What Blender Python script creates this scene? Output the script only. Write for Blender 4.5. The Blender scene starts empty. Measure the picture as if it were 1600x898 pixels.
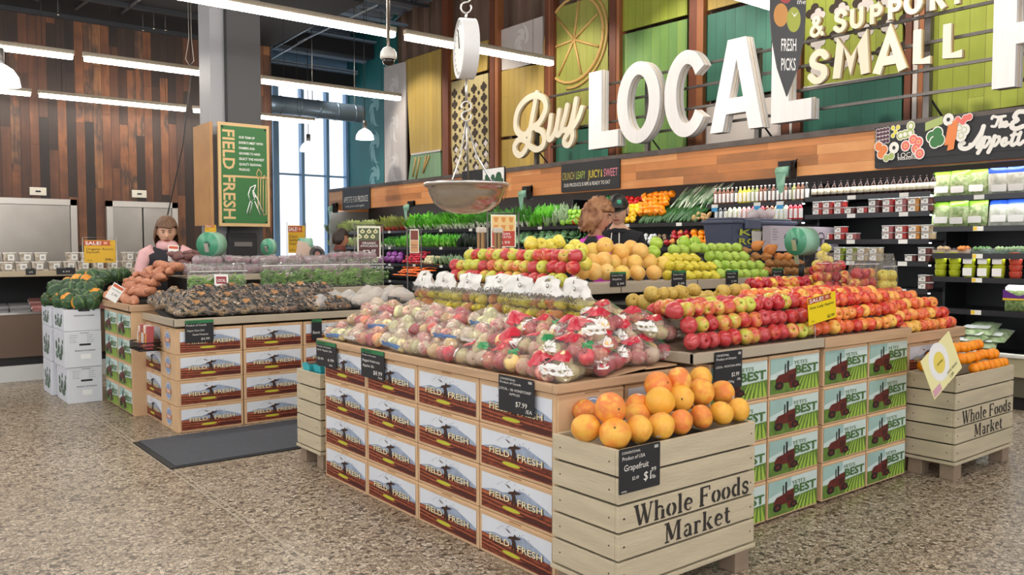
import bpy, bmesh, math, random
from mathutils import Vector, Matrix
from mathutils import noise as mnoise
R = random.Random(7)
SC = bpy.context.scene
COL = SC.collection
PI = math.pi
# ---------------------------------------------------------------- measuring camera (1600x898 frame)
F, H = 1298.0, 1.45
PIT = math.atan(64/1298.0); AZ = math.radians(51.6)
FW = Vector((math.cos(AZ)*math.cos(PIT), math.sin(AZ)*math.cos(PIT), -math.sin(PIT)))
RT = Vector((math.sin(AZ), -math.cos(AZ), 0)); UP = RT.cross(FW)
def ray(x, y): return FW + RT*((x-800)/F) + UP*((449-y)/F)
def onz(x, y, z=0): d = ray(x, y); t = (z-H)/d.z; return Vector((d.x*t, d.y*t, z))
def onx(x, y, X): d = ray(x, y); t = X/d.x; return Vector((X, d.y*t, H+d.z*t))
def ony(x, y, Y): d = ray(x, y); t = Y/d.y; return Vector((d.x*t, Y, H+d.z*t))
cam_d = bpy.data.cameras.new('camera'); cam = bpy.data.objects.new('camera', cam_d); COL.objects.link(cam)
cam.matrix_world = Matrix(((RT.x, UP.x, -FW.x, 0), (RT.y, UP.y, -FW.y, 0), (RT.z, UP.z, -FW.z, H), (0, 0, 0, 1)))
cam_d.sensor_width = 36; cam_d.lens = F/1600*36; cam_d.clip_end = 200; SC.camera = cam
SC.view_settings.view_transform = 'Standard'; SC.view_settings.look = 'None'
SC.view_settings.gamma = 1; SC.view_settings.use_curve_mapping = False
SC.view_settings.exposure = 1.2
SC.render.film_transparent = False
SC.cycles.use_denoising = True
SC.cycles.transparent_max_bounces = 24
SC.cycles.max_bounces = 6; SC.cycles.diffuse_bounces = 3; SC.cycles.glossy_bounces = 3; SC.cycles.transmission_bounces = 4
SC.cycles.caustics_reflective = False; SC.cycles.caustics_refractive = False
# ---------------------------------------------------------------- materials
def lin(c):
    if isinstance(c, str):
        c = c.lstrip('#'); c = tuple(int(c[i:i+2], 16)/255 for i in (0, 2, 4))
    return tuple((v/12.92 if v <= .04045 else ((v+.055)/1.055)**2.4) for v in c)+(1,)
MATS = {}
class NT:
    def __init__(s, name):
        s.m = bpy.data.materials.new(name); s.m.use_nodes = True; s.t = s.m.node_tree; s.t.nodes.clear()
        s.out = s.n('ShaderNodeOutputMaterial')
    def n(s, k, **kw):
        nd = s.t.nodes.new(k)
        for a, v in kw.items():
            if a in ('i',):
                for kk, vv in v.items():
                    if hasattr(vv, 'node'): s.t.links.new(vv, nd.inputs[kk])
                    else: nd.inputs[kk].default_value = vv
            else: setattr(nd, a, v)
        return nd
    def l(s, a, b): s.t.links.new(a, b)
    def math(s, op, a, b=0.0, c=0.0): return s.n('ShaderNodeMath', operation=op, i={0: a, 1: b, 2: c}).outputs[0]
    def ramp(s, f, stops, const=False):
        r = s.n('ShaderNodeValToRGB'); e = r.color_ramp.elements
        if const: r.color_ramp.interpolation = 'CONSTANT'
        while len(e) < len(stops): e.new(0.5)
        for k, (p, c) in enumerate(stops): e[k].position = p; e[k].color = lin(c)
        s.l(f, r.inputs[0]); return r.outputs[0]
    def coord(s, which='Object'): return s.n('ShaderNodeTexCoord').outputs[which]
    def fin(s, sh): s.l(sh, s.out.inputs[0]); return s.m
    def bsdf(s, **i): return s.n('ShaderNodeBsdfPrincipled', i={k.replace('_', ' '): v for k, v in i.items()})
def mat(name, col, rough=.5, metal=0., var=0., scale=8., bump=0., bscale=40., col2=None, stretch=None, spec=.5, emit=None, es=0., rnd=0.):
    if name in MATS: return MATS[name]
    t = NT(name); co = t.coord()
    b = t.bsdf(Roughness=rough, Metallic=metal); b.inputs['Specular IOR Level'].default_value = spec
    if stretch:
        co = t.n('ShaderNodeMapping', i={0: co}); co.inputs['Scale'].default_value = stretch; co = co.outputs[0]
    if var or col2:
        ri = t.n('ShaderNodeObjectInfo').outputs['Random']
        ns = t.n('ShaderNodeTexNoise', noise_dimensions='4D', i={'Vector': co, 'Scale': scale, 'Detail': 3., 'W': t.math('MULTIPLY', ri, 40.)}).outputs[0]
        if rnd: ns = t.math('ADD', ns, t.math('MULTIPLY', t.math('SUBTRACT', ri, .5), rnd))
        c2 = lin(col2) if col2 else tuple(v*(1-var) for v in lin(col)[:3])+(1,)
        r = t.n('ShaderNodeValToRGB'); e = r.color_ramp.elements
        e[0].position = .35; e[1].position = .65; e[0].color = c2; e[1].color = lin(col)
        t.l(ns, r.inputs[0]); t.l(r.outputs[0], b.inputs['Base Color'])
    else: b.inputs['Base Color'].default_value = lin(col)
    if bump:
        nb = t.n('ShaderNodeTexNoise', i={'Vector': co, 'Scale': bscale, 'Detail': 3.}).outputs[0]
        bp = t.n('ShaderNodeBump', i={'Strength': bump, 'Distance': .01, 'Height': nb}); t.l(bp.outputs[0], b.inputs['Normal'])
    if emit: b.inputs['Emission Color'].default_value = lin(emit); b.inputs['Emission Strength'].default_value = es
    MATS[name] = t.fin(b.outputs[0]); return MATS[name]
def planks(name, ua, va, pw, pl, cols, rough=.7, bump=.3, grain=30., gap=.012):
    """boards of random tone: width pw along axis ua, length pl along axis va"""
    if name in MATS: return MATS[name]
    t = NT(name); co = t.coord(); sp = t.n('ShaderNodeSeparateXYZ', i={0: co}).outputs
    u = t.math('DIVIDE', sp[ua], pw); v = sp[va]
    if len(cols) > 12: pass
    wv = t.n('ShaderNodeTexNoise', noise_dimensions='1D', i={'W': t.math('MULTIPLY', u, .73), 'Scale': 1.}).outputs[0]
    fu = t.math('FLOOR', u); r1 = t.n('ShaderNodeTexWhiteNoise', noise_dimensions='1D', i={'W': fu}).outputs[0]
    vv = t.math('ADD', t.math('DIVIDE', v, pl), t.math('MULTIPLY', r1, 9.))
    fv = t.math('FLOOR', vv); cb = t.n('ShaderNodeCombineXYZ', i={0: fu, 1: fv, 2: 0.}).outputs[0]
    rr = t.n('ShaderNodeTexWhiteNoise', noise_dimensions='3D', i={'Vector': cb}).outputs[0]
    st = [1., 1., 1.]; st[va] = .06
    mp = t.n('ShaderNodeMapping', i={0: co}); mp.inputs['Scale'].default_value = st
    off = t.n('ShaderNodeVectorMath', operation='ADD', i={0: mp.outputs[0], 1: cb}).outputs[0]
    g = t.n('ShaderNodeTexNoise', i={'Vector': off, 'Scale': grain, 'Detail': 5., 'Roughness': .6}).outputs[0]
    g2 = t.n('ShaderNodeTexNoise', i={'Vector': t.n('ShaderNodeVectorMath', operation='ADD', i={0: co, 1: cb}).outputs[0], 'Scale': 2.2, 'Detail': 3.}).outputs[0]
    f = t.math('ADD', rr, t.math('MULTIPLY', t.math('SUBTRACT', g, .5), .45)); f = t.math('ADD', f, t.math('MULTIPLY', t.math('SUBTRACT', g2, .5), .5))
    c = t.ramp(f, cols)
    fr = t.math('FRACT', u); e1 = t.math('LESS_THAN', fr, gap/pw)
    fr2 = t.math('FRACT', vv); e2 = t.math('LESS_THAN', fr2, gap*.6/pl); ed = t.math('MAXIMUM', e1, e2)
    mx = t.n('ShaderNodeMixRGB', i={0: t.math('MULTIPLY', ed, .75), 1: c, 2: lin('#1c130d')}).outputs[0]
    b = t.bsdf(Roughness=rough); t.l(mx, b.inputs['Base Color'])
    hh = t.math('SUBTRACT', t.math('ADD', t.math('MULTIPLY', g, .4), t.math('MULTIPLY', rr, .5)), ed)
    bp = t.n('ShaderNodeBump', i={'Strength': bump, 'Distance': .02, 'Height': hh}); t.l(bp.outputs[0], b.inputs['Normal'])
    MATS[name] = t.fin(b.outputs[0]); return MATS[name]
def film(name, tint='#ffffff', white=.10, bump=.9, scale=26., rough=.12, gl=.5):
    if name in MATS: return MATS[name]
    t = NT(name); co = t.coord(); ri = t.n('ShaderNodeObjectInfo').outputs['Random']
    n1 = t.n('ShaderNodeTexNoise', noise_dimensions='4D', i={'Vector': co, 'Scale': scale, 'Detail': 2., 'Distortion': 1.6, 'W': t.math('MULTIPLY', ri, 30.)}).outputs[0]
    rd = t.math('ABSOLUTE', t.math('SUBTRACT', n1, .5))
    bp = t.n('ShaderNodeBump', i={'Strength': bump, 'Distance': .03, 'Height': t.math('MULTIPLY', rd, 2.)}).outputs[0]
    tr = t.n('ShaderNodeBsdfTransparent', i={0: lin(tint)}).outputs[0]
    gz = t.n('ShaderNodeBsdfGlossy', i={'Roughness': rough, 'Color': (1, 1, 1, 1)}); t.l(bp, gz.inputs['Normal'])
    fr = t.n('ShaderNodeFresnel', i={0: 1.5}); t.l(bp, fr.inputs['Normal'])
    m1 = t.n('ShaderNodeMixShader', i={0: t.math('ADD', t.math('MULTIPLY', fr.outputs[0], gl), .03), 1: tr, 2: gz.outputs[0]}).outputs[0]
    df = t.n('ShaderNodeBsdfDiffuse', i={0: (.95, .95, .95, 1)}).outputs[0]
    m2 = t.n('ShaderNodeMixShader', i={0: white, 1: m1, 2: df}).outputs[0]
    MATS[name] = t.fin(m2); return MATS[name]
def skin(name, cols, rough=.3, scale=6., rnd=.5, bump=0., bscale=60., spec=.5, stretch=None, coat=0.):
    """fruit skin: noise plus a per-fruit offset through a colour ramp"""
    if name in MATS: return MATS[name]
    t = NT(name); co = t.coord(); ri = t.n('ShaderNodeObjectInfo').outputs['Random']
    cc = co
    if stretch:
        mp = t.n('ShaderNodeMapping', i={0: co}); mp.inputs['Scale'].default_value = stretch; cc = mp.outputs[0]
    ns = t.n('ShaderNodeTexNoise', noise_dimensions='4D', i={'Vector': cc, 'Scale': scale, 'Detail': 3., 'W': t.math('MULTIPLY', ri, 50.)}).outputs[0]
    f = t.math('ADD', t.math('MULTIPLY', t.math('SUBTRACT', ns, .5), 1.5), .5); f = t.math('ADD', f, t.math('MULTIPLY', t.math('SUBTRACT', ri, .5), rnd))
    n = len(cols); c = t.ramp(f, [(k/(n-1) if n > 1 else 0, cc_) for k, cc_ in enumerate(cols)])
    b = t.bsdf(Roughness=rough); b.inputs['Specular IOR Level'].default_value = spec; b.inputs['Coat Weight'].default_value = coat
    t.l(c, b.inputs['Base Color'])
    if bump:
        nb = t.n('ShaderNodeTexNoise', i={'Vector': co, 'Scale': bscale, 'Detail': 2.}).outputs[0]
        bp = t.n('ShaderNodeBump', i={'Strength': bump, 'Distance': .004, 'Height': nb}); t.l(bp.outputs[0], b.inputs['Normal'])
    MATS[name] = t.fin(b.outputs[0]); return MATS[name]
# ---------------------------------------------------------------- text
_TC = {}
def text_geo(s, offset=0.0, spacing=1.0, shear=0.0, leading=1.0):
    k = (s, offset, spacing, shear, leading)
    if k in _TC: return _TC[k]
    cu = bpy.data.curves.new('t', 'FONT'); cu.body = s; cu.size = 1; cu.offset = offset; cu.space_character = spacing
    cu.shear = shear; cu.space_line = leading; cu.resolution_u = 2; cu.dimensions = '2D'; cu.fill_mode = 'BOTH'
    o = bpy.data.objects.new('t', cu); COL.objects.link(o)
    me = bpy.data.meshes.new_from_object(o.evaluated_get(bpy.context.evaluated_depsgraph_get()))
    v = [(a.co.x, a.co.y) for a in me.vertices]; f = [tuple(p.vertices) for p in me.polygons]
    bpy.data.meshes.remove(me); bpy.data.objects.remove(o); bpy.data.curves.remove(cu)
    xs = [a[0] for a in v] or [0]; ys = [a[1] for a in v] or [0]
    bb = (min(xs), min(ys), max(xs), max(ys)); _TC[k] = (v, f, bb); return _TC[k]
# ---------------------------------------------------------------- mesh builder
class MB:
    def __init__(s): s.v = []; s.f = []; s.mi = []; s.mats = []; s.sm = []
    def _m(s, m):
        if m not in s.mats: s.mats.append(m)
        return s.mats.index(m)
    def add(s, vs, fs, m, smooth=False):
        b = len(s.v); s.v += [tuple(v) for v in vs]; i = s._m(m)
        for f in fs: s.f.append(tuple(b+k for k in f)); s.mi.append(i); s.sm.append(smooth)
        return s
    def box(s, x0, x1, y0, y1, z0, z1, m):
        v = [(x, y, z) for x in (x0, x1) for y in (y0, y1) for z in (z0, z1)]
        return s.add(v, [(0, 1, 3, 2), (4, 6, 7, 5), (0, 4, 5, 1), (2, 3, 7, 6), (0, 2, 6, 4), (1, 5, 7, 3)], m)
    def bevbox(s, x0, x1, y0, y1, z0, z1, m, b=.006):
        bm = bmesh.new(); bmesh.ops.create_cube(bm, size=1)
        for v in bm.verts: v.co = Vector(((x0+x1)/2+v.co.x*(x1-x0), (y0+y1)/2+v.co.y*(y1-y0), (z0+z1)/2+v.co.z*(z1-z0)))
        bmesh.ops.bevel(bm, geom=list(bm.edges), offset=b, segments=2, affect='EDGES', profile=.5)
        return s.bm(bm, m)
    def bm(s, bm, m, smooth=False):
        bm.verts.index_update(); s.add([v.co[:] for v in bm.verts], [[v.index for v in f.verts] for f in bm.faces], m, smooth); bm.free(); return s
    def poly(s, pts, m, d=None):
        """polygon, or with d a prism between pts and pts+d"""
        n = len(pts); pts = [Vector(p) for p in pts]
        if d is None: return s.add(pts, [tuple(range(n))], m)
        d = Vector(d); s.add(pts+[p+d for p in pts], [tuple(range(n)), tuple(range(2*n-1, n-1, -1))]+[(k, (k+1) % n, n+(k+1) % n, n+k) for k in range(n)], m); return s
    def flat(s, pts2, m, o, u, v, lift=0.0, thick=None):
        """2-D outline in the frame (o, u, v); with thick, a slab growing along the normal u x v"""
        o, u, v = Vector(o), Vector(u), Vector(v); n = u.cross(v).normalized()
        P = [o+u*a+v*b+n*lift for a, b in pts2]
        return s.poly(P, m, n*thick if thick else None)
    def ring(s, outer, inner, m, o, u, v, lift, thick):
        o, u, v = Vector(o), Vector(u), Vector(v); n = u.cross(v).normalized(); N = len(outer)
        P = [o+u*a+v*b+n*(lift+thick) for a, b in outer]+[o+u*a+v*b+n*(lift+thick) for a, b in inner]+[o+u*a+v*b+n*lift for a, b in outer]+[o+u*a+v*b+n*lift for a, b in inner]
        fs = []
        for k in range(N):
            j = (k+1) % N; fs += [(k, j, N+j, N+k), (2*N+k, 3*N+k, 3*N+j, 2*N+j), (k, 2*N+k, 2*N+j, j), (N+k, N+j, 3*N+j, 3*N+k)]
        return s.add(P, fs, m)
    def text(s, t, m, o, u, v, size, lift=.0008, align='l', offset=0., spacing=1., shear=0., leading=1., width=None, thick=0, hscale=1.):
        V, Fs, bb = text_geo(t, offset, spacing, shear, leading)
        o, u, v = Vector(o), Vector(u).normalized(), Vector(v).normalized(); n = u.cross(v).normalized()
        k = size; hx = hscale
        if width: hx = width/((bb[2]-bb[0])*k)
        dx = {'l': -bb[0], 'c': -(bb[0]+bb[2])/2, 'r': -bb[2]}[align]
        P = [o+u*((a+dx)*k*hx)+v*(b*k)+n*lift for a, b in V]
        if not thick: return s.add(P, Fs, m)
        n0 = len(P); P2 = [p+n*thick for p in P]; cnt = {}
        for f in Fs:
            for a, b in zip(f, f[1:]+f[:1]): cnt[(a, b)] = 1
        side = [(a, b, n0+b, n0+a) for (a, b) in cnt if (b, a) not in cnt]
        return s.add(P+P2, [tuple(reversed(f)) for f in Fs]+[tuple(n0+q for q in f) for f in Fs]+side, m)
    def tube(s, pts, r, m, n=8, caps=True, smooth=True, closed=False):
        pts = [Vector(p) for p in pts]; N = len(pts); rs = r if isinstance(r, (list, tuple)) else [r]*N
        V = []; ref = None
        for k, p in enumerate(pts):
            a = pts[(k-1) % N] if closed else pts[max(k-1, 0)]; b = pts[(k+1) % N] if closed else pts[min(k+1, N-1)]
            t = (b-a); t = t.normalized() if t.length > 1e-9 else Vector((0, 0, 1))
            if ref is None: ref = Vector((0, 0, 1)) if abs(t.z) < .9 else Vector((1, 0, 0))
            x = t.cross(ref).normalized(); y = x.cross(t).normalized(); ref = y
            V += [p+(x*math.cos(2*PI*j/n)+y*math.sin(2*PI*j/n))*rs[k] for j in range(n)]
        fs = []
        for k in range(N if closed else N-1):
            q = (k+1) % N
            fs += [(k*n+j, k*n+(j+1) % n, q*n+(j+1) % n, q*n+j) for j in range(n)]
        if caps and not closed: fs += [tuple(range(n-1, -1, -1)), tuple((N-1)*n+j for j in range(n))]
        return s.add(V, fs, m, smooth)
    def lathe(s, prof, n, m, c=(0, 0, 0), ax='z', smooth=True, lobes=0, la=0., sq=1.):
        c = Vector(c); V = []; fs = []
        for (r, z) in prof:
            for j in range(n):
                a = 2*PI*j/n; rr = r*(1+la*math.cos(lobes*a)); p = (rr*math.cos(a), rr*math.sin(a)*sq, z)
                if ax == 'x': p = (p[2], p[0], p[1])
                if ax == 'y': p = (p[0], p[2], p[1])
                V.append(c+Vector(p))
        for k in range(len(prof)-1): fs += [(k*n+j, k*n+(j+1) % n, (k+1)*n+(j+1) % n, (k+1)*n+j) for j in range(n)]
        if prof[0][0] > 1e-5: fs.append(tuple(range(n-1, -1, -1)))
        if prof[-1][0] > 1e-5: fs.append(tuple((len(prof)-1)*n+j for j in range(n)))
        return s.add(V, fs, m, smooth)
    def blob(s, c, r, m, sub=2, amp=0., fr=3., sc=(1, 1, 1), seed=0):
        bm = bmesh.new(); bmesh.ops.create_icosphere(bm, subdivisions=sub, radius=1)
        for v in bm.verts:
            p = v.co.copy(); k = 1+(amp*mnoise.noise(p*fr+Vector((seed*3.1, seed*1.7, 0))) if amp else 0)
            v.co = Vector(c)+Vector((p.x*sc[0], p.y*sc[1], p.z*sc[2]))*r*k
        return s.bm(bm, m, True)
    def mesh(s, name):
        me = bpy.data.meshes.new(name); me.from_pydata(s.v, [], s.f)
        for m in s.mats: me.materials.append(m)
        me.polygons.foreach_set('material_index', s.mi); me.polygons.foreach_set('use_smooth', s.sm); me.update(); return me
    def build(s, name, parent=None, loc=(0, 0, 0), rot=(0, 0, 0), fixn=False):
        me = s.mesh(name)
        if fixn:
            b = bmesh.new(); b.from_mesh(me); bmesh.ops.recalc_face_normals(b, faces=b.faces); b.to_mesh(me); b.free()
        o = bpy.data.objects.new(name, me); COL.objects.link(o); o.location = loc; o.rotation_euler = rot
        if parent: o.parent = parent
        return o
def tag(o, label, cat, group=None, kind=None):
    if label: o['label'] = label
    if cat: o['category'] = cat
    if group: o['group'] = group
    if kind: o['kind'] = kind
    return o
def thing(name, label, cat, loc=(0, 0, 0), rz=0., group=None):
    o = bpy.data.objects.new(name, None); COL.objects.link(o); o.location = loc; o.rotation_euler = (0, 0, rz)
    o.empty_display_size = .05
    return tag(o, label, cat, group)
def struct(name, mb, loc=(0, 0, 0)):
    o = mb.build(name, None, loc); o['kind'] = 'structure'; return o
def kids(o): return [c for c in KID.get(o.name, [])]
KID = {}
def reg(root):
    for c in bpy.data.objects:
        if c.parent is not None: pass
def dup(root, loc=None, rot=None, label=None, group=None, scale=None):
    r = root.copy(); COL.objects.link(r)
    if loc is not None: r.location = loc
    if rot is not None: r.rotation_euler = rot
    if scale is not None: r.scale = scale if hasattr(scale, '__len__') else (scale,)*3
    if label: r['label'] = label
    if group: r['group'] = group
    for ch in root.children:
        c = ch.copy(); COL.objects.link(c); c.parent = r
        for g in ch.children:
            d = g.copy(); COL.objects.link(d); d.parent = c
    return r
RX = -PI/2      # turn a thing built facing -Y so that it faces -X
ORD = 'first second third fourth fifth sixth seventh eighth ninth tenth eleventh twelfth thirteenth fourteenth fifteenth sixteenth seventeenth eighteenth nineteenth twentieth'.split()
ORD += ['twenty-'+w for w in ORD[:9]]+['thirtieth']+['thirty-'+w for w in ORD[:9]]+['fortieth']
def circ(r, n=24, cx=0, cy=0, ry=None): return [(cx+r*math.cos(2*PI*k/n), cy+(ry or r)*math.sin(2*PI*k/n)) for k in range(n)]
def rect(x0, y0, x1, y1): return [(x0, y0), (x1, y0), (x1, y1), (x0, y1)]
def rrect(x0, y0, x1, y1, r=.01, n=4):
    P = []
    for cx, cy, a in ((x1-r, y0+r, -PI/2), (x1-r, y1-r, 0), (x0+r, y1-r, PI/2), (x0+r, y0+r, PI)):
        P += [(cx+r*math.cos(a+PI/2*k/n), cy+r*math.sin(a+PI/2*k/n)) for k in range(n+1)]
    return P
XU, ZU = (1, 0, 0), (0, 0, 1)
# common materials
CARD = mat('cardboard', '#dcb78e', .75, var=.10, scale=5, bump=.1, bscale=60)
CARD_D = mat('cardboard_edge', '#a97c50', .8)
TRIMW = mat('pine_trim', '#d2ad88', .5, var=.22, scale=6, stretch=(.4, .4, 5), bump=.15, bscale=30)
LIPG = mat('taupe_metal_lip', '#b9ac97', .35, var=.06, scale=4)
BLACK = mat('black_paint', '#101010', .45)
BLK2 = mat('soft_black', '#1d1d1e', .6)
WHITE = mat('white_print', '#f4f3ef', .5)
CHALK = mat('chalkboard', '#26272a', .55, var=.15, scale=12)
CHALKW = mat('chalk_writing', '#eeeae2', .8)
def spline(pts, n=4):
    P = []; K = len(pts)
    for k in range(K-1):
        p0, p1, p2, p3 = pts[max(k-1, 0)], pts[k], pts[k+1], pts[min(k+2, K-1)]
        for q in range(n):
            t = q/n; P.append(tuple(.5*((2*p1[i])+(-p0[i]+p2[i])*t+(2*p0[i]-5*p1[i]+4*p2[i]-p3[i])*t*t+(-p0[i]+3*p1[i]-3*p2[i]+p3[i])*t**3) for i in (0, 1)))
    return P+[tuple(pts[-1])]
def band(mb, pts, w, m_, f, depth=0., back=None, rnd=True, lift=0.):
    """one continuous thick stroke. pts: 2-D centre line, w: half width (number or list), f(a, b, d) maps to 3-D with d the distance behind the front plane"""
    N = len(pts); ws = w if isinstance(w, (list, tuple)) else [w]*N; L = []; Rr = []
    for k in range(N):
        a = pts[max(k-1, 0)]; b = pts[min(k+1, N-1)]; tx, ty = b[0]-a[0], b[1]-a[1]; l = math.hypot(tx, ty) or 1; tx /= l; ty /= l; kx = 1.
        if 0 < k < N-1:
            ux, uy = pts[k][0]-a[0], pts[k][1]-a[1]; q = math.hypot(ux, uy) or 1; kx = 1/max(.45, abs((ux*tx+uy*ty)/q))
        L.append((pts[k][0]-ty*ws[k]*kx, pts[k][1]+tx*ws[k]*kx)); Rr.append((pts[k][0]+ty*ws[k]*kx, pts[k][1]-tx*ws[k]*kx))
    def cap(p, q, w_):
        a0 = math.atan2(p[1]-q[1], p[0]-q[0]); return [(p[0]+w_*math.cos(a0-PI/2+PI*j/6), p[1]+w_*math.sin(a0-PI/2+PI*j/6)) for j in range(1, 6)]
    ce = cap(pts[-1], pts[-2], ws[-1]) if rnd else []; cs = cap(pts[0], pts[1], ws[0]) if rnd else []
    step = .00012
    def layer(d0, d1, mm):
        V = []; 
        for k in range(N): V += [f(L[k][0], L[k][1], d0-step*k), f(Rr[k][0], Rr[k][1], d0-step*k)]
        b = len(V); fs = [(2*k, 2*k+1, 2*k+3, 2*k+2) for k in range(N-1)]
        V += [f(p[0], p[1], d0-step*(N-1)) for p in ce]; V += [f(p[0], p[1], d0) for p in cs]
        if rnd: fs.append((2*N-1, *range(b, b+5), 2*N-2)); fs.append((0, *range(b+5, b+10), 1))
        rim = [2*k+1 for k in range(N)]+(list(range(b, b+5)) if rnd else [])+[2*k for k in range(N-1, -1, -1)]+(list(range(b+5, b+10)) if rnd else [])
        if d1 > d0:
            src = [Rr[k] for k in range(N)]+ce+[L[k] for k in range(N-1, -1, -1)]+cs; n0 = len(V); V += [f(p[0], p[1], d1) for p in src]; M_ = len(rim)
            fs += [(rim[j], rim[(j+1) % M_], n0+(j+1) % M_, n0+j) for j in range(M_)]
        mb.add(V, fs, mm)
    layer(lift, lift+depth, m_)
    if back: layer(lift+depth, lift+depth+back[1], back[0])
_e = lambda cx, cy, rx, ry, a0, a1, n=14: [(cx+rx*math.cos(math.radians(a0+(a1-a0)*k/n)), cy+ry*math.sin(math.radians(a0+(a1-a0)*k/n))) for k in range(n+1)]
SF = {'S': [spline([(.92, .80), (.70, .95), (.40, .95), (.16, .80), (.20, .60), (.50, .50), (.80, .40), (.86, .20), (.62, .05), (.32, .05), (.06, .20)])], 'M': [[(.06, 0), (.17, 1), (.5, .28), (.83, 1), (.94, 0)]], 'A': [[(.05, 0), (.5, 1), (.95, 0)], [(.24, .30), (.76, .30)]],
      'L': [[(.16, 1), (.16, .09), (.95, .09)]], 'U': [[(.14, 1), (.14, .34)]+_e(.5, .36, .36, .29, 180, 360, 10)+[(.86, 1)]], 'P': [[(.16, 0), (.16, 1)], [(.16, .90), (.60, .90)]+_e(.60, .68, .26, .22, 90, -90, 8)+[(.16, .46)]], 'O': [_e(.5, .5, .40, .42, 0, 360, 26)],
      'R': [[(.16, 0), (.16, 1)], [(.16, .90), (.58, .90)]+_e(.58, .70, .26, .20, 90, -90, 8)+[(.16, .50)], [(.48, .48), (.88, 0)]], 'T': [[(.02, .91), (.98, .91)], [(.5, .91), (.5, 0)]], '&': [spline([(.95, .05), (.60, .45), (.30, .72), (.32, .93), (.55, .98), (.66, .82), (.45, .60), (.16, .42), (.12, .18), (.35, .04), (.65, .12), (.86, .42)])]}
# slab-serif stencil letters: strokes as (points, half width), in units of the cap height; (width, strokes)
_v = lambda x, y0, y1, w=.085: ([(x, y0), (x, y1)], w)
_s = lambda x, y, l=.13: ([(x-l, y), (x+l, y)], .035)
STL = {'W': (1.12, [([(.12, 1), (.36, 0)], .085), ([(.38, 0), (.56, .74)], .035), ([(.52, 1), (.76, 0)], .085), ([(.78, 0), (1.0, 1)], .035), _s(.12, .97), _s(.52, .97), _s(1.0, .97, .10)]),
       'h': (.74, [_v(.18, 0, 1), _v(.56, 0, .46), (_e(.37, .48, .19, .16, 170, 10, 8), .045), _s(.18, .035), _s(.56, .035), ([(.05, .965), (.18, .965)], .035)]),
       'o': (.68, [(_e(.34, .33, .22, .29, 100, 260, 12), [.03+.06*math.sin(PI*k/12) for k in range(13)]), (_e(.34, .33, .22, .29, 80, -80, 12), [.03+.06*math.sin(PI*k/12) for k in range(13)])]),
       'l': (.40, [_v(.20, 0, 1), _s(.20, .035), ([(.07, .965), (.2, .965)], .035)]), 'e': (.64, [(_e(.33, .33, .21, .29, 60, 320, 18), [.03+.055*math.sin(PI*min(1, k/13)) for k in range(19)]), ([(.2, .36), (.52, .36)], .03), (_e(.33, .33, .21, .29, 60, 5, 5), .055)]),
       'F': (.84, [_v(.22, 0, 1, .095), ([(.22, .965), (.74, .965)], .035), ([(.74, .98), (.74, .76)], .035), ([(.32, .52), (.56, .52)], .035), _v(.56, .42, .62, .03), _s(.22, .035, .16)]),
       'd': (.74, [_v(.54, 0, 1), (_e(.34, .33, .20, .28, 70, 290, 14), [.035+.05*math.sin(PI*k/14) for k in range(15)]), ([(.54, .035), (.66, .035)], .035), ([(.42, .965), (.54, .965)], .035)]),
       's': (.56, [(spline([(.46, .48), (.40, .60), (.24, .63), (.13, .52), (.18, .40), (.36, .30), (.46, .18), (.38, .05), (.22, .02), (.10, .10)], 3), .055), _v(.46, .44, .62, .03), _v(.10, .03, .22, .03)]), ' ': (.32, []),
       'M': (1.12, [_v(.20, 0, 1, .04), ([(.22, 1), (.52, .12)], .09), ([(.54, .12), (.82, 1)], .035), _v(.90, 0, 1, .09), _s(.20, .035), _s(.90, .035, .15), ([(.06, .965), (.24, .965)], .035), ([(.84, .965), (1.04, .965)], .035)]),
       'a': (.66, [(_e(.32, .46, .17, .16, 160, 0, 8), .045), _v(.49, 0, .48), (_e(.30, .19, .15, .15, 80, 330, 10), .05), ([(.49, .035), (.62, .035)], .035)]), 'r': (.58, [_v(.20, 0, .64), _s(.20, .035), ([(.07, .615), (.2, .615)], .03), (_e(.36, .46, .13, .15, 160, 20, 6), .045), ([(.46, .52), (.48, .50)], .06)]),
       'k': (.78, [_v(.18, 0, 1), _s(.18, .035), ([(.05, .965), (.18, .965)], .035), ([(.30, .30), (.54, .62)], .035), ([(.36, .36), (.60, .02)], .08), _s(.60, .035, .12), _s(.54, .615, .09)]), 't': (.48, [_v(.22, .12, .86), (_e(.34, .16, .12, .13, 180, 330, 6), .05), ([(.06, .61), (.42, .61)], .035)])}
def stencil(mb, word, x0, x1, z0, h, m_, y=-.0012):
    tot = sum(STL[c][0] for c in word); sx = (x1-x0)/tot; x = 0; q = 0
    for c in word:
        for P, w in STL[c][1]:
            q += 1; dd = -.00003*q
            band(mb, [((x+a)*sx, b*h) for a, b in P], [v*h*1.22 for v in w] if isinstance(w, list) else w*h*1.22, m_, lambda a, b, d: (x0+a, y+dd+d*.2, z0+b), rnd=False)
        x += STL[c][0]
def shook(zc, r, vr):
    P = [(r*math.cos(math.radians(a)), r+r*math.sin(math.radians(a))) for a in range(215, -91, -20)]+[(r*math.cos(math.radians(a)), -r+r*math.sin(math.radians(a))) for a in range(110, 391, 20)]
    return [vr*a+Vector((0, 0, zc+b)) for a, b in P]
CLEAR = film('clear_plastic', '#ffffff', .03, .1, 5, .05, .8)
STEEL = mat('brushed_steel', '#c9c4bd', .25, 1.0, bump=.03)
CHROME = mat('chrome', '#dcd8d2', .3, .8)
GREYM = mat('grey_metal', '#77736f', .45, .6)
DARKM = mat('dark_metal', '#2b2a2b', .4, .5)
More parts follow.
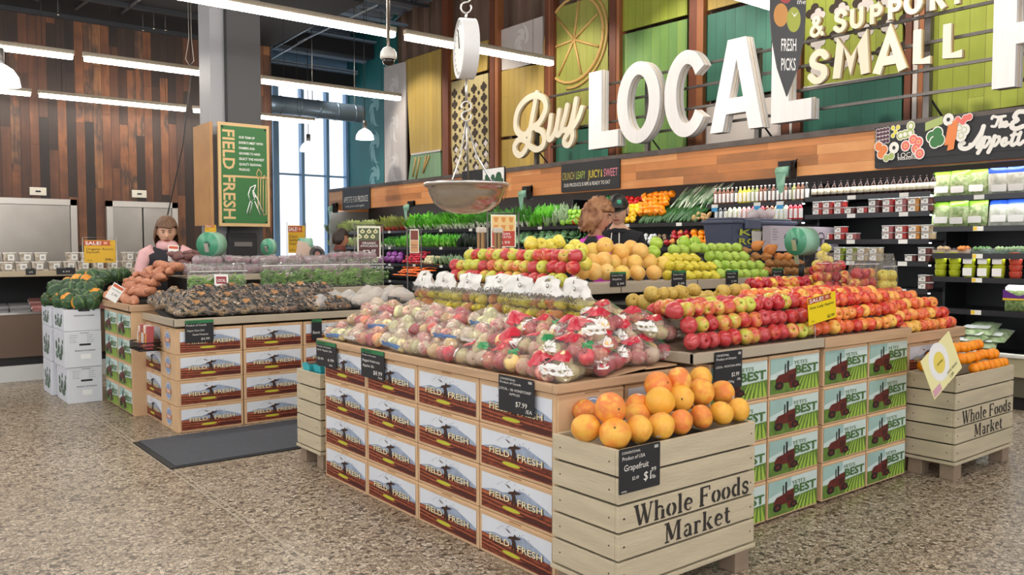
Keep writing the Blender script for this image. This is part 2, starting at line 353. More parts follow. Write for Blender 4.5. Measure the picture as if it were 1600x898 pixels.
# ================================================================ SHELL
def floor_mat():
    t = NT('exposed_aggregate'); co = t.coord()
    vo = t.n('ShaderNodeTexVoronoi', feature='F1', i={'Vector': co, 'Scale': 50., 'Randomness': 1.})
    vd = t.n('ShaderNodeTexVoronoi', feature='DISTANCE_TO_EDGE', i={'Vector': co, 'Scale': 50.}).outputs['Distance']
    n2 = t.n('ShaderNodeTexNoise', i={'Vector': co, 'Scale': 120., 'Detail': 3.}).outputs[0]
    n3 = t.n('ShaderNodeTexNoise', i={'Vector': co, 'Scale': .9, 'Detail': 3.}).outputs[0]
    sp = t.n('ShaderNodeSeparateColor', i={0: vo.outputs['Color']}).outputs
    c = t.ramp(sp[0], [(0, '#4a3e33'), (.08, '#7c6c5a'), (.2, '#a3927c'), (.5, '#b9a994'), (.8, '#cbbba4'), (1, '#dfd2bf')])
    k = t.math('LESS_THAN', t.math('ADD', vd, t.math('MULTIPLY', n2, .16)), .14)
    c2 = t.n('ShaderNodeMixRGB', i={0: t.math('MULTIPLY', k, .8), 1: c, 2: lin('#453a30')}).outputs[0]
    c3 = t.n('ShaderNodeMixRGB', blend_type='MULTIPLY', i={0: .55, 1: c2, 2: t.ramp(n3, [(.3, '#c9c0b0'), (.7, '#ffffff')])}).outputs[0]
    b = t.bsdf(Roughness=.3); t.l(c3, b.inputs['Base Color']); b.inputs['Specular IOR Level'].default_value = .35
    t.l(t.math('ADD', t.math('MULTIPLY', n2, .25), .18), b.inputs['Roughness'])
    bp = t.n('ShaderNodeBump', i={'Strength': .12, 'Distance': .004, 'Height': vd}); t.l(bp.outputs[0], b.inputs['Normal'])
    return t.fin(b.outputs[0])
FLOOR = floor_mat()
m = MB(); m.box(-8, 10, -6, 19, -.12, 0, FLOOR); struct('floor', m)
JT = mat('floor_joint_filler', '#b9ad9a', .5)
m = MB()
yj = onz(1480, 802.8).y; xj = onz(276, 734.3).x; xj2 = onz(129, 638).x; yj2 = onz(40, 652).y
for y in (yj, yj2): m.box(-8, 9.4, y-.004, y+.004, 0.0002, .0012, JT)
for x in (xj, xj2): m.box(x-.004, x+.004, -6, 17, 0.0002, .0012, JT)
m.box(-8, 9.4, yj2+3, yj2+3.008, .0002, .0012, JT)
struct('trim_1', m)['label'] = 'pale straight joints cut across the pebbled floor'
# wood wall
WOOD = planks('reclaimed_wall_boards', 0, 2, .125, 1.9, [(0, '#221b1a'), (.3, '#35261f'), (.5, '#4a3025'), (.66, '#5f3c2a'), (.78, '#7c5034'), (.87, '#40312c'), (1, '#8d6240')], rough=.55, bump=.35, grain=9., gap=.008)
m = MB(); m.box(-8, 5.9, 14.3, 14.5, 0, 4.97, WOOD); struct('wall_back', m)
m = MB(); m.box(5.75, 5.9, 14.5, 17.5, 0, 6.8, mat('grey_wall', '#4a4d55', .7)); struct('wall_return', m)
# corrugated upper wall behind the letters (X = 9.3)
CORR = mat('bronze_corrugated_metal', '#8f7464', .45, .1, var=.2, scale=2)
m = MB(); n = 0; pts = []
y = 1.0
while y < 15.9:
    pts += [(9.30, y), (9.30, y+.17), (9.42, y+.22), (9.42, y+.39)]; y += .44
vs = [(x, yy, z) for x, yy in pts for z in (2.0, 6.8)]
m.add(vs, [(2*k, 2*k+1, 2*k+3, 2*k+2) for k in range(len(pts)-1)], CORR)
m.box(9.43, 9.5, -6, 15.75, 0, 6.8, CORR); struct('wall_right', m)
TEAL = mat('teal_paint', '#2f7f80', .6, var=.15, scale=1.2)
m = MB(); m.box(9.0, 9.5, 15.76, 17.5, 0, 6.8, TEAL); struct('wall_teal', m)
LEAFP = mat('pale_teal_mural', '#8cc0c0', .6)
def swirl(mb, o, u, v, s, m):
    """a curled leaf ornament"""
    for k in range(5):
        a0 = k*.9; pts = []; w = []
        for q in range(9):
            t = q/8; r = s*(.15+.55*t); a = a0+t*1.7
            pts.append((r*math.cos(a), r*math.sin(a)*1.35)); w.append(s*.13*math.sin(PI*min(1, t+.12))+.004)
        L = []; Rr = []
        for q in range(9):
            p = pts[q]; d = pts[min(q+1, 8)]; e = pts[max(q-1, 0)]; tx, ty = d[0]-e[0], d[1]-e[1]; ln = math.hypot(tx, ty) or 1
            L.append((p[0]-ty/ln*w[q], p[1]+tx/ln*w[q])); Rr.append((p[0]+ty/ln*w[q], p[1]-tx/ln*w[q]))
        for q in range(8): mb.flat([Rr[q], Rr[q+1], L[q+1], L[q]], m, o, u, v)
YN = (0, -1, 0)
m = MB()
for zz in (2.9, 3.6, 4.4): swirl(m, (8.998, 16.15, zz), YN, ZU, .42, LEAFP)
tag(m.build('painted_mural'), 'pale leaf swirls painted on the teal wall beside the bright windows', 'mural')
# window facade at Y = 17.5
BLUF = mat('blue_grey_mullion', '#8fb6dc', .45)
m = MB(); m.box(5.9, 9.0, 17.45, 17.6, 0, 1.12, mat('sill_wall', '#cfe3f5', .6)); m.box(5.9, 9.0, 17.45, 17.6, 5.1, 6.8, BLUF); struct('wall_window', m)
xsm = [5.9, 6.6, 7.2, 7.85, 8.45, 9.0]
GL = NT('window_glass'); _tr = GL.n('ShaderNodeBsdfTransparent', i={0: (.96, .98, 1, 1)}).outputs[0]; _gl = GL.n('ShaderNodeBsdfGlossy', i={'Roughness': .02}).outputs[0]
GLASS = GL.fin(GL.n('ShaderNodeMixShader', i={0: .06, 1: _tr, 2: _gl}).outputs[0])
for k in range(5):
    a, b = xsm[k], xsm[k+1]; m = MB(); w = .13 if k in (1, 2) else .07
    m.box(a, a+w, 17.4, 17.56, 1.12, 5.1, BLUF); m.box(a, b, 17.42, 17.55, 1.12, 1.18, BLUF); m.box(a, b, 17.44, 17.52, 3.02, 3.06, BLUF); m.box(a, b, 17.42, 17.55, 5.02, 5.1, BLUF)
    if k == 4: m.box(b-.06, b, 17.4, 17.56, 1.12, 5.1, BLUF)
    w_ = struct('window_%d' % (k+1), m); w_['label'] = 'tall bright store window with pale blue mullion'
    m = MB(); m.box(a+w, b, 17.47, 17.48, 1.18, 5.02, GLASS); m.build('window_pane', w_)
# ceiling deck and beams
DECK = mat('ceiling_deck', '#8b919c', .5, .2)
m = MB(); pts = []; y = 13
while y < 17.3:
    pts += [(y, 6.2), (y+.16, 6.2), (y+.2, 6.28), (y+.34, 6.28)]; y += .38
m.add([(x, yy, z) for yy, z in pts for x in (4.9, 8.95)], [(2*k, 2*k+2, 2*k+3, 2*k+1) for k in range(len(pts)-1)], DECK)
m.box(-8, 9.5, -6, 18, 6.8, 6.9, DECK); struct('ceiling', m)
CON_ = mat('pipe_dark_grey', '#55565a', .5, .3); DKC = mat('ceiling_black', '#16171c', .8); BEAM = mat('beam_grey_paint', '#7d8ea3', .5); BEAM2 = mat('beam_dark', '#2c2e35', .6)
def joist(y, z, x0, x1, mm, h=.34, web=True):
    m = MB(); m.box(x0, x1, y-.06, y+.06, z, z+.035, mm); m.box(x0, x1, y-.06, y+.06, z+h, z+h+.035, mm)
    x = x0; s = 1
    while web and x < x1-.3:
        m.tube([(x, y, z+.03 if s > 0 else z+h), (x+.3, y, z+h if s > 0 else z+.03)], .014, mm, 5); x += .3; s = -s
    o = m.build('trim_beam'); o['kind'] = 'structure'; o.name = 'trim_2'; return o
for y, z, x0, mm in ((16.0, 5.80, 5.95, BEAM), (16.45, 5.46, 5.95, BEAM), (16.85, 5.27, 5.95, BEAM), (17.15, 5.14, 5.95, BEAM), (14.7, 5.9, 5.0, BEAM), (13.9, 6.1, 5.0, BEAM2)):
    joist(y, z, x0, 8.93, mm, .05 if y > 16 else .3, y < 16)
m = MB(); m.box(5.95, 8.95, 16.1, 16.3, 5.50, 5.84, DKC); m.box(5.95, 8.95, 16.95, 17.05, 5.0, 5.28, DKC); o = struct('trim_3', m); o['label'] = 'black bulkhead between the ceiling joists'
m = MB(); m.box(-8, 5.9, 10.9, 14.3, 4.97, 5.3, DKC); m.box(-8, 4.9, 14.24, 14.3, 4.9, 4.99, BEAM2); m.box(-8, 4.9, 13.0, 13.06, 4.9, 4.97, BEAM2); m2 = MB()
for a, b in (((18, -12), (60, 0)), ((118, 14), (160, -15)), ((190, 20), (235, -14))): m2.tube([onz(a[0], a[1], 4.93), onz(b[0], b[1], 4.93)], .022, CON_, 6)
for a in ((90, 4), (223, 30), (240, 27), (258, 30)): q_ = onz(a[0], a[1]-8, 4.96); m2.tube([q_, q_-Vector((0, 0, .22))], .008, CON_, 5); m2.lathe([(.02, -.03), (.012, 0)], 8, STEEL, q_-Vector((0, 0, .22)))
tag(m2.build('sprinkler_pipes'), 'dark sprinkler pipes with small heads under the black dropped ceiling', 'pipes')
o = struct('trim_4', m); o['label'] = 'black dropped ceiling above the reclaimed wood wall'
# round duct
DUCT = mat('galvanised_duct', '#7f93a6', .35, .6, var=.2, scale=3)
m = MB(); m.tube([(5.9+.35*k, 15, 4.09) for k in range(7)]+[(8.05, 15, 4.09)], .17, DUCT, 24)
for k in range(6): m.tube([(5.95+.38*k, 15, 4.09), (5.98+.38*k, 15, 4.09)], .178, DUCT, 24)
d = m.build('air_duct'); tag(d, 'round galvanised air duct hanging in front of the bright windows', 'duct')
for x in (6.1, 7.0, 7.9): m = MB(); m.tube([(x, 15, 4.25), (x, 15, 6.2)], .008, STEEL, 6); m.build('hanger_rod', d)
# conduits on the ceiling
CON = mat('conduit_grey', '#a3adb9', .4, .5)
for k, (a, b) in enumerate([(onz(414, 83, 5.4), onz(575, -8, 5.4)), (onz(430, 63, 5.5), onz(560, -8, 5.5)), (onz(466, 66, 5.35), onz(590, 8, 5.35)), (onz(418, 95, 5.2), onz(480, 60, 5.2))]):
    m = MB(); m.tube([a, Vector(a).lerp(Vector(b), .5), b], .018, CON, 6)
    tag(m.build('conduit'), 'thin grey conduit pipe running under the dark ceiling joists', 'pipe', 'ceiling conduits')
# column: lit left side and shaded front painted as two greys
COL_LIT = mat('column_lit_side', '#9a9a9e', .55); COL_SHADE = mat('column_shaded_front', '#4a494b', .6)
m = MB(); m.box(3.27, 3.67, 9.2, 9.62, 0, 6.8, COL_SHADE)
m.box(3.115, 3.27, 9.23, 9.6, 0, 6.8, COL_LIT); m.box(3.262, 3.285, 9.19, 9.2, 0, 6.8, BLK2); struct('column', m)
m = MB(); m.bevbox(3.24, 3.56, 9.10, 9.19, 0, 1.6, BLK2, .01); m.box(3.3, 3.5, 9.09, 9.1, 1.45, 1.5, GREYM)
tag(m.build('electrical_cabinet'), 'dark grey electrical cabinet fixed low on the big column under the sign', 'cabinet')
# double doors in the wood wall
ALU = mat('door_frame_grey', '#b7b3ad', .35, .6); DOORP = mat('stainless_door_panel', '#a8a29b', .3, .85, var=.25, scale=1.2)
def ddoor(x0, x1, idx, leaf):
    h = 2.08; m = MB(); yb = 14.3
    m.box(x0-.09, x0, yb-.08, yb, 0, h+.09, ALU); m.box(x1, x1+.09, yb-.08, yb, 0, h+.09, ALU); m.box(x0-.09, x1+.09, yb-.08, yb, h, h+.09, ALU)
    d = struct('door_%d' % idx, m); d['label'] = 'swinging stainless double door in a grey metal frame'
    xm = (x0+x1)/2
    for a, b in ((x0, xm-.006), (xm+.006, x1)):
        q = MB(); q.box(a+.005, b-.005, yb-.05, yb-.01, .02, h-.005, DOORP); p = q.build('door_leaf', d)
        q = MB(); q.box(a+.02, b-.02, yb-.056, yb-.051, .1, .9, mat('kick_plate', '#8f8a84', .25, .9)); q.build('kick_plate', p)
        q = MB(); q.tube([((a+b)/2+(.35 if a == x0 else -.35), yb-.1, 1.0), ((a+b)/2+(.35 if a == x0 else -.35), yb-.1, 1.3)], .012, CHROME, 8); q.build('door_handle', p)
xa = ony(165, 340, 14.3).x; xb = ony(272, 340, 14.3).x; xc = ony(119, 340, 14.3).x
ddoor(xc-2.0, xc-.09, 1, 0); ddoor(xa+.09, xb-.05, 2, 0)
# small wall plates
for k, (px_, py_) in enumerate(((59, 299), (217, 303))):
    c = ony(px_, py_, 14.3); m = MB(); m.bevbox(c.x-.11, c.x+.11, 14.265, 14.3, c.z-.06, c.z+.06, mat('ivory_plate', '#d8d2c4', .5), .004)
    o = m.build('emergency_light_box'); tag(o, 'small pale wall box above the %s stainless door' % ('far left', 'second')[k], 'wall box')
    m = MB(); m.box(c.x-.035, c.x+.035, 14.26, 14.265, c.z-.012, c.z+.012, BLK2); m.build('slot', o)
# lights: rows of strip lights
TUBE = mat('led_diffuser', '#ffffff', .5, emit='#fff6ea', es=15.0)
HOUS = mat('light_housing', '#8d8272', .4, .3)
def strip(x0, x1, y, label, grp='suspended strip lights'):
    t = thing('ceiling_strip_light', label, 'ceiling light', ((x0+x1)/2, y, 3.6), 0, grp); L = (x1-x0)/2
    m = MB(); m.box(-L, L, -.03, .03, .035, .085, HOUS); m.build('housing', t)
    m = MB(); m.box(-L+.02, L-.02, -.035, .035, -.015, .035, TUBE); m.build('diffuser', t)
    for s_ in (-.7, .7):
        m = MB(); m.tube([(L*s_, 0, .08), (L*s_, 0, 3.18)], .003, DARKM, 4); m.build('cable', t)
ROWS = {13.6: [(2.14, 4.2), (4.3, 6.38), (0.0, 2.06), (-2.2, -.1)], 10.65: [(4.25, 6.36), (2.14, 4.15), (-.1, 2.05), (-2.3, -.2)], 7.5: [(4.53, 6.56), (2.2, 4.42), (0, 2.1), (-2.3, -.1)],
        4.5: [(4.5, 6.63), (2.2, 4.4), (0, 2.1), (-2.3, -.1)], 1.4: [(4.5, 6.6), (2.2, 4.4), (0, 2.1), (-2.3, -.1)], -1.7: [(2.2, 4.4), (0, 2.1)]}
RNM = {13.6: 'farthest row by the wood wall', 10.65: 'lamp row over the far produce island', 7.5: 'lamp row passing behind the hanging scale', 4.5: 'lamp row above the near island', 1.4: 'lamp row nearest the camera', -1.7: 'lamp row behind the camera'}
for y, segs in ROWS.items():
    for k, (a, b) in enumerate(sorted(segs)): strip(a, b, y, 'strip light, %s from left, %s' % (ORD[k], RNM[y]))
# dome pendants
def pend(x, y, z, lab):
    t = thing('dome_pendant', lab, 'pendant lamp', (x, y, z), 0, 'white dome pendant lamps')
    m = MB(); m.lathe([(.03, .2), (.05, .19), (.11, .15), (.155, .08), (.17, 0), (.165, 0), (.15, .075), (.1, .14)], 20, mat('pendant_white', '#f5f5f2', .4, emit='#ffffff', es=1.6)); m.build('lamp_shade', t)
    m = MB(); m.tube([(0, 0, .19), (0, 0, .34)], .04, GREYM, 12); m.tube([(0, 0, .34), (0, 0, 3.2)], .006, DARKM, 6); m.build('stem', t)
for (a, b, Y, lab) in ((0, 130, 9.0, 'white dome pendant lamp at the far left edge'), (337, 160, 13.0, 'white dome pendant lamp half hidden behind the big column'), (674/2+233, 216, 14.0, 'white dome pendant lamp in front of the teal wall edge'), (482, 235, 15.6, 'white dome pendant lamp hanging in front of the window')):
    c = ony(a, b, Y); pend(c.x, Y, c.z-.02, lab)
# world and spots
W = bpy.data.worlds.new('world'); SC.world = W; W.use_nodes = True
bg = W.node_tree.nodes['Background']; bg.inputs[0].default_value = (.93, .96, 1, 1); bg.inputs[1].default_value = .72
def spot(x, y, z, tx, ty, tz, e, size=70, blend=.5, col=(1, .93, .82)):
    l = bpy.data.lights.new('track_spot', 'SPOT'); l.energy = e; l.spot_size = math.radians(size); l.spot_blend = blend; l.color = col; l.shadow_soft_size = .05
    o = bpy.data.objects.new('track_spot', l); COL.objects.link(o); o.location = (x, y, z)
    o.rotation_euler = (Vector((tx, ty, tz))-Vector((x, y, z))).to_track_quat('-Z', 'Y').to_euler()
for y in (3.4, 5.6, 7.8, 10.0, 12.4, 14.6): spot(6.9, y, 5.6, 9.0, y-.5, 2.9, 120)
def area(x, y, z, sx, sy, e, rot=(0, 0, 0), col=(1, .96, .9)):
    l = bpy.data.lights.new('ceiling_lamp', 'AREA'); l.shape = 'RECTANGLE'; l.size = sx; l.size_y = sy; l.energy = e; l.color = col
    o = bpy.data.objects.new('ceiling_lamp', l); COL.objects.link(o); o.location = (x, y, z); o.rotation_euler = rot; o.visible_camera = True
# ================================================================ CARTONS AND DISPLAYS
SKYP = mat('print_sky', '#dfe3ea', .55, var=.06, scale=6); MTN = mat('print_mountain', '#a6b4ca', .55, var=.25, scale=25); SOIL = mat('print_soil', '#9c4a2f', .55, var=.45, scale=30, stretch=(1, 1, 4), col2='#5b2418')
SOIL2 = mat('print_dark_furrow', '#4d1f18', .6); SOIL3 = mat('print_orange_soil', '#c06a42', .6, var=.3, scale=30); CREAM = mat('print_cream', '#f4e3b6', .5); SHAD = mat('print_shadow', '#3d2418', .6); LIME = mat('print_lime', '#c3c63a', .5)
def art_field(mb, w, h, y=-.0012, x0=0., z0=0.):
    """landscape print with letters, drawn in the plane y = const, lower-left corner at (x0, z0)"""
    o = (x0, y, z0); e = .0006
    P = lambda pts, m, k: mb.flat([(a*w, b*h) for a, b in pts], m, o, XU, ZU, lift=k*e)
    P(rect(0, 0, 1, 1), SKYP, 0)
    P([(0, .5), (.1, .56), (.2, .62), (.32, .60), (.44, .68), (.56, .80), (.64, .80), (.78, .68), (.9, .58), (1, .46), (1, .36), (0, .4)], MTN, 1)
    P([(0, 0), (1, 0), (1, .40), (.7, .42), (.35, .47), (0, .50)], SOIL, 2)
    P([(0, .40), (0, .47), (.3, .44), (.6, .38), (.6, .33), (.3, .36)], SOIL3, 3)
    for k in range(5):
        a = .03+k*.055; P([(0, a+.10), (.5, a+.03), (1, a-.01), (1, a+.012), (.5, a+.06), (0, a+.125)], SOIL2 if k % 2 == 0 else SOIL3, 3)
    P([(.55, .1), (.75, .2), (1, .16), (1, .06), (.7, .04)], SOIL2, 4)
    P([(a, b) for a, b in circ(.13, 20, .45, .2, .055)], LIME, 5)
    for k, (tx, xx) in enumerate((('FIELD', .13), ('FRESH', .545))):
        mb.text(tx, SHAD, (x0+(xx+.008)*w, y, z0+.37*h), XU, ZU, .25*h, lift=6*e, offset=.02, width=(.30 if k == 0 else .34)*w)
        mb.text(tx, CREAM, (x0+xx*w, y, z0+.385*h), XU, ZU, .25*h, lift=7*e, offset=.012, width=(.30 if k == 0 else .34)*w)
    P([(.455, .34), (.48, .34), (.485, .5), (.50, .34), (.53, .32), (.52, .55), (.50, .66), (.56, .70), (.60, .76), (.52, .76), (.505, .82), (.49, .74), (.43, .70), (.40, .62), (.455, .64), (.47, .56)], SHAD, 8)
    P([(.36, .88), (.40, .86), (.45, .80), (.42, .80)], SHAD, 8)
    for a, b in ((.28, .84), (.32, .9), (.39, .93), (.42, .97), (.5, .93), (.57, .84), (.62, .88), (.7, .8), (.25, .78)): P([(a, b), (a+.012, b-.01), (a+.006, b+.03)], SHAD, 8)
GSKY = mat('print_pale_sky', '#cfe0da', .55, var=.08, scale=6); GSK2 = mat('print_teal_sky', '#a3c3bb', .55, var=.1, scale=5); GFLD = mat('print_green_field', '#688a38', .6, var=.35, scale=28); GFL2 = mat('print_lime_rows', '#a5c24a', .6); TRAC = mat('print_maroon_tractor', '#6b2620', .5, var=.4, scale=20); GLET = mat('print_green_letters', '#4a7038', .5)
TRK = mat('print_black', '#221a18', .6)
def art_best(mb, w, h, y=-.0012, x0=0., z0=0., stump=False):
    o = (x0, y, z0); e = .0006
    P = lambda pts, m, k: mb.flat([(a*w, b*h) for a, b in pts], m, o, XU, ZU, lift=k*e)
    P(rect(0, 0, 1, 1), GSKY, 0); P([(0, .55), (.45, .75), (.45, 1), (0, 1)], GSK2, 1)
    P([(0, 0), (1, 0), (1, .46), (.5, .40), (0, .42)], GFLD, 2)
    for k in range(6): P([(.5+k*.085, .0), (.54+k*.09, .0), (.66+k*.055, .40), (.645+k*.055, .40)], GFL2, 3)
    if stump:
        P([(.1, .05), (.2, .02), (.3, .07), (.42, .02), (.40, .3), (.38, .55), (.14, .6), (.12, .3)], TRAC, 4)
    else:
        P([(.10, .40), (.16, .52), (.3, .56), (.36, .62), (.50, .66), (.52, .5), (.5, .34), (.6, .14), (.4, .1), (.36, .28), (.26, .28), (.24, .12), (.12, .12)], TRAC, 4)
        for cx, cy, r in ((.17, .22, .085), (.50, .2, .075)):
            P([(cx+r*math.cos(2*PI*k/14), cy+r*1.35*math.sin(2*PI*k/14)) for k in range(14)], TRK, 5)
            P([(cx+r*.45*math.cos(2*PI*k/10), cy+r*.6*math.sin(2*PI*k/10)) for k in range(10)], TRAC, 6)
        P([(.33, .58), (.36, .58), (.36, .9), (.33, .9)], TRK, 5); P([(.28, .56), (.30, .56), (.30, .82), (.28, .82)], TRK, 5)
        P([(.36, .3), (.48, .32), (.48, .5), (.36, .5)], mat('print_dark_grille', '#451814', .6), 5)
    mb.text("YETI'S", GLET, (x0+.46*w, y, z0+.77*h), XU, ZU, .15*h, lift=6*e, offset=.0, width=.28*w)
    mb.text('BEST', GLET, (x0+.50*w, y, z0+.50*h), XU, ZU, .34*h, lift=6*e, offset=.028, width=.47*w)
RNDB = mat('print_round_logo', '#8aa0c4', .5); RNDG = mat('print_grey_logo', '#a7a5a2', .5)
def art_round(mb, w, h, y=-.0012, x0=0., z0=0., grey=False):
    o = (x0+w/2, y, z0+h/2); r = h*.36
    mb.flat(circ(r, 28), BLK2 if grey else RNDB, o, XU, ZU); mb.flat(circ(r*.92, 28), RNDG if grey else WHITE, o, XU, ZU, lift=.0006)
    mb.flat(circ(r*.85, 28), RNDG if grey else RNDB, o, XU, ZU, lift=.0012); mb.flat(rect(-r*1.0, -r*.28, r*1.0, r*.25), mat('print_orange_band', '#c9875f', .5) if not grey else RNDG, o, XU, ZU, lift=.0018)
    mb.text('Field', WHITE if not grey else BLK2, (o[0], y, o[2]-r*.15), XU, ZU, r*.55, lift=.0024, align='c', offset=.01)
def carton_mesh(w, d, h, slot=True):
    m = MB(); g = .0025
    m.bevbox(-w/2+g, w/2-g, 0, d, 0, h-g, CARD, .004)
    m.box(-w/2+g-.001, w/2-g+.001, -.003, d+.002, h*.93, h*.945, CARD); 
    if slot: m.flat(rrect(-.045, h*.955-.004, .045, h*.955+.004, .0038), CARD_D, (0, -.0006, 0), XU, ZU)
    return m.mesh('carton_body')
_BX = {}
def carton(kind, w, d, h, loc, rz, label, grp):
    """kind: field / best / round / stump, one printed face towards -Y of the carton"""
    k = (kind, round(w, 3), round(d, 3), round(h, 3))
    if k not in _BX:
        bm_ = carton_mesh(w, d, h, kind in ('field', 'round')); m = MB(); mg = .022
        if kind == 'field': art_field(m, w-2*mg, h*.80, -.0018, -w/2+mg, h*.075)
        elif kind in ('best', 'stump'): art_best(m, w-2*.010, h*.86, -.0018, -w/2+.010, h*.05, False)
        else: art_round(m, w, h, -.0018, -w/2, 0, kind == 'roundgrey')
        _BX[k] = (bm_, m.mesh('printed_panel'))
    t = thing('produce_carton', label, 'carton', loc, rz, grp)
    a = bpy.data.objects.new('carton_body', _BX[k][0]); COL.objects.link(a); a.parent = t
    b = bpy.data.objects.new('printed_panel', _BX[k][1]); COL.objects.link(b); b.parent = t
    return t
RW = ['bottom', 'second', 'third', 'top']
CW4 = ['first', 'second', 'third', 'fourth']
# --- near island, left face X = 2.31 : 4 columns x 4 rows
HB = .2065
for c in range(4):
    for r in range(4):
        yc = 4.825-.552*(c+.5)
        carton('field', .550, .40, HB, (2.312, yc, HB*r), RX, 'landscape carton, %s column from left, %s row, long side of near island' % (CW4[c], RW[r]), 'FIELD FRESH cartons of the near island')
for r in range(4):
    carton('round', .40, .02, HB-.004, (2.312+.205, 2.612, HB*r), 0, 'carton end with round seal, %s row, corner behind the grapefruit' % RW[r], 'carton ends at the island corner')
    carton('field', .50, .38, HB, (2.99, 2.63, HB*r), 0, 'landscape carton, %s row, half hidden behind the grapefruit' % RW[r], 'cartons behind the grapefruit crate')
# --- BEST cartons: face Y = 2.53, X 3.23..5.2
HC = .2175
for c, xc in enumerate((3.468, 3.952, 4.47, 4.955)):
    for r in range(4):
        carton('best', .476, .36, HC, (xc, 2.535, .012+HC*r), 0, 'green tractor carton, %s column from left, %s row, below loose apples' % (CW4[c], RW[r]), 'BEST tractor cartons under the loose apples')
for r in range(0):
    carton('plain', .10, .36, HC, (3.165, 2.535, .012+HC*r), 0, 'narrow plain end of a carton, %s row, beside the leftmost tractor carton' % RW[r], 'narrow carton ends') if False else None
# --- display 3 cartons (Y = 2.6)
for r in range(4):
    carton('field', .50, .36, .205, (5.60, 2.61, .205*r), 0, 'field landscape carton, %s row, behind the orange crate' % RW[r], 'cartons behind the orange crate')
    carton('roundgrey', .25, .36, .205, (5.98, 2.61, .205*r), 0, 'plain carton end with grey seal, %s row, behind the orange crate' % RW[r], 'carton ends behind the orange crate')
# --- far island (left): face Y = 6.62 and face X = 1.935
HF = .2035
for r in range(4):
    for c, xc in enumerate((2.20, 2.72, 3.24)):
        carton('field', .516, .40, HF, (xc, 6.622, HF*r), 0, 'landscape carton, %s column from left, %s row, far island by mat' % (CW4[c], RW[r]), 'FIELD FRESH cartons of the far island')
    carton('round', .42, .02, HF-.004, (1.937, 6.845, HF*r), RX, 'carton end with blue round seal, %s row, left side of the far island' % RW[r], 'round seal carton ends')
    carton('field', .52, .38, HF, (1.95, 7.33, HF*r), RX, 'landscape carton, %s row, left side of far island under the basket' % RW[r], 'cartons on the left side of the far island')
# --- sweet potato stand: face X = 1.83
HS = .2175
for r in range(4):
    for c, yc in enumerate((8.23, 7.755)):
        carton('best', .462, .36, HS, (1.832, yc, .01+HS*r), RX, 'green tractor carton, %s column from left, %s row, under sweet potatoes' % (CW4[c], RW[r]), 'BEST cartons under the sweet potatoes')
# ---------------- display stands (frames, trays, risers)
DKI = mat('display_dark_inside', '#231f1d', .8)
CRW2_ = mat('tray_brown', '#6d5c4c', .6)
d1 = thing('produce_island', 'near produce island with pine and taupe trim, heaped with apples, pears and grapefruit', 'display stand', (2.75, 3.7, 0))
def part(root, mb, name, label=None):
    o = mb.build(name, root); o.location = -root.location if abs(root.rotation_euler.z) < 1e-6 else (0, 0, 0)
    if label: o['label'] = label
    return o
m = MB(); m.box(2.75, 3.0, 3.1, 4.82, .0, .8, DKI); m.box(3.0, 3.1, 3.1, 4.8, 0, .9, DKI); part(d1, m, 'core')
m = MB(); m.bevbox(2.295, 2.325, 2.6265, 4.90, .829, .867, TRIMW, .003); part(d1, m, 'trim_board')
m = MB(); m.bevbox(2.295, 3.20, 2.597, 2.625, .829, .868, TRIMW, .003); part(d1, m, 'trim_board')
m = MB(); m.bevbox(3.20, 3.235, 2.592, 2.625, .82, .905, TRIMW, .003); part(d1, m, 'trim_block')
m = MB(); m.poly([(2.32, 2.63, .845), (2.32, 4.88, .845), (2.88, 4.88, .89), (2.88, 2.63, .89)], TRIMW, (0, 0, -.008)); part(d1, m, 'tray')
m = MB(); m.bevbox(2.875, 2.895, 3.22, 4.82, .93, 1.04, TRIMW, .003); m.bevbox(2.875, 3.55, 3.22, 3.245, .93, 1.04, TRIMW, .003); part(d1, m, 'riser_board')
m = MB(); m.box(2.89, 3.6, 3.24, 4.82, 1.0, 1.02, TRIMW); part(d1, m, 'shelf_board')
d2 = d1
m = MB(); m.box(3.25, 5.18, 2.92, 4.5, 0, .9, DKI); m.box(3.62, 5.9, 3.3, 4.5, .9, 1.1, DKI); part(d2, m, 'core')
m = MB(); m.bevbox(3.09, 4.205, 2.515, 2.545, .893, .945, LIPG, .004); m.bevbox(3.09, 3.12, 2.52, 3.2, .893, .945, LIPG, .004); part(d2, m, 'tray_lip')
m = MB(); m.bevbox(4.215, 5.20, 2.515, 2.545, .885, .942, TRIMW, .003); m.bevbox(5.18, 5.21, 2.52, 2.62, .885, .942, TRIMW, .003); part(d2, m, 'trim_board')
m = MB(); m.poly([(2.88, 2.63, .885), (3.1, 2.63, .885), (3.1, 3.2, .89), (2.88, 3.2, .89)], TRIMW, (0, 0, -.008)); m.poly([(3.1, 2.55, .93), (5.2, 2.55, .93), (5.2, 3.3, 1.08), (3.1, 3.3, 1.08)], CRW2_, (0, 0, -.02)); m.poly([(3.4, 3.3, 1.02), (5.9, 3.3, 1.02), (5.9, 3.75, 1.05), (3.4, 3.75, 1.05)], DKI, (0, 0, -.02)); part(d2, m, 'tray')
m = MB(); m.bevbox(3.52, 3.545, 3.1, 3.62, 1.03, 1.08, LIPG, .004); m.bevbox(3.52, 4.4, 3.085, 3.11, 1.03, 1.08, LIPG, .004); part(d2, m, 'tray_rim')
m = MB(); m.bevbox(3.04, 6.09, 3.745, 3.775, 1.15, 1.22, LIPG, .005); m.bevbox(3.035, 3.06, 3.75, 4.60, 1.15, 1.22, LIPG, .005)
for x in (3.86, 4.62, 5.35): m.box(x, x+.006, 3.742, 3.745, 1.152, 1.218, GREYM)
part(d2, m, 'upper_lip')
m = MB(); m.box(3.06, 6.08, 3.77, 4.6, 1.16, 1.18, LIPG); m.box(3.3, 6.0, 3.9, 4.5, .9, 1.16, DKI); part(d2, m, 'upper_shelf')
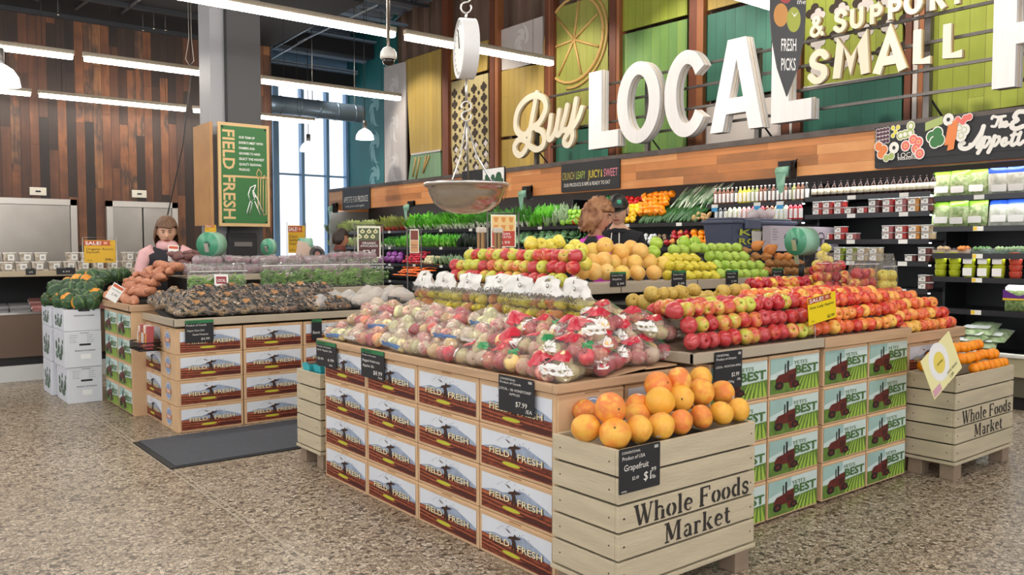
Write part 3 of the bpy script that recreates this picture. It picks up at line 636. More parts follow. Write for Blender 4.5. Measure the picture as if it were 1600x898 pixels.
m = MB(); m.poly([(6.08, 3.75, 1.15), (6.08, 4.5, 1.15), (6.11, 4.5, 1.2), (6.11, 3.3, 1.05)], LIPG, (.01, 0, 0)); part(d2, m, 'end_rail')
m = MB(); m.box(6.13, 6.6, 3.36, 4.12, 0, 1.10, DKI); m.bevbox(6.11, 6.62, 3.33, 3.36, 1.02, 1.12, LIPG, .004); part(d2, m, 'end_bin')
d3 = d1
m = MB(); m.box(5.35, 6.08, 2.98, 3.7, 0, .84, DKI); part(d3, m, 'core')
m = MB(); m.bevbox(5.215, 6.125, 2.585, 2.615, .825, .888, TRIMW, .003); m.bevbox(6.1, 6.13, 2.6, 3.6, .825, .888, TRIMW, .003); part(d3, m, 'trim_board')
m = MB(); m.poly([(5.22, 2.61, .855), (6.1, 2.61, .855), (6.1, 3.5, 1.08), (5.22, 3.5, 1.08)], DKI, (0, 0, -.02)); part(d3, m, 'tray')
# far island stand
f1 = thing('produce_island', 'far produce island with taupe trim, heaped with bagged potatoes, beans and sweet potatoes', 'display stand', (2.9, 7.2, 0))
m = MB(); m.box(2.35, 4.3, 7.03, 8.2, 0, .84, DKI); part(f1, m, 'core')
m = MB(); m.bevbox(1.92, 4.3, 6.605, 6.635, .83, .888, LIPG, .004); m.bevbox(1.92, 1.95, 6.61, 7.70, .83, .888, LIPG, .004); part(f1, m, 'trim_board')
m = MB(); m.poly([(1.94, 6.63, .855), (4.3, 6.63, .855), (4.3, 7.2, .93), (1.94, 7.2, .93)], DKI, (0, 0, -.015)); part(f1, m, 'tray')
m = MB(); m.bevbox(2.78, 4.25, 7.09, 7.12, 1.015, 1.07, LIPG, .004); m.box(2.78, 4.25, 7.11, 7.5, 1.04, 1.05, LIPG); part(f1, m, 'middle_shelf')
m = MB(); m.bevbox(2.16, 2.72, 6.98, 7.01, .985, 1.03, mat('white_tray', '#dcd8cf', .4), .004); m.box(2.16, 2.72, 7.0, 7.5, .985, .995, MATS['white_tray']); part(f1, m, 'white_tray')
m = MB(); m.bevbox(2.30, 4.20, 7.49, 7.52, 1.145, 1.20, LIPG, .004); m.box(2.3, 4.2, 7.5, 8.1, 1.17, 1.18, LIPG); m.box(2.2, 4.25, 7.51, 8.1, .84, 1.0, DKI); m.box(2.3, 4.2, 7.54, 8.1, 1.0, 1.17, DKI); part(f1, m, 'top_shelf')
m = MB(); m.bevbox(1.90, 1.93, 7.73, 7.76, 0, .86, TRIMW, .003) if False else m.bevbox(1.895, 1.935, 7.60, 7.66, 0, .86, TRIMW, .003); part(f1, m, 'corner_post')
f2 = f1
m = MB(); m.box(2.2, 2.6, 7.56, 8.45, 0, .88, DKI); part(f2, m, 'core')
m = MB(); m.bevbox(1.815, 1.845, 7.50, 8.48, .90, .955, TRIMW, .003); m.bevbox(1.815, 2.3, 7.495, 7.525, .90, .955, TRIMW, .003); m.box(1.835, 2.2, 7.52, 7.53, 0, .9, CARD); part(f2, m, 'trim_board')
m = MB(); m.poly([(1.84, 7.52, .93), (2.6, 7.52, .93), (2.6, 8.46, .95), (1.84, 8.46, .93)], DKI, (0, 0, -.02)); part(f2, m, 'tray')
# ---------------- slatted crates on pallet feet
CRW = mat('whitewashed_crate_board', '#cdbfa2', .6, var=.14, scale=5, stretch=(.6, .6, 5), bump=.2, bscale=25)
CRW2 = mat('pallet_foot_wood', '#9c8772', .7, var=.2, scale=6)
STN = mat('stencil_black', '#2f2a26', .75)
def crate(loc, w, d, h, label, txt=True, nb=5, foot=.10, txs=1.):
    t = thing('slatted_crate', label, 'crate', loc)
    bh = (h-foot-.02)/nb
    for k in range(nb):
        z0 = foot+.02+bh*k+.006; z1 = foot+.02+bh*(k+1)-.003
        m = MB(); m.bevbox(0, w, 0, .018, z0, z1, CRW, .003)
        m.bevbox(0, .018, .0185, d, z0, z1, CRW, .003); m.bevbox(w-.018, w, .0185, d, z0, z1, CRW, .003); m.bevbox(.0185, w-.0185, d-.018, d, z0, z1, CRW, .003)
        for (x, y) in ((.03, 0), (w-.03, 0), (.035, 0)):
            m.lathe([(.0035, 0), (.0035, .0015)], 8, STN, (x, -.001, (z0+z1)/2), 'y')
        for y in (.05, d-.05): m.lathe([(.0035, 0), (.0035, .0015)], 8, STN, (-.001, y, (z0+z1)/2), 'x')
        m.build('board', t)
    m = MB(); m.box(.02, w-.02, .02, d-.02, foot+.03, h-.09, DKI); m.build('liner', t)
    m = MB(); m.bevbox(-.006, w+.006, -.006, d+.006, foot, foot+.018, CRW, .003); m.build('pallet_deck', t)
    for (x, y) in ((.02, .01), (w-.12, .01), (.02, d-.10), (w-.12, d-.10)):
        m = MB(); m.bevbox(x, x+.10, y, y+.09, 0, foot, CRW2, .004); m.build('foot', t)
    if txt:
        zc = foot+.02
        for tx, zz, xa_, xb_ in (('Whole Foods', zc+bh*2.14, w*.10, w*.95), ('Market', zc+bh*1.16, w*.30, w*.80)):
            m = MB(); stencil(m, tx, xa_, xb_, zz, bh*.74, STN); m.build('stencil_lettering', t)
    return t
G1 = crate((2.272, 2.21, 0), .87, .385, .672, 'whitewashed slatted crate of grapefruit at the island corner nearest the camera')
G2 = crate((5.273, 2.268, 0), .86, .31, .655, 'whitewashed slatted crate of oranges at the right edge')
G3 = crate((2.33, 4.93, 0), .6, .36, .63, 'whitewashed slatted crate at the far end of the near island, holding turquoise tubs', txt=False)
# ---------------- floor mat
m = MB(); MG = mat('charcoal_mat', '#50535a', .85, var=.12, scale=30, bump=.2, bscale=200); ME_ = mat('mat_rubber_edge', '#1f2021', .6)
p = [onz(205, 692), onz(270, 733), onz(463, 702)]
x0, x1, y0, y1 = 1.578, 3.6, 5.566, 6.50
m.box(x0+.04, x1, y0+.035, y1, .004, .012, MG); mt = m.build('floor_mat'); tag(mt, 'charcoal grey floor mat on the pebbled floor before the far island', 'mat')
m = MB(); m.box(x0, x0+.04, y0, y1, .0, .007, ME_); m.box(x0+.04, x1, y0, y0+.035, 0, .007, ME_); m.build('rubber_edge', mt)
# ================================================================ FRUIT
RED = skin('apple_red_gold', ['#e9c34a', '#d98e3c', '#cf4a35', '#b81f2c', '#a3152a', '#c93a38'], .2, 1.3, 1.1, coat=.2)
REDD = skin('apple_mixed', ['#c9cc50', '#dca552', '#da6e4a', '#cb3e3a', '#bd3038', '#c4484a'], .2, 1.1, 1.5, coat=.2)
PINK = skin('apple_peach_red', ['#f4bd56', '#f09a4a', '#ec7a3f', '#df4f35', '#c4262c', '#e8703f'], .2, 1.1, 1.3, coat=.2)
PALE = skin('apple_pale_blush', ['#f4f0b4', '#f5e4a8', '#f6ceb0', '#f0b09c', '#e48484', '#f8e4c4'], .25, 1.2, 1.6, coat=.2)
GREENA = skin('apple_green', ['#7fae2e', '#9cc53a', '#b4cf4c', '#8bb634'], .25, 3, .6, coat=.2)
YELA = skin('apple_yellow', ['#e6d83e', '#efe262', '#dfc83c', '#f1ea80'], .25, 3, .6, coat=.2)
GFR = skin('grapefruit_peel', ['#f6b23c', '#f9bd4e', '#f4a040', '#ef8244', '#f9c35a'], .38, 1.6, .9, bump=.25, bscale=90)
GFY = skin('grapefruit_yellow', ['#e6cf58', '#f0c468', '#eeb45e', '#f0ca78'], .38, 1.6, .9, bump=.2, bscale=90)
ORG = skin('orange_peel', ['#fb9a0c', '#ff9f10', '#f98a08', '#ffaa18'], .38, 3, .5, bump=.25, bscale=120)
ASN = skin('asian_pear_skin', ['#c9a94e', '#d4b65c', '#bd9a42', '#d8c070'], .45, 4, .5, bump=.08, bscale=150)
YPR = skin('bartlett_pear_skin', ['#d8c832', '#e2d545', '#cdb92e', '#e9dc5c'], .38, 4, .5)
GPR = skin('green_pear_skin', ['#8fb438', '#a2c24a', '#b4cd56', '#92ae3c'], .38, 4, .5)
BOSC = skin('bosc_pear_skin', ['#9c6a34', '#b07a3e', '#8a5a2c', '#bd7c3c', '#a86a34'], .55, 6, .6, bump=.1)
BOSO = skin('orange_pear_skin', ['#c97f3c', '#d38a42', '#c06c30'], .5, 4, .5)
SWP = skin('sweet_potato_skin', ['#c4805e', '#cd8f6e', '#b87455', '#d8a284'], .6, 5, .5, bump=.4, bscale=30)
PSW = skin('purple_potato_skin', ['#6e4a48', '#845a56', '#5c3c3e'], .6, 5, .5, bump=.4, bscale=30)
SQG = skin('acorn_squash_skin', ['#2c4a2c', '#375a34', '#29452b', '#34512c'], .4, 3, .4)
SQY = skin('squash_orange_patch', ['#e8a02c', '#dd8a28', '#efb040'], .4, 4, .4)
AVB = skin('avocado_dark', ['#2b2a22', '#3a382c', '#222018'], .5, 6, .4, bump=.5, bscale=80); AVG = skin('avocado_green', ['#4d6b34', '#5d7c3e', '#3f5a2c'], .5, 6, .4, bump=.5, bscale=80)
STEMM = mat('fruit_stem', '#5b4228', .8); STK = mat('fruit_sticker', '#f5f3ee', .4); EYE = mat('fruit_eye', '#6d5a2a', .8)
def m_apple(m_, n=18):
    m = MB(); P = [(0, -.80), (.12, -.84), (.30, -.90), (.52, -.84), (.78, -.55), (.95, -.12), (1.0, .22), (.93, .58), (.74, .84), (.50, .95), (.30, .93), (.14, .82), (0, .66)]
    m.lathe(P, n, m_, lobes=5, la=.018); m.tube([(0, 0, .64), (.03, 0, .9), (.10, 0, 1.06)], .035, STEMM, 5); m.lathe([(0, -.86), (.08, -.87), (.09, -.84)], 8, EYE)
    return m
def m_pear(m_, neck=.52, h=1.5, n=16):
    m = MB(); P = [(0, -.84), (.15, -.88), (.45, -.84), (.8, -.5), (.95, -.08), (.88, .32), (.68, .72), (neck, 1.02), (neck*.72, h-.22), (.25, h-.06), (0, h-.1)]
    m.lathe(P, n, m_, lobes=3, la=.02); m.tube([(0, 0, h-.12), (.06, 0, h+.12), (.16, 0, h+.3)], .04, STEMM, 5); m.lathe([(0, -.88), (.09, -.9), (.1, -.86)], 8, EYE)
    return m
def m_citrus(m_, flat=.93, sub=3, stk=False):
    m = MB(); m.blob((0, 0, 0), 1, m_, sub, .05, 1.6, (1, 1, flat), R.randint(0, 90)); m.lathe([(0, flat*.99), (.06, flat*1.01), (.08, flat*.98)], 8, EYE)
    if stk: m.add([Vector((math.cos(a)*.2, -1.0, .25+math.sin(a)*.14)) for a in [2*PI*k/12 for k in range(12)]], [tuple(range(12))], STK)
    return m
def m_tuber(m_, L=2.1, seed=0, n=12):
    m = MB(); rr = random.Random(seed); P = []; N = 11; bx, by = rr.uniform(-.35, .35), rr.uniform(-.25, .25)
    rs = []
    for k in range(N):
        t = k/(N-1); P.append((L*(t-.5)*2*.5, bx*math.sin(PI*t)+.08*rr.uniform(-1, 1), by*math.sin(PI*t)))
        rs.append(max(.04, (math.sin(PI*min(1, t*.92+.05))**.75)*(1+.06*rr.uniform(-1, 1))*.46))
    m.tube(P, rs, m_, n); return m
def m_squash(seed, patch=True):
    m = MB(); n = 30; P = [(0, -.72), (.25, -.82), (.6, -.72), (.9, -.4), (1.0, 0), (.92, .42), (.7, .78), (.4, .98), (.15, 1.02), (0, .95)]
    b = len(m.v); m.lathe(P, n, SQG, lobes=10, la=.075)
    i2 = m._m(skin('squash_pale_stripe', ['#4a6a3c', '#5f7f44', '#43633a'], .4, 6, .6))
    for q in range(len(m.mi)):
        if q % 6 == 1: m.mi[q] = i2
    if patch:
        i = m._m(SQY); r0 = random.Random(seed).randint(0, 20)
        for q in range(len(m.mi)):
            row, col = divmod(q, n)
            if 3 <= row <= 6 and (col-r0) % n < 6: m.mi[q] = i
    m.tube([(0, 0, .92), (.05, 0, 1.2)], [.12, .09], mat('squash_stem', '#8b8a5a', .8), 7); return m
def protos(name, makers): return [mk.mesh(name) for mk in makers]
PM = {'red': protos('apple', [m_apple(REDD)]), 'pink': protos('apple', [m_apple(PINK)]), 'gold': protos('apple', [m_apple(RED)]), 'pale': protos('apple', [m_apple(PALE, 14)]), 'pinkp': protos('apple', [m_apple(skin('apple_rosy', ['#f4d088', '#f2b080', '#ec8c74', '#de6464', '#d04c58'], .25, 1.2, 1.4, coat=.2), 14)]), 'green': protos('apple', [m_apple(GREENA)]), 'yellow': protos('apple', [m_apple(YELA)]),
      'grape': protos('grapefruit', [m_citrus(GFR), m_citrus(GFR, .88), m_citrus(GFR, .97, 3, True)]), 'grapey': protos('grapefruit', [m_citrus(GFY), m_citrus(GFY, .9)]), 'orange': protos('orange', [m_citrus(ORG, .95, 2), m_citrus(ORG, .97, 2)]),
      'asian': protos('asian_pear', [m_citrus(ASN, .88, 2), m_apple(ASN, 16)]), 'bartlett': protos('pear', [m_pear(YPR)]), 'greenpear': protos('pear', [m_pear(GPR, .6, 1.3)]), 'bosc': protos('pear', [m_pear(BOSC, .42, 1.75)]), 'bosco': protos('pear', [m_pear(BOSO, .5, 1.5)]),
      'sweet': protos('sweet_potato', [m_tuber(SWP, 2.5, k, 14) for k in range(5)]), 'purple': protos('purple_potato', [m_tuber(PSW, 2.2, k+9) for k in range(4)]), 'squash': protos('acorn_squash', [m_squash(1, False), m_squash(2), m_squash(3), m_squash(4, False), m_squash(5)])}
def fruit(kind, loc, r, label=None, cat='fruit', grp=None, rot=None, parent=None, name=None):
    me = R.choice(PM[kind]); o = bpy.data.objects.new(name or me.name.split('.')[0], me); COL.objects.link(o)
    if parent: o.parent = parent
    o.location = loc; rs = r*R.uniform(.94, 1.05); o.scale = (rs, rs, rs)
    o.rotation_euler = rot if rot is not None else (R.uniform(-1.9, 1.9), R.uniform(-.6, .6), R.uniform(0, 6.3))
    return tag(o, label, cat if not parent else None, grp) if not parent else o
def row(kind, P0, P1, step, r, lab, grp, cat='apple', jit=.006, rot=None, alt=None):
    P0, P1 = Vector(P0), Vector(P1); n = max(1, round((P1-P0).length/step)); out = []
    for k in range(n+1):
        p = P0.lerp(P1, k/n) if n else P0; p = p+Vector((R.uniform(-jit, jit), R.uniform(-jit, jit), R.uniform(-jit, jit)*.5))
        kd = kind if not alt or R.random() > alt[1] else alt[0]
        out.append(fruit(kd, p, r, lab % ORD[min(k, 38)], cat, grp, rot() if rot else None))
    return out
def arot(): return (R.uniform(.9, 2.0)*R.choice((1, 1, -1)), R.uniform(-.5, .5), R.uniform(-.7, .7)+R.choice((0, 0, 2.4)))
RN = ['front', 'second', 'third', 'fourth', 'fifth', 'sixth', 'seventh', 'eighth']
# near island loose apples, left tray (above taupe lip)
for k, (y, z) in enumerate(((2.60, .988), (2.645, 1.063), (2.70, 1.135), (2.785, 1.145), (2.87, 1.125), (2.96, 1.105))):
    x0 = 3.165+(.04 if k % 2 else 0)+(.10 if k > 3 else 0)
    row('red', (x0, y, z), (4.17-(.02 if k % 2 else 0), y, z), .0845, .043, 'loose apple, %s from left, '+'%s row above the taupe tray lip' % RN[k], 'mixed apples above the taupe lip', 'apple', rot=arot)
for k, (y, z) in enumerate(((2.60, .982), (2.645, 1.056), (2.69, 1.128), (2.77, 1.155), (2.85, 1.155), (2.93, 1.15), (3.02, 1.15), (3.11, 1.15))):
    row('pink', (4.255+(.04 if k % 2 else 0), y, z), (5.165, y, z), .081, .041, 'peach-red apple, %s from left, '+'%s row beside the yellow sale card' % RN[k], 'peach-red apples by the sale card', 'apple', rot=arot)
for k, (y, z, xa_, xb_) in enumerate(((3.24, 1.14, 4.65, 5.75), (3.32, 1.195, 4.72, 5.85), (3.40, 1.20, 4.75, 5.9))):
    row('gold', (xa_, y, z), (xb_, y, z), .082, .041, 'red-gold apple, %s from left, '+'%s row under the upper shelf end' % RN[k], 'red-gold apples under the upper shelf', 'apple', rot=arot)
for k, (y, z) in enumerate(((2.66, .918), (2.71, .988), (2.77, 1.055), (2.86, 1.10), (2.95, 1.12), (3.05, 1.13))):
    row('pink', (5.27+(.04 if k % 2 else 0), y, z), (6.06-.07*max(0, k-1)-(.03 if k % 2 else 0), y, z), .085, .043, 'peach-red apple, %s from left, '+'%s row on the rightmost tray' % RN[k], 'apples on the rightmost tray', 'apple', rot=arot)
# asian pears
row('asian', (3.56, 3.14, 1.105), (3.62, 3.14, 1.105), .09, .045, 'tan asian pear, %s of the front row in the tray corner', 'asian pears', 'asian pear')
row('asian', (3.56, 3.20, 1.18), (3.80, 3.20, 1.18), .083, .045, 'tan asian pear, %s from left on top by the tray corner', 'asian pears', 'asian pear')
fruit('asian', (3.945, 3.22, 1.19), .044, 'single tan asian pear standing alone on top of the middle row', 'asian pear', 'asian pears')
row('asian', (4.20, 3.20, 1.175), (4.40, 3.20, 1.175), .085, .046, 'tan asian pear, %s of three on top before the apples', 'asian pears', 'asian pear')
for k, (y, z) in enumerate(((3.17, 1.11), (3.26, 1.125), (3.35, 1.13))): row('asian', (3.70 if k == 0 else 3.55, y, z), (4.60, y, z), .086, .044, 'tan asian pear, %s from left, '+'%s row of the lower layer' % RN[k+1], 'asian pears', 'asian pear')
# upper shelf, apples on the left end (rows run along Y)
for k, (x, z, ya, yb) in enumerate(((3.10, 1.262, 4.50, 3.47), (3.135, 1.33, 4.56, 3.42), (3.18, 1.395, 4.46, 3.44), (3.27, 1.40, 4.45, 3.5))):
    row('red', (x, ya, z), (x, yb, z), .080, .041, 'red-yellow apple, %s from left, '+'%s row at the left end of the upper shelf' % ('bottom', 'middle', 'top', 'back')[k], 'apples at the left end of the upper shelf', 'apple', rot=lambda: (R.uniform(-.5, .5), R.uniform(1.1, 2.0), R.uniform(-.6, .6)))
def putl(lst, kind, r, lab, cat, grp, rot=None):
    for k, q in enumerate(lst):
        x, y, Y = q[:3]; rr = q[3] if len(q) > 3 else r
        fruit(kind, ony(x, y, Y), rr, lab % ORD[k] if '%s' in lab else lab, cat, grp, rot() if rot else None)
putl([(948, 425, 3.83), (972, 427, 3.82), (996, 426, 3.81), (1022, 426, 3.81), (943, 406, 3.93), (992, 410, 3.9), (969, 393, 3.99, .066), (1001, 392, 3.98), (945, 384, 4.02), (925, 408, 3.96), (958, 410, 3.97), (1014, 408, 3.95), (975, 408, 3.98), (908, 424, 3.86), (928, 424, 3.84), (1035, 412, 3.92), (985, 388, 4.12), (925, 392, 4.1)], 'grapey', .058, 'large pale orange grapefruit on the upper shelf, %s counted from the bottom left', 'grapefruit', 'grapefruit on the upper shelf')
putl([(1043, 430, 3.80)]+[(1062+13*k, 430, 3.8) for k in range(5)]+[(1046+12.5*k, 415.5, 3.86) for k in range(6)]+[(1042+13.5*k, 403, 3.93) for k in range(4)], 'bartlett', .040, 'bright yellow pear on the upper shelf, %s counted from the bottom left', 'pear', 'yellow pears on the upper shelf', lambda: (R.uniform(1.2, 1.9), R.uniform(-.4, .4), R.uniform(-.4, .9)))
putl([(1125+13.2*k, 428, 3.8) for k in range(6)]+[(1119+13.2*k, 414.5, 3.86) for k in range(6)]+[(1108+13.2*k, 400.5, 3.93) for k in range(5)]+[(1085+13*k, 387, 4.0) for k in range(6)]+[(1052+14*k, 390, 4.05) for k in range(3)], 'greenpear', .043, 'lime green pear on the upper shelf, %s counted from the bottom left', 'pear', 'lime green pears on the upper shelf', lambda: (R.uniform(1.1, 1.9), R.uniform(-.4, .4), R.uniform(-.4, .4)))
putl([(1022, 394, 4.05), (1026, 380, 4.1), (1069, 379, 4.1), (1085, 378, 4.12)], 'green', .047, 'shiny green apple on top of the upper shelf pile, %s from left', 'apple', 'green apples on the upper shelf')
putl([(829, 381, 3.95), (845, 383, 3.95), (872, 378, 4.0), (858, 384, 4.0), (889, 391, 3.95), (910, 390, 3.98), (913, 412, 3.75), (898, 384, 4.1)], 'yellow', .045, 'pale yellow apple behind the red rows of the upper shelf, %s from left', 'apple', 'yellow apples on the upper shelf')
putl([(1197+11*k, 423.5, 3.8) for k in range(7)]+[(1202+11.5*k, 411, 3.86) for k in range(5)]+[(1163, 392, 3.98), (1180, 400, 3.93), (1196, 401, 3.93), (1172, 408, 3.9)], 'bosc', .036, 'brown russet pear on the upper shelf, %s counted from the bottom left', 'pear', 'brown pears on the upper shelf', lambda: (R.uniform(1.2, 1.9), R.uniform(-.3, .3), R.uniform(-.4, .4)))
putl([(1182, 384, 3.98, .044), (1202, 391, 3.95, .05), (1216, 401, 3.9), (1229, 401, 3.9)], 'bosco', .038, 'orange-brown pear on top of the upper shelf pile, %s from left', 'pear', 'orange-brown pears on the upper shelf', lambda: (R.uniform(.9, 1.5), R.uniform(-.6, .6), R.uniform(.4, 1.2)))
putl([(1284, 400, 3.9), (1277, 414, 3.85), (1293, 408, 3.85), (1290, 388, 4.0)], 'yellow', .046, 'yellow apple beside the green bag roll, %s from left', 'apple', 'yellow apples by the bag roll')
putl([(1273, 423, 3.6), (1290, 417, 3.7), (1302, 424, 3.6), (1314, 415, 3.7), (1284, 431, 3.55), (1306, 437, 3.45), (1290, 441, 3.4), (1318, 431, 3.5)], 'gold', .045, 'loose red-gold apple below the yellow ones at the shelf end, %s from left', 'apple', 'apples at the shelf end')
# grapefruit crate and orange crate
zl = [(916, 668, .722, .061), (961, 677, .712, .065), (998, 670, .715, .060), (1033, 665, .715, .058), (1064, 659, .715, .058), (1096, 651, .715, .057), (1127, 645, .715, .057), (1154, 640, .715, .055),
      (914, 642, .745, .056), (954, 638, .800, .066), (997, 648, .735, .054), (997, 634, .765, .054), (1031, 628, .79, .063), (1063, 622, .79, .060), (1095, 612, .80, .064), (1128, 613, .775, .056), (1028, 602, .845, .060), (1061, 594, .86, .062), (1095, 590, .85, .052)]
for k, (x, y, z, r) in enumerate(zl): 
    o = fruit('grape', onz(x, y, z), r, 'big orange grapefruit, %s in the near crate counted from the front left' % ORD[k], 'grapefruit', 'grapefruit in the near crate')
for k, (y, z, xa_, xb_) in enumerate(((2.315, .668, 5.64, 6.08), (2.372, .728, 5.57, 6.05), (2.43, .788, 5.55, 5.98), (2.42, .70, 5.34, 5.50), (2.48, .745, 5.40, 5.53), (2.50, .69, 5.33, 5.33))):
    row('orange', (xa_, y, z), (xb_, y, z), .068, .037, 'bright orange, %s from left, '+'%s row of the right crate' % RN[k], 'oranges in the right crate', 'orange')
# sweet potatoes
n = 0
for k in range(7):
    x = 1.875+.062*k; z = .985+.046*k
    for q in range(6 if k < 5 else 5):
        y = 7.60+.155*q+(.07 if k % 2 else 0); n += 1
        if y > 8.45: continue
        fruit('sweet', (x+R.uniform(-.01, .01), y, z+R.uniform(-.008, .012)), .092*R.uniform(.85, 1.12), 'orange sweet potato, %s in layer %s of the pile from the front' % (ORD[q], ORD[k]), 'sweet potato', 'orange sweet potatoes', (R.uniform(-.4, .4), R.uniform(-.2, .2), PI/2+R.uniform(-.9, .5)))
for k in range(22):
    fruit('purple', (2.42+.06*(k % 6)+R.uniform(-.02, .02), 8.0+.09*(k//6)+R.uniform(-.02, .02), 1.24+.045*(k//6)+R.uniform(-.01, .02)), .075, 'dusky purple sweet potato heaped behind the orange ones', 'sweet potato', 'purple sweet potatoes', (R.uniform(-.6, .6), R.uniform(-.3, .3), R.uniform(0, 6)))
# white squash cartons
WC = mat('white_carton', '#dfe2ea', .55, var=.05, scale=4); GRP = mat('print_dark_green_art', '#24402f', .6, col2='#6f8a76', scale=30, var=.3)
def white_carton(x0, x1, y0, y1, z0, h, label, form=True):
    t = thing('white_carton', label, 'carton', (x0, y0, z0), 0, 'white squash cartons'); w, d = x1-x0, y1-y0
    m = MB(); m.bevbox(0, w, 0, d, 0, h-.003, WC, .004); m.build('carton_body', t)
    m = MB(); g = [(.0, .08), (.12, .0), (.2, .3), (.35, .1), (.5, .0), (.6, .35), (.8, .05), (1, .12), (1, .8), (.85, .95), (.7, .6), (.6, 1), (.45, .7), (.35, .95), (.2, .6), (.1, .9), (0, .7)]
    for q, (a, b, r1, r2) in enumerate(((.25, .22, .16, .17), (.62, .18, .2, .15), (.45, .48, .15, .2), (.78, .5, .14, .24), (.2, .62, .1, .2), (.5, .85, .07, .12), (.88, .85, .06, .1))):
        m.flat([(a*(d-.08)+r1*(d-.08)*math.cos(w_*.5236)*(1 if w_ % 2 else .86), b*h*.66+r2*h*.66*math.sin(w_*.5236)) for w_ in range(12)], GRP, (-.0012-.0002*q, d-.04, h*.14), (0, -1, 0), ZU)
    for q, (a, b) in enumerate(((.3, .3), (.6, .4), (.75, .62), (.4, .6))): m.flat(circ(.012, 7, a*(d-.08), b*h*.66, .028), WC, (-.0032-.0002*q, d-.04, h*.14), (0, -1, 0), ZU)
    m.build('side_print', t)
    m = MB(); m.flat(rrect(-.05, -.009, .05, .009, .0085), BLK2, (w*.55, -.001, h*.62 if form else h-.012), XU, ZU); m.build('hand_hole', t)
    m = MB(); m.text('PRODUCT OF CANADA' , BLK2, (w*.55, -.001, h*.44 if form else h*.68), XU, ZU, .016, align='c', offset=.02)
    if form:
        m.text('E BUTTERNUT', BLK2, (w*.55, -.001, h*.93), XU, ZU, .012, align='c', offset=.02)
        for a in range(4):
            for b, xx in enumerate((.045, w*.55+.02)):
                zz = h*(.88-.06*a); m.flat(rect(xx, zz-.004, xx+.008, zz+.004), BLK2, (0, -.001, 0), XU, ZU); m.flat(rect(xx+.0015, zz-.0025, xx+.0065, zz+.0025), WC, (0, -.001, 0), XU, ZU, lift=.0006)
                m.text(('BUTTERCUP', 'SPAGHETTI', 'ACORN', 'HUBBARD')[a] if b == 0 else ('TURBAN', 'PEPPER', 'DELICATA', 'KABOCHA')[a], BLK2, (xx+.014, -.001, zz-.003), XU, ZU, .009, align='l')
        m.flat(rect(w*.42, h*.22, w*.7, h*.36), mat('paper_sticker', '#f3f3f3', .5), (0, -.001, 0), XU, ZU)
    m.build('box_printing', t); return t
hs = (.336, .335, .200)
z = 0
for k, h in enumerate(hs):
    dx = (.02, .0, .0)[k]
    white_carton(1.49+dx, 1.80, 8.475-(.0, .01, .0)[k], 8.98, z, h, 'white squash carton, %s of the front stack beside the sweet potatoes' % ('bottom', 'middle', 'top')[k], k < 2)
    white_carton(1.475, 1.79, 9.06, 9.5, z, h, 'white squash carton, %s of the stack behind, nearer the meat case' % ('bottom', 'middle', 'top')[k], k < 2)
    z += h
sq = [(108, 470, 8.6), (125, 473, 8.5), (143, 471, 8.5), (150, 462, 8.55), (84, 462, 9.3), (78, 468, 9.3), (95, 470, 8.9), (88, 457, 9.1), (104, 462, 8.7), (122, 462, 8.65), (136, 463, 8.6), (112, 453, 8.8), (128, 452, 8.75), (142, 452, 8.65), (97, 451, 9.1), (86, 449, 9.3), (122, 441, 8.95), (134, 441, 8.9), (150, 443, 8.7), (108, 445, 9.1), (128, 434, 9.1), (146, 432, 8.95), (164, 433, 8.9), (178, 431, 9.0), (192, 429, 9.1)]
for k, (x, y, Y) in enumerate(sq): fruit('squash', ony(x, y, Y), .077, 'dark green acorn squash, %s counted up the pile on the white cartons' % ORD[k], 'squash', 'acorn squash on the white cartons')
# ================================================================ BAGS
def hull(pts, m_, name, parent, amp=.006, cut=2, sd=0, smooth=True, keep=None):
    bm = bmesh.new()
    for p in pts: bm.verts.new(p)
    bmesh.ops.convex_hull(bm, input=list(bm.verts))
    bmesh.ops.delete(bm, geom=[v for v in bm.verts if not v.link_faces], context='VERTS')
    for _ in range(cut): bmesh.ops.subdivide_edges(bm, edges=[e for e in bm.edges if e.calc_length() > .02], cuts=1, use_grid_fill=True)
    bmesh.ops.triangulate(bm, faces=bm.faces[:])
    bm.normal_update(); off = Vector((sd*2.3, sd*1.1, 0))
    for v in bm.verts: v.co += v.normal*(amp*mnoise.noise(v.co*22+off)+amp*.7*mnoise.noise(v.co*55+off))
    m = MB(); m.bm(bm, m_, smooth); o = m.build(name, parent); return o
SPH = [Vector((math.cos(a)*math.cos(b), math.sin(a)*math.cos(b), math.sin(b))) for b in (-1.2, -.6, 0, .6, 1.2) for a in [2*PI*k/8 for k in range(8)]]
FILM = film('bag_film', '#fffdfc', .07, 1., 26., .07, .55); FILMR = film('bag_film_pinkish', '#fffafa', .05, 1., 28., .07, .55); FILM2 = film('clear_produce_film', '#ffffff', .02, .8, 18., .08, .4)
REDP = mat('bag_red_print', '#c9243c', .3); BLUP = mat('bag_blue_print', '#5a83b8', .3); LEAFG = mat('bag_leaf_print', '#1f8a4c', .35); WHP = mat('bag_white_plastic', '#f4f2ec', .3, bump=.8, bscale=18)
def patch_on(o, m_, name, parent, test, lift=.0015):
    """lift the faces of a film that pass test(local centre, normal) into a printed patch"""
    m = MB()
    for f in o.data.polygons:
        if test(f.center, f.normal): m.add([o.data.vertices[i].co+f.normal*lift for i in f.vertices], [tuple(range(len(f.vertices)))], m_, True)
    if m.f: return m.build(name, parent)
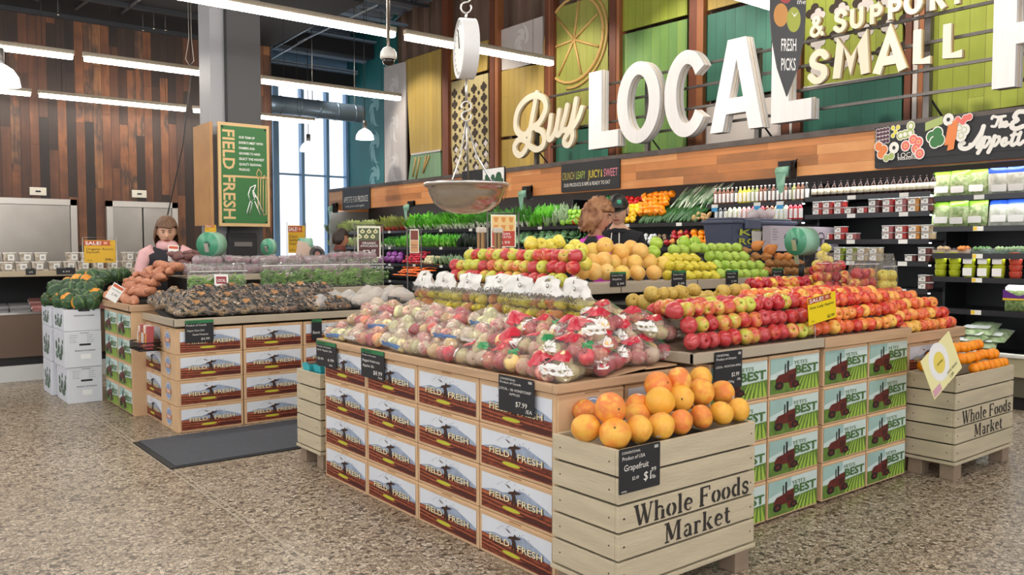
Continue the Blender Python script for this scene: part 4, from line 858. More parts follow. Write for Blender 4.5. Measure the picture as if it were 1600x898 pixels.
def apple_bag(kind, r, nx, ny, style, sd, tail=True):
    """bag lying on its side; long side along X"""
    t = thing('apple_bag', 'x', 'bag of apples'); rr = random.Random(sd); C_ = []
    for a in range(nx):
        for b in range(ny):
            c = Vector(((a-(nx-1)/2)*r*1.92+rr.uniform(-.006, .006)+(b % 2)*r*.3, (b-(ny-1)/2)*r*1.8, r*.95+rr.uniform(0, .012))); C_.append(c)
    if nx*ny >= 6: C_.append(Vector((rr.uniform(-.02, .02), 0, r*2.1)))
    for c in C_: fruit(kind, c, r, parent=t)
    pts = [c+s*r*1.09 for c in C_ for s in SPH]
    o = hull(pts, FILMR if style == 'red' else FILM, 'bag_film', t, .006, 2, sd)
    if tail:
        x = nx*r*.96; m = MB(); V = []; N = 9; W_ = 7
        for k in range(N):
            q = k/(N-1); w = r*(1.5*(1-q)**2+.32+.75*q*q)
            for j in range(W_): u = (j/(W_-1)-.5)*2; V.append((x-r*.2+q*r*2.0, u*w, r*(1.0+.35*math.sin(q*4+sd))+.014*math.sin(u*9+q*6+sd)))
        m.add(V, [(k*W_+j, k*W_+j+1, (k+1)*W_+j+1, (k+1)*W_+j) for k in range(N-1) for j in range(W_-1)], FILM, True); m.build('bag_neck', t)
    if style == 'red':
        patch_on(o, REDP, 'red_band', t, lambda c, n: n.z > .35 and abs(c.x+.03) < .040 and c.y > -.045)
        patch_on(o, LEAFG, 'leaf_print', t, lambda c, n: n.z > .15 and (c.x-.065)**2/.0006+(c.y+.02)**2/.0009 < 1, .002)
        patch_on(o, WHP, 'white_label', t, lambda c, n: n.z > .2 and abs(c.x+.105) < .018, .0025)
    else:
        patch_on(o, BLUP if sd % 2 else WHP, 'label_strip', t, lambda c, n: n.y < -.1 and abs(c.z-r*1.0) < .010 and abs(c.x) < .09, .002)
    return t
def place_bag(proto, loc, rot, label, grp, sc=None): return dup(proto, loc, rot, label, grp, sc)
PB = [apple_bag('pale', .039, 3, 2, 'plain', 1), apple_bag('pale', .040, 3, 2, 'plain', 2), apple_bag('pinkp', .039, 3, 2, 'plain', 5), apple_bag('pale', .041, 3, 2, 'red', 3), apple_bag('pinkp', .040, 3, 2, 'red', 4)]
used = set()
def take(i, loc, rot, label, grp):
    if i in used: return place_bag(PB[i], loc, rot, label, grp)
    used.add(i); o = PB[i]; o.location = loc; o.rotation_euler = rot; o['label'] = label; o['group'] = grp; return o
def surf(x): return .842+(x-2.32)*.09
LAY = ['lowest', 'second', 'third', 'top']
# layers climb away from the front edge; long side along Y
n = 0
for ly in range(3):
    x = 2.41+.125*ly; z = surf(x)+.004+.058*ly; cnt = 9
    for k in range(cnt):
        y = 4.79-k*.245-(.11 if ly % 2 else 0)
        if y < 2.72: continue
        near = y < 3.45; i = (3+((k+ly) % 2)) if near else (k+ly*2) % 3
        if ly == 3 and k % 2 and not near: continue
        rz = PI/2+R.uniform(-.22, .22)+(PI if R.random() < .5 else 0)
        take(i, (x+R.uniform(-.012, .012), y, z+R.uniform(0, .015)), (R.uniform(-.05, .05), R.uniform(-.08, .08), rz), '%s bag of apples, %s from the far end, %s layer of the near island' % ('red-printed' if near else 'clear', ORD[k], LAY[ly]), 'bagged apples on the near island')
for k, (x, y, z) in enumerate(((2.44, 2.71, .862), (2.66, 2.70, .875), (2.88, 2.71, .895), (3.02, 2.76, .90), (2.55, 2.80, .93), (2.76, 2.79, .945), (2.95, 2.84, .965), (2.70, 2.93, 1.0), (2.9, 2.98, 1.02), (3.02, 3.08, .96), (3.10, 2.78, .985), (3.13, 2.93, 1.02), (3.06, 3.10, 1.045), (2.82, 2.86, 1.03))):
    take(3+(k % 2), (x, y, z), (0, R.uniform(-.1, .1), R.uniform(-.5, .5)), 'red-printed bag of apples, %s along the short front edge behind the grapefruit' % ORD[k], 'bagged apples behind the grapefruit crate')
# pear bags
PRT = mat('bag_black_print', '#3a3a38', .5)
WT = NT('white_printed_film'); _c = WT.coord(); _v = WT.n('ShaderNodeTexNoise', i={'Vector': _c, 'Scale': 34., 'Detail': 3.}).outputs[0]
_z = WT.n('ShaderNodeSeparateXYZ', i={0: _c}).outputs[2]
_k = WT.math('GREATER_THAN', WT.math('ADD', WT.math('MULTIPLY', _z, 9.), _v), 1.86)
_b = WT.bsdf(Roughness=.3); _b.inputs['Base Color'].default_value = lin('#f4f2ec'); _nb = WT.n('ShaderNodeBump', i={'Strength': .7, 'Distance': .01, 'Height': WT.n('ShaderNodeTexNoise', i={'Vector': _c, 'Scale': 20., 'Detail': 2.}).outputs[0]}); WT.l(_nb.outputs[0], _b.inputs['Normal'])
_t = WT.n('ShaderNodeBsdfTransparent').outputs[0]
WTOP = WT.fin(WT.n('ShaderNodeMixShader', i={0: WT.math('ADD', WT.math('MULTIPLY', _k, .76), .16), 1: _t, 2: _b.outputs[0]}).outputs[0])
def pear_bag(sd, kinds, up=1., lying=False):
    t = thing('pear_bag', 'x', 'bag of pears'); rr = random.Random(sd); C_ = []
    for a in range(4):
        for b in range(2):
            c = Vector(((a-1.5)*.070+rr.uniform(-.008, .008), rr.uniform(-.012, .012)-.02+b*.02, .037+b*.062)); C_.append(c)
            fruit(kinds[(a+b) % len(kinds)], c, .036, parent=t, rot=(rr.uniform(1, 2), rr.uniform(-.8, .8), rr.uniform(-1.2, 1.2)))
    o = hull([c+s*.045 for c in C_ for s in SPH], FILM2, 'bag_film', t, .006, 2, sd)
    m = MB(); NX, NZ = 15, 9; V = []
    def P(u, q, side):
        w = .145*(1-.34*q**1.6)*(1+.10*math.sin(sd+4*q+u)); d = .055*(1-q)**.8+.004; x = u*w; y = side*d*math.sqrt(max(0, 1-u*u))+.012*math.sin(u*5+sd)*q
        z = .118+q*.125*up+(.02*math.cos(u*1.5)-.01)*q; y += .022*mnoise.noise(Vector((x*24, z*24, sd+side))); z += .012*mnoise.noise(Vector((x*14, sd*3., 0)))*q
        return Vector((x, y-.01, z))
    fr = []
    for side in (-1, 1):
        b = len(V)
        for k in range(NZ):
            for j in range(NX): V.append(P(j/(NX-1)*2-1, k/(NZ-1), side))
        fs = []
        for k in range(NZ-1):
            for j in range(NX-1):
                if k == NZ-3 and 5 < j < 9-1: continue
                fs.append((b+k*NX+j, b+k*NX+j+1, b+(k+1)*NX+j+1, b+(k+1)*NX+j))
        fr += fs
    m.add(V, fr, WTOP, True); m.build('white_bag_top', t)
    m = MB()
    for line, z, s in (('ORGANIC', .128, .046), ('CLEAN', .106, .018)):
        Vt, Fs, bb = text_geo(line, .0); hw = (bb[2]-bb[0])/2; P2 = []
        for a, b_ in Vt:
            x = (a-hw-bb[0])*s; zz = z+b_*s; P2.append((x*.95, -.083, zz))
        m.add(P2, Fs, PRT)
    m.build('bag_print', t)
    m = MB(); m.lathe([(.013, 0), (.013, .001)], 16, PRT, (.05, -.060, .20), 'y'); m.lathe([(.010, -.0005), (.010, .0)], 16, WHP, (.05, -.0605, .20), 'y'); m.build('round_seal', t)
    return t
pb = [pear_bag(1, ['bartlett', 'bosco']), pear_bag(2, ['bartlett']), pear_bag(3, ['bartlett', 'bartlett', 'bosco'])]
for k, (y, i, tl) in enumerate(((4.66, 0, .0), (4.42, 2, .1), (4.16, 1, -.05), (3.90, 2, -.35), (3.66, 1, .1), (3.42, 0, .0), (3.24, 1, .2))):
    lab = 'white-topped bag of organic pears, %s from the left on the pine riser' % ORD[k]; xx = 2.975+(0.06 if k == 6 else 0)
    o = dup(pb[i], (xx, y, 1.04), (tl*.6, tl*.2, RX+R.uniform(-.2, .2)), lab, 'bagged organic pears') if k > 2 or i in used and False else None
    if o is None:
        o = pb[k] if k < 3 else o; o.location = (xx, y, 1.04); o.rotation_euler = (0, 0, RX+R.uniform(-.2, .2)); o['label'] = lab; o['group'] = 'bagged organic pears'
# clear bags of apples hanging open on the right
def tall_bag(sd, kind, label, loc, rz, w=.2, h=.33):
    t = thing('clear_fruit_bag', label, 'bag of apples', loc, rz, 'tall clear bags of apples'); rr = random.Random(sd); C_ = []
    for b in range(3):
        for a in range(3): c = Vector(((a-1)*.072+rr.uniform(-.006, .006), rr.uniform(-.012, .012), .04+.066*b)); C_.append(c); fruit(kind, c, .040, parent=t)
    m = MB(); N = 20; M_ = 12; V = []
    for k in range(M_):
        q = k/(M_-1); 
        for j in range(N):
            a = 2*PI*j/N; x = w*.60*math.copysign(abs(math.cos(a))**.6, math.cos(a)); y = .062*math.sin(a)*(1-.75*max(0, q-.6)/.4)
            V.append((x+.006*mnoise.noise(Vector((x*30, q*9, sd))), y+.014*mnoise.noise(Vector((x*22, y*22, q*8+sd))), q*h))
    m.add(V, [(k*N+j, k*N+(j+1) % N, (k+1)*N+(j+1) % N, (k+1)*N+j) for k in range(M_-1) for j in range(N)]+[tuple(range(N-1, -1, -1))], FILM2, True); m.build('bag_film', t)
    m = MB(); m.box(-w*.6, w*.6, -.035, -.033, h*.72, h*.73, WHP); m.build('zip_strip', t); return t
tall_bag(3, 'gold', 'open clear bag of red apples leaning at the shelf end', (5.52, 3.02, 1.09), -.2)
tall_bag(5, 'yellow', 'open clear bag of yellow apples, right of the red-filled one', (5.76, 2.98, 1.07), .1)
tall_bag(7, 'gold', 'open clear bag of red apples, left of the other two', (5.40, 3.22, 1.13), -.3, .18, .28)
# ================================================================ WALL COOLER
FRZ = planks('frieze_boards', 2, 1, .105, 1.3, [(0, '#a0693f'), (.2, '#c47d46'), (.5, '#d98f54'), (.8, '#e5a368'), (1, '#cf8750')], rough=.5, bump=.2, grain=9., gap=.002)
RUST = mat('aged_steel_cap', '#6d645f', .6, .4, var=.3, scale=6)
CASEB = mat('case_black', '#08080a', .5); CASEG = mat('case_olive_panel', '#b7ad8e', .5, var=.1, scale=3); CASED = mat('case_dark_olive', '#5a5648', .5)
LEDC = mat('case_led_strip', '#ffffff', .5, emit='#f6fbff', es=7.)
YA, YB = -1.5, 16.38
fz = thing('wood_header', 'long orange-brown plank header running above the refrigerated wall case', 'header', (8.0, 7, 2.2))
m = MB(); m.box(8.0, 8.06, YA, YB, 2.205, 2.60, FRZ); m.box(8.06, 8.95, YB-.05, YB, 2.205, 2.6, FRZ); part(fz, m, 'plank_face')
m = MB(); m.box(7.985, 8.07, YA, YB+.01, 2.60, 2.665, RUST); part(fz, m, 'steel_cap')
m = MB(); m.box(8.07, 8.92, YA, 15.7, 2.55, 2.60, BLK2); part(fz, m, 'header_top')
case = thing('refrigerated_case', 'long black open refrigerated produce case along the right wall', 'refrigerated case', (8.4, 7, 0))
m = MB(); m.box(8.08, 8.95, YA, YB, 0, .12, BLK2); m.box(8.03, 8.06, YA, YB, .12, .30, CASED); m.box(8.0, 8.05, YA, YB, .30, .46, CASEG); m.box(8.05, 8.95, YA, YB, .12, .44, CASEB); part(case, m, 'base')
m = MB(); m.bevbox(7.975, 8.05, YA, YB, .465, .50, mat('case_bumper_white', '#dcdad2', .3), .008); part(case, m, 'bumper')
m = MB(); m.box(8.92, 8.98, YA, YB, .12, 2.55, CASEB); part(case, m, 'back_panel')
m = MB(); m.box(8.0, 8.95, YB-.04, YB, .12, 2.2, mat('case_end_grey', '#8c8984', .4, .4)); part(case, m, 'end_panel')
m = MB(); m.box(8.14, 8.19, YA, YB, 2.235, 2.26, LEDC); part(case, m, 'led_strip')
for y in (5.16, 3.78, 6.5, 9.2): 
    m = MB(); m.box(8.45, 8.92, y-.012, y+.012, .5, 2.15, CASEB); part(case, m, 'divider')
SHF = mat('shelf_black', '#101012', .4); RAIL = mat('shelf_rail', '#3b3b3e', .3, .3); TAGW = mat('price_tag_white', '#f0efe9', .5); TAGY = mat('price_tag_yellow', '#f4cf3c', .5); TAGB = mat('price_tag_blue', '#3fa0d8', .5)
random.seed(3)
def shelf(y0, y1, z, xf=8.16, tags=None, lit=True, blue=None, yel=()):
    m = MB(); m.box(xf, 8.92, y0, y1, z-.03, z-.008, SHF); m.box(xf-.012, xf, y0, y1, z-.045, z+.004, RAIL)
    s = part(case, m, 'shelf')
    if lit:
        m = MB(); m.box(xf+.03, xf+.05, y0, y1, z-.04, z-.031, LEDC); q = m.build('led_strip', s); 
    tg = tags if tags is not None else [y0+.25+.55*k for k in range(int((y1-y0)/.55))]
    for k, y in enumerate(tg):
        m = MB(); m.box(xf-.016, xf-.012, y-.045, y+.045, z-.042, z, TAGW); 
        if blue: m.box(xf-.018, xf-.016, y-.045, y+.045, z-.085, z-.04, TAGB)
        if yel == 'all' or k in yel: m.box(xf-.0175, xf-.016, y+.01, y+.043, z-.038, z-.004, TAGY)
        m.build('price_tag', s)
    return s
for z in (1.926, 1.636, 1.382, 1.16, .86): shelf(2.0, 3.76, z, yel='all' if z < 1.7 else ())
for z in (1.98, 1.79, 1.52, 1.30, 1.03): shelf(3.80, 5.14, z)
for z in (1.955, 1.745): shelf(5.18, 6.47, z, blue=True, tags=[5.45, 5.75, 6.35])
for z in (1.75, 1.44, 1.12, .80): shelf(6.52, 16.3, z, tags=[6.9+k*.9 for k in range(10)])
def sy(px): return onx(px, 360, 8.3).y
# --- bottles
def bottle_mesh(h, r, body, cap, label, lh=(.12, .78)):
    m = MB(); m.lathe([(r*.9, 0), (r, .01), (r, h*.66), (r*.85, h*.74), (r*.4, h*.84), (r*.38, h*.92)], 12, body); m.lathe([(r*.45, h*.92), (r*.45, h)], 10, cap)
    m.add([(r*1.03*math.cos(math.radians(a)), r*1.03*math.sin(math.radians(a)), z) for a in range(180, 301, 20) for z in (h*lh[0], h*lh[1]*.8)], [(2*k, 2*k+2, 2*k+3, 2*k+1) for k in range(6)], label, True); return m.mesh('bottle')
def sh_items(mesh, pxs, X, z, lab, cat, grp, name, rz=0, jz=0, sc=1.):
    for k, px in enumerate(pxs):
        o = bpy.data.objects.new(name, mesh if not isinstance(mesh, list) else R.choice(mesh)); COL.objects.link(o); o.location = (X, onx(px, 360, X).y, z+jz); o.rotation_euler = (0, 0, RX+rz+R.uniform(-.1, .1)); o.scale = (sc,)*3
        tag(o, lab % ORD[min(k, 38)], cat, grp)
GLB = [mat('juice_'+n, c, .2, coat) for n, c, coat in ()] if False else None
JU = {n: mat('juice_'+n, c, .15) for n, c in (('brown', '#7a4a32'), ('yellow', '#e3cf3e'), ('dark', '#33302e'), ('red', '#c8303c'), ('pink', '#e59a9a'), ('cream', '#e6e2b8'), ('green', '#98a05a'))}
LBL = mat('bottle_label', '#f2f1ec', .4); CAPW = mat('bottle_cap_clear', '#cfd2d0', .3); SYR = mat('syrup_dark', '#2b1a16', .12)
bt = {n: bottle_mesh(.195, .028, v, CAPW, LBL, (.10, .80)) for n, v in JU.items()}
seq = ['brown', 'brown', 'brown', 'brown', 'brown', 'dark', 'yellow', 'yellow', 'yellow', 'green', 'green', 'brown', 'brown', 'dark', 'brown', 'dark', 'dark', 'brown', 'dark', 'green', 'brown', 'brown', 'dark']
for k, n in enumerate(seq): sh_items(bt[n], [1118+6.45*k], 8.22, 1.957, 'tall %s juice bottle with white label, %s from left on the upper juice shelf' % (n, ORD[k]), 'bottle', 'juice bottles on the upper shelf', 'juice_bottle') if False else (lambda o: None)(None)
def bottles(seq, x0, dx, z, shelfn):
    for k, n in enumerate(seq):
        o = bpy.data.objects.new('juice_bottle', bt[n]); COL.objects.link(o); o.location = (8.22, onx(x0+dx*k, 330, 8.22).y, z); o.rotation_euler = (0, 0, R.uniform(-.1, .1))
        tag(o, '%s juice bottle with white label, %s from left on the %s juice shelf' % (n, ORD[k], shelfn), 'bottle', 'juice bottles on the %s shelf' % shelfn)
bottles(seq, 1118, 6.45, 1.957, 'upper'); bottles(['dark', 'dark', 'dark', 'cream', 'cream', 'cream', 'pink', 'pink', 'red', 'red', 'red', 'brown', 'brown', 'cream', 'cream', 'cream', 'red', 'red', 'red'], 1119, 7.3, 1.747, 'lower')
m = MB(); m.lathe([(.03, 0), (.034, .01), (.034, .09), (.028, .115), (.012, .135), (.012, .15)], 12, SYR); m.lathe([(.0125, .15), (.0125, .165)], 8, SYR); m.lathe([(.035, .03), (.035, .092)], 12, mat('cream_label', '#f1ead2', .5)); syr = m.mesh('syrup_bottle')
for k in range(19):
    o = bpy.data.objects.new('syrup_bottle', syr); COL.objects.link(o); o.location = (8.24, onx(1273+10.3*k, 300, 8.24).y, 1.982); tag(o, 'dark squat syrup bottle with cream label, %s from left on the highest shelf' % ORD[k], 'bottle', 'syrup bottles')
# --- fruit cups
def cup(fr):
    m = MB(); m.bevbox(-.055, .055, 0, .09, 0, .062, fr, .008); m.bevbox(-.058, .058, -.003, .093, .062, .070, mat('cup_lid', '#d8dcd8', .2), .003); m.box(-.050, .018, -.003, .0, .006, .056, LBL)
    m.box(-.044, -.03, -.0036, -.003, .04, .05, BLK2); m.box(-.02, .0, -.0036, -.003, .02, .04, mat('label_print_grey', '#b9b6ae', .6)); return m.mesh('fruit_cup')
CU = {n: cup(mat('cup_'+n, c, .3, var=.4, scale=40)) for n, c in (('red', '#c2403c'), ('orange', '#e0963c'), ('green', '#9aa83c'), ('pink', '#b86a6a'), ('brown', '#6e3a34'), ('tan', '#cdb48e'))}
cups = {1.792: ('second', [(1276, 2, 'red'), (1292, 2, 'red'), (1310, 2, 'red'), (1326, 1, 'brown'), (1346, 1, 'red'), (1364, 2, 'brown'), (1386, 2, 'red'), (1406, 2, 'pink'), (1426, 2, 'orange'), (1446, 2, 'brown')]),
        1.522: ('third', [(1276, 1, 'red'), (1293, 1, 'red'), (1311, 2, 'red'), (1330, 1, 'pink'), (1386, 2, 'pink'), (1407, 2, 'red'), (1428, 2, 'orange'), (1448, 2, 'tan')]),
        1.302: ('fourth', [(1311, 2, 'green'), (1330, 2, 'green'), (1348, 2, 'tan'), (1367, 2, 'tan'), (1423, 1, 'brown'), (1444, 2, 'brown')]), 1.032: ('fifth', [(1445, 2, 'brown')])}
for z, (sn, lst) in cups.items():
    for k, (px, n, c) in enumerate(lst):
        for q in range(n):
            o = bpy.data.objects.new('fruit_cup', CU[c]); COL.objects.link(o); o.location = (8.19, onx(px, 360, 8.19).y, z+.071*q); o.rotation_euler = (0, 0, RX)
            tag(o, '%s cut-fruit tub with white label, %s from left%s, %s shelf' % (c, ORD[k], ('', ', upper one')[q] if n > 1 else '', sn), 'fruit tub', 'cut-fruit tubs on the %s shelf' % sn)
# --- salad bags etc at far right
def salad_bag(body, top, name='salad_bag', w=.19, h=.24, lab=True):
    bm = bmesh.new(); bmesh.ops.create_grid(bm, x_segments=10, y_segments=10, size=.5); V = []; 
    m = MB(); N = 11; Vv = []; 
    for side in (-1, 1):
        for a in range(N):
            for b in range(N):
                u = a/(N-1)*2-1; v = b/(N-1)*2-1; t = max(0, (1-u*u)*(1-v*v))**.5
                Vv.append((u*w/2, side*.045*t+.012*mnoise.noise(Vector((u*3, v*3, side*2.)))*t, (v+1)/2*h))
    bm.free(); F1 = []; F2 = []
    for s_ in (0, 1):
        o_ = s_*N*N
        for a in range(N-1):
            for b in range(N-1): (F2 if b >= N-3 else F1).append((o_+a*N+b, o_+(a+1)*N+b, o_+(a+1)*N+b+1, o_+a*N+b+1))
    m.add(Vv, F1, body, True); m.add(Vv, F2, top, True)
    if lab: m.flat(rrect(-w*.33, h*.12, w*.33, h*.38, .01), LBL, (0, -.05, 0), XU, ZU)
    return m.mesh(name)
BGR = mat('salad_in_bag', '#cdd6a6', .25, col2='#8aa862', var=.3, scale=30, bump=.6, bscale=30); BWH = mat('cauliflower_in_bag', '#e9e9df', .25, col2='#c9cdbb', var=.2, scale=24, bump=.6, bscale=30)
BGT = mat('bag_green_top', '#8cc03c', .25); BBT = mat('bag_blue_top', '#2c55c0', .25); DKG = mat('kale_in_bag', '#5d7d4a', .3, col2='#a8b878', var=.4, scale=40, bump=.5)
sb = {'green-topped': salad_bag(BGR, BGT), 'blue-topped': salad_bag(BWH, BBT)}
for z, sn, tilt in ((1.93, 'top', 0), (1.64, 'second', 0)):
    for k, (px, kd) in enumerate(((1472, 'green-topped'), (1499, 'green-topped'), (1527, 'green-topped'), (1562, 'blue-topped'), (1590, 'blue-topped'))):
        o = bpy.data.objects.new('salad_bag', sb[kd]); COL.objects.link(o); o.location = (8.25, onx(px, 330, 8.25).y, z); o.rotation_euler = (R.uniform(-.15, .15), 0, RX+R.uniform(-.15, .15))
        tag(o, '%s clear salad bag, %s from left on the %s shelf of the right case' % (kd, ORD[k], sn), 'salad bag', 'salad bags on the %s shelf' % sn)
def traypack(c1, c2):
    m = MB(); m.bevbox(-.085, .085, 0, .14, 0, .03, c2, .008)
    for k in range(9): m.blob((R.uniform(-.06, .06), R.uniform(.0, .11), .045), R.uniform(.02, .03), c1, 1, .2)
    m.bevbox(-.087, .087, -.003, .002, .0, .05, CLEAR, .001); return m.mesh('vegetable_tray')
tp = [traypack(mat('tray_'+n, c, .4), mat('tray_base_'+n, d, .4)) for n, c, d in (('tan', '#c8ad84', '#c9b49a'), ('orange', '#e08a42', '#d9c3a6'), ('green', '#6f9a5c', '#3c5a38'), ('pale', '#a8c48c', '#4f7f60'), ('pale2', '#9dbb84', '#4f7f60'))]
for k, (px, t_) in enumerate(((1471, 0), (1501, 1), (1531, 2), (1562, 3), (1590, 4))):
    o = bpy.data.objects.new('vegetable_tray', tp[t_]); COL.objects.link(o); o.location = (8.19, onx(px, 385, 8.19).y, 1.385); o.rotation_euler = (0, 0, RX); tag(o, '%s wrapped vegetable tray, %s from left on the middle shelf' % (('tan', 'orange', 'green', 'pale green', 'light green')[t_], ORD[k]), 'vegetable tray', 'wrapped vegetable trays')
def tub(c, lab):
    m = MB(); m.lathe([(.045, 0), (.05, .03), (.052, .05), (.052, .056)], 16, c); 
    if lab: m.box(-.04, .04, -.054, -.048, .008, .046, LBL)
    m.lathe([(.054, .05), (.054, .058), (0, .059)], 16, c); return m.mesh('deli_tub')
TL = {('lime', 0): tub(mat('guacamole_tub', '#b6bf2c', .3), False), ('lime', 1): tub(MATS['guacamole_tub'], True), ('red', 0): tub(mat('salsa_tub', '#c04a38', .3), False)}
for k, (px, c, n, lb) in enumerate(((1470, 'lime', 4, 0), (1492, 'lime', 4, 0), (1515, 'lime', 2, 1), (1538, 'lime', 2, 1), (1561, 'lime', 2, 1), (1587, 'red', 4, 0))):
    for q in range(n):
        o = bpy.data.objects.new('deli_tub', TL[(c, lb)]); COL.objects.link(o); o.location = (8.22, onx(px, 420, 8.22).y, 1.162+q*(.0585)); o.rotation_euler = (0, 0, RX); o.scale = (1, 1, 1) if n > 2 else (1, 1, 1.9)
        if n == 2: o.location.z = 1.162+q*.112
        tag(o, '%s deli tub%s, %s in its stack from below, %s stack from left' % (c, ' with white label' if lb else '', ORD[q], ORD[k]), 'deli tub', 'stacked deli tubs')
o = bpy.data.objects.new('salad_bag', salad_bag(DKG, WHP, 'salad_bag', .26, .24, False)); COL.objects.link(o); o.location = (8.25, onx(1595, 460, 8.25).y, .862); o.rotation_euler = (0, 0, RX); tag(o, 'purple and white printed greens bag alone on the lowest shelf at the right edge', 'salad bag')
m = MB(); m.flat([(-.13, .12), (.13, .12), (.13, .19), (0, .14), (-.13, .2)], mat('bag_purple_print', '#6a2f8a', .35), (0, -.052, 0), XU, ZU); m.build('purple_band', o)
m = MB(); m.flat([(-.13, .10), (.13, .11), (.13, .12), (-.13, .12)], TAGY, (0, -.053, 0), XU, ZU); m.build('yellow_band', o)
lgb = salad_bag(mat('romaine_in_bag', '#b9c49a', .3, col2='#7c9464', var=.3, scale=20, bump=.6), mat('bag_clear_end', '#ccd4c4', .2), 'greens_bag', .2, .3)
for k, (px, py_, z) in enumerate(((1506, 525, .50), (1522, 520, .56), (1540, 527, .50), (1512, 512, .62), (1532, 515, .62), (1550, 518, .56))):
    o = bpy.data.objects.new('greens_bag', lgb); COL.objects.link(o); p = onx(px, py_, 8.3); o.location = (8.22+.02*k, p.y, z); o.rotation_euler = (-1.25, 0, RX+R.uniform(-.3, .3)); tag(o, 'pale bag of hearts of greens lying in the bottom well, %s of six' % ORD[k], 'salad bag', 'greens bags in the bottom well')
# --- leafy produce
LG = {n: skin('leaf_'+n, c, .45, 5, .5) for n, c in (('bright', ['#4fae1f', '#74cc36', '#3d9618', '#8cdc50']), ('mid', ['#3f8a2a', '#5ba63c', '#327322']), ('olive', ['#7c8a3a', '#9aa34e', '#5f7030']), ('dark', ['#1f2a20', '#2f3a2c', '#3d4638']), ('pale', ['#c2d678', '#dbe6a0', '#a5c25c']), ('silver', ['#8fae7c', '#a9c296', '#7a9c68']), ('broc', ['#5f8a54', '#7aa06a', '#4a7444']))}
STW = mat('white_stalk', '#eef0dc', .5); STR = mat('red_stalk', '#d2233c', .5); STG = mat('green_stalk', '#a9c86a', .5)
def leafy(lm, st, seed, n=12, L=.2, w=.05, curl=.5, sr=.014):
    m = MB(); rr = random.Random(seed)
    for k in range(n):
        a = rr.uniform(-1.3, 1.3); b = rr.uniform(-.6, .9); ln = L*rr.uniform(.75, 1.1); d = Vector((math.sin(a)*.55, -math.cos(a)*.30*b-.05, 1)).normalized(); base = Vector((rr.uniform(-.02, .02), rr.uniform(-.02, .02), 0))
        side = d.cross(Vector((0, -1, 0))).normalized(); nn = side.cross(d); V = []; M_ = 6
        for q in range(M_):
            t = q/(M_-1); c = base+d*ln*t-nn*(curl*ln*t*t*.4*rr.uniform(.6, 1.2)); ww = w*(math.sin(PI*min(1, .1+t*.95))**.8)*rr.uniform(.8, 1.2)*(0.35+.65*t if t < .5 else 1)
            V += [c-side*ww+nn*rr.uniform(-.012, .012), c+nn*.006, c+side*ww+nn*rr.uniform(-.012, .012)]
        m.add(V, [(q*3+j, q*3+j+1, q*3+j+4, q*3+j+3) for q in range(M_-1) for j in (0, 1)], lm, True)
        if st: m.tube([base-d*.02, base+d*ln*.45], [sr, sr*.5], st, 5)
    return m.mesh('leafy_bunch')
def headveg(lm, seed, r=.075):
    m = MB(); rr = random.Random(seed)
    for k in range(14):
        a = rr.uniform(0, 6.3); b = rr.uniform(.2, 1.5); m.blob((r*.62*math.cos(a)*math.cos(b), r*.62*math.sin(a)*math.cos(b), r*.5+r*.5*math.sin(b)), r*.42, lm, 2, .35, 7, seed=k)
    m.tube([(0, 0, -.02), (0, 0, r*.5)], r*.3, STG, 8); return m.mesh('head')
def bulbs(mats_, seed, sp=(1, 1, 1)): m = MB(); m.blob((0, 0, 0), 1, mats_, 2, .08, 2, sp, seed); return m.mesh('bulb')
PP = {n: mat('pepper_'+n, c, .15) for n, c in (('red', '#cc2a26'), ('yellow', '#f5c414'), ('orange', '#f28a14'), ('green', '#2c6a2c'), ('light green', '#8cbf3c'))}
def pepper(mm): m = MB(); m.lathe([(0, -.9), (.3, -1.0), (.6, -.95), (.85, -.6), (.98, 0), (1, .5), (.8, .85), (.45, .88), (.2, .7), (0, .66)], 20, mm, lobes=4, la=.10); m.tube([(0, 0, .66), (.05, 0, 1.1)], [.1, .13], STG, 6); return m.mesh('bell_pepper')
PEP = {n: pepper(v) for n, v in PP.items()}
CUC = mat('cucumber_skin', '#3c6a34', .35, var=.35, scale=20); ZUC = mat('zucchini_skin', '#355a34', .35, col2='#7f9a74', var=.3, scale=14, stretch=(.2, 1, 1)); LEEK = mat('leek_white', '#dfe6cf', .4, col2='#6e9060', var=.3, scale=5)
def cuke(mm, L=.17, r=.018): m = MB(); m.tube([(-L+L*2*k/8, .012*math.sin(k*.5), 0) for k in range(9)], [r*.35]+[r*.85]+[r]*5+[r*.85]+[r*.4], mm, 9); return m.mesh('cucumber')
CK = [cuke(CUC, .13, .02), cuke(CUC, .12, .018)]; LK = [cuke(LEEK, .16, .014), cuke(ZUC, .13, .018)]
def fill(meshes, name, p0, p1, z, nlev, step, lab, cat, grp, X0=8.24, dX=.12, dz=.1, rot=None, sc=1., jit=.012, n_max=None):
    ya, yb = sy(p0), sy(p1); n = max(1, int(abs(ya-yb)/step)); c = 0
    for lv in range(nlev):
        for k in range(n+1):
            y = ya+(yb-ya)*(k+(.5 if lv % 2 else 0))/max(1, n)
            if y < min(ya, yb)-.001: continue
            o = bpy.data.objects.new(name, R.choice(meshes)); COL.objects.link(o); o.location = (X0+dX*lv+R.uniform(-jit, jit), y+R.uniform(-jit, jit), z+dz*lv+R.uniform(0, jit))
            o.rotation_euler = rot() if rot else (0, 0, RX+R.uniform(-.4, .4)); s = sc*R.uniform(.88, 1.1); o.scale = (s, s, s); c += 1
            tag(o, lab % (ORD[min(k, 38)], ('front', 'second', 'third', 'fourth', 'fifth')[lv]), cat, grp)
up_rot = lambda: (R.uniform(-.15, .15), R.uniform(-.15, .15), RX+R.uniform(-.4, .4))
lean = lambda: (R.uniform(.15, .45), R.uniform(-.2, .2), RX+R.uniform(-.4, .4))
rnd = lambda: (R.uniform(0, 6), R.uniform(0, 6), R.uniform(0, 6))
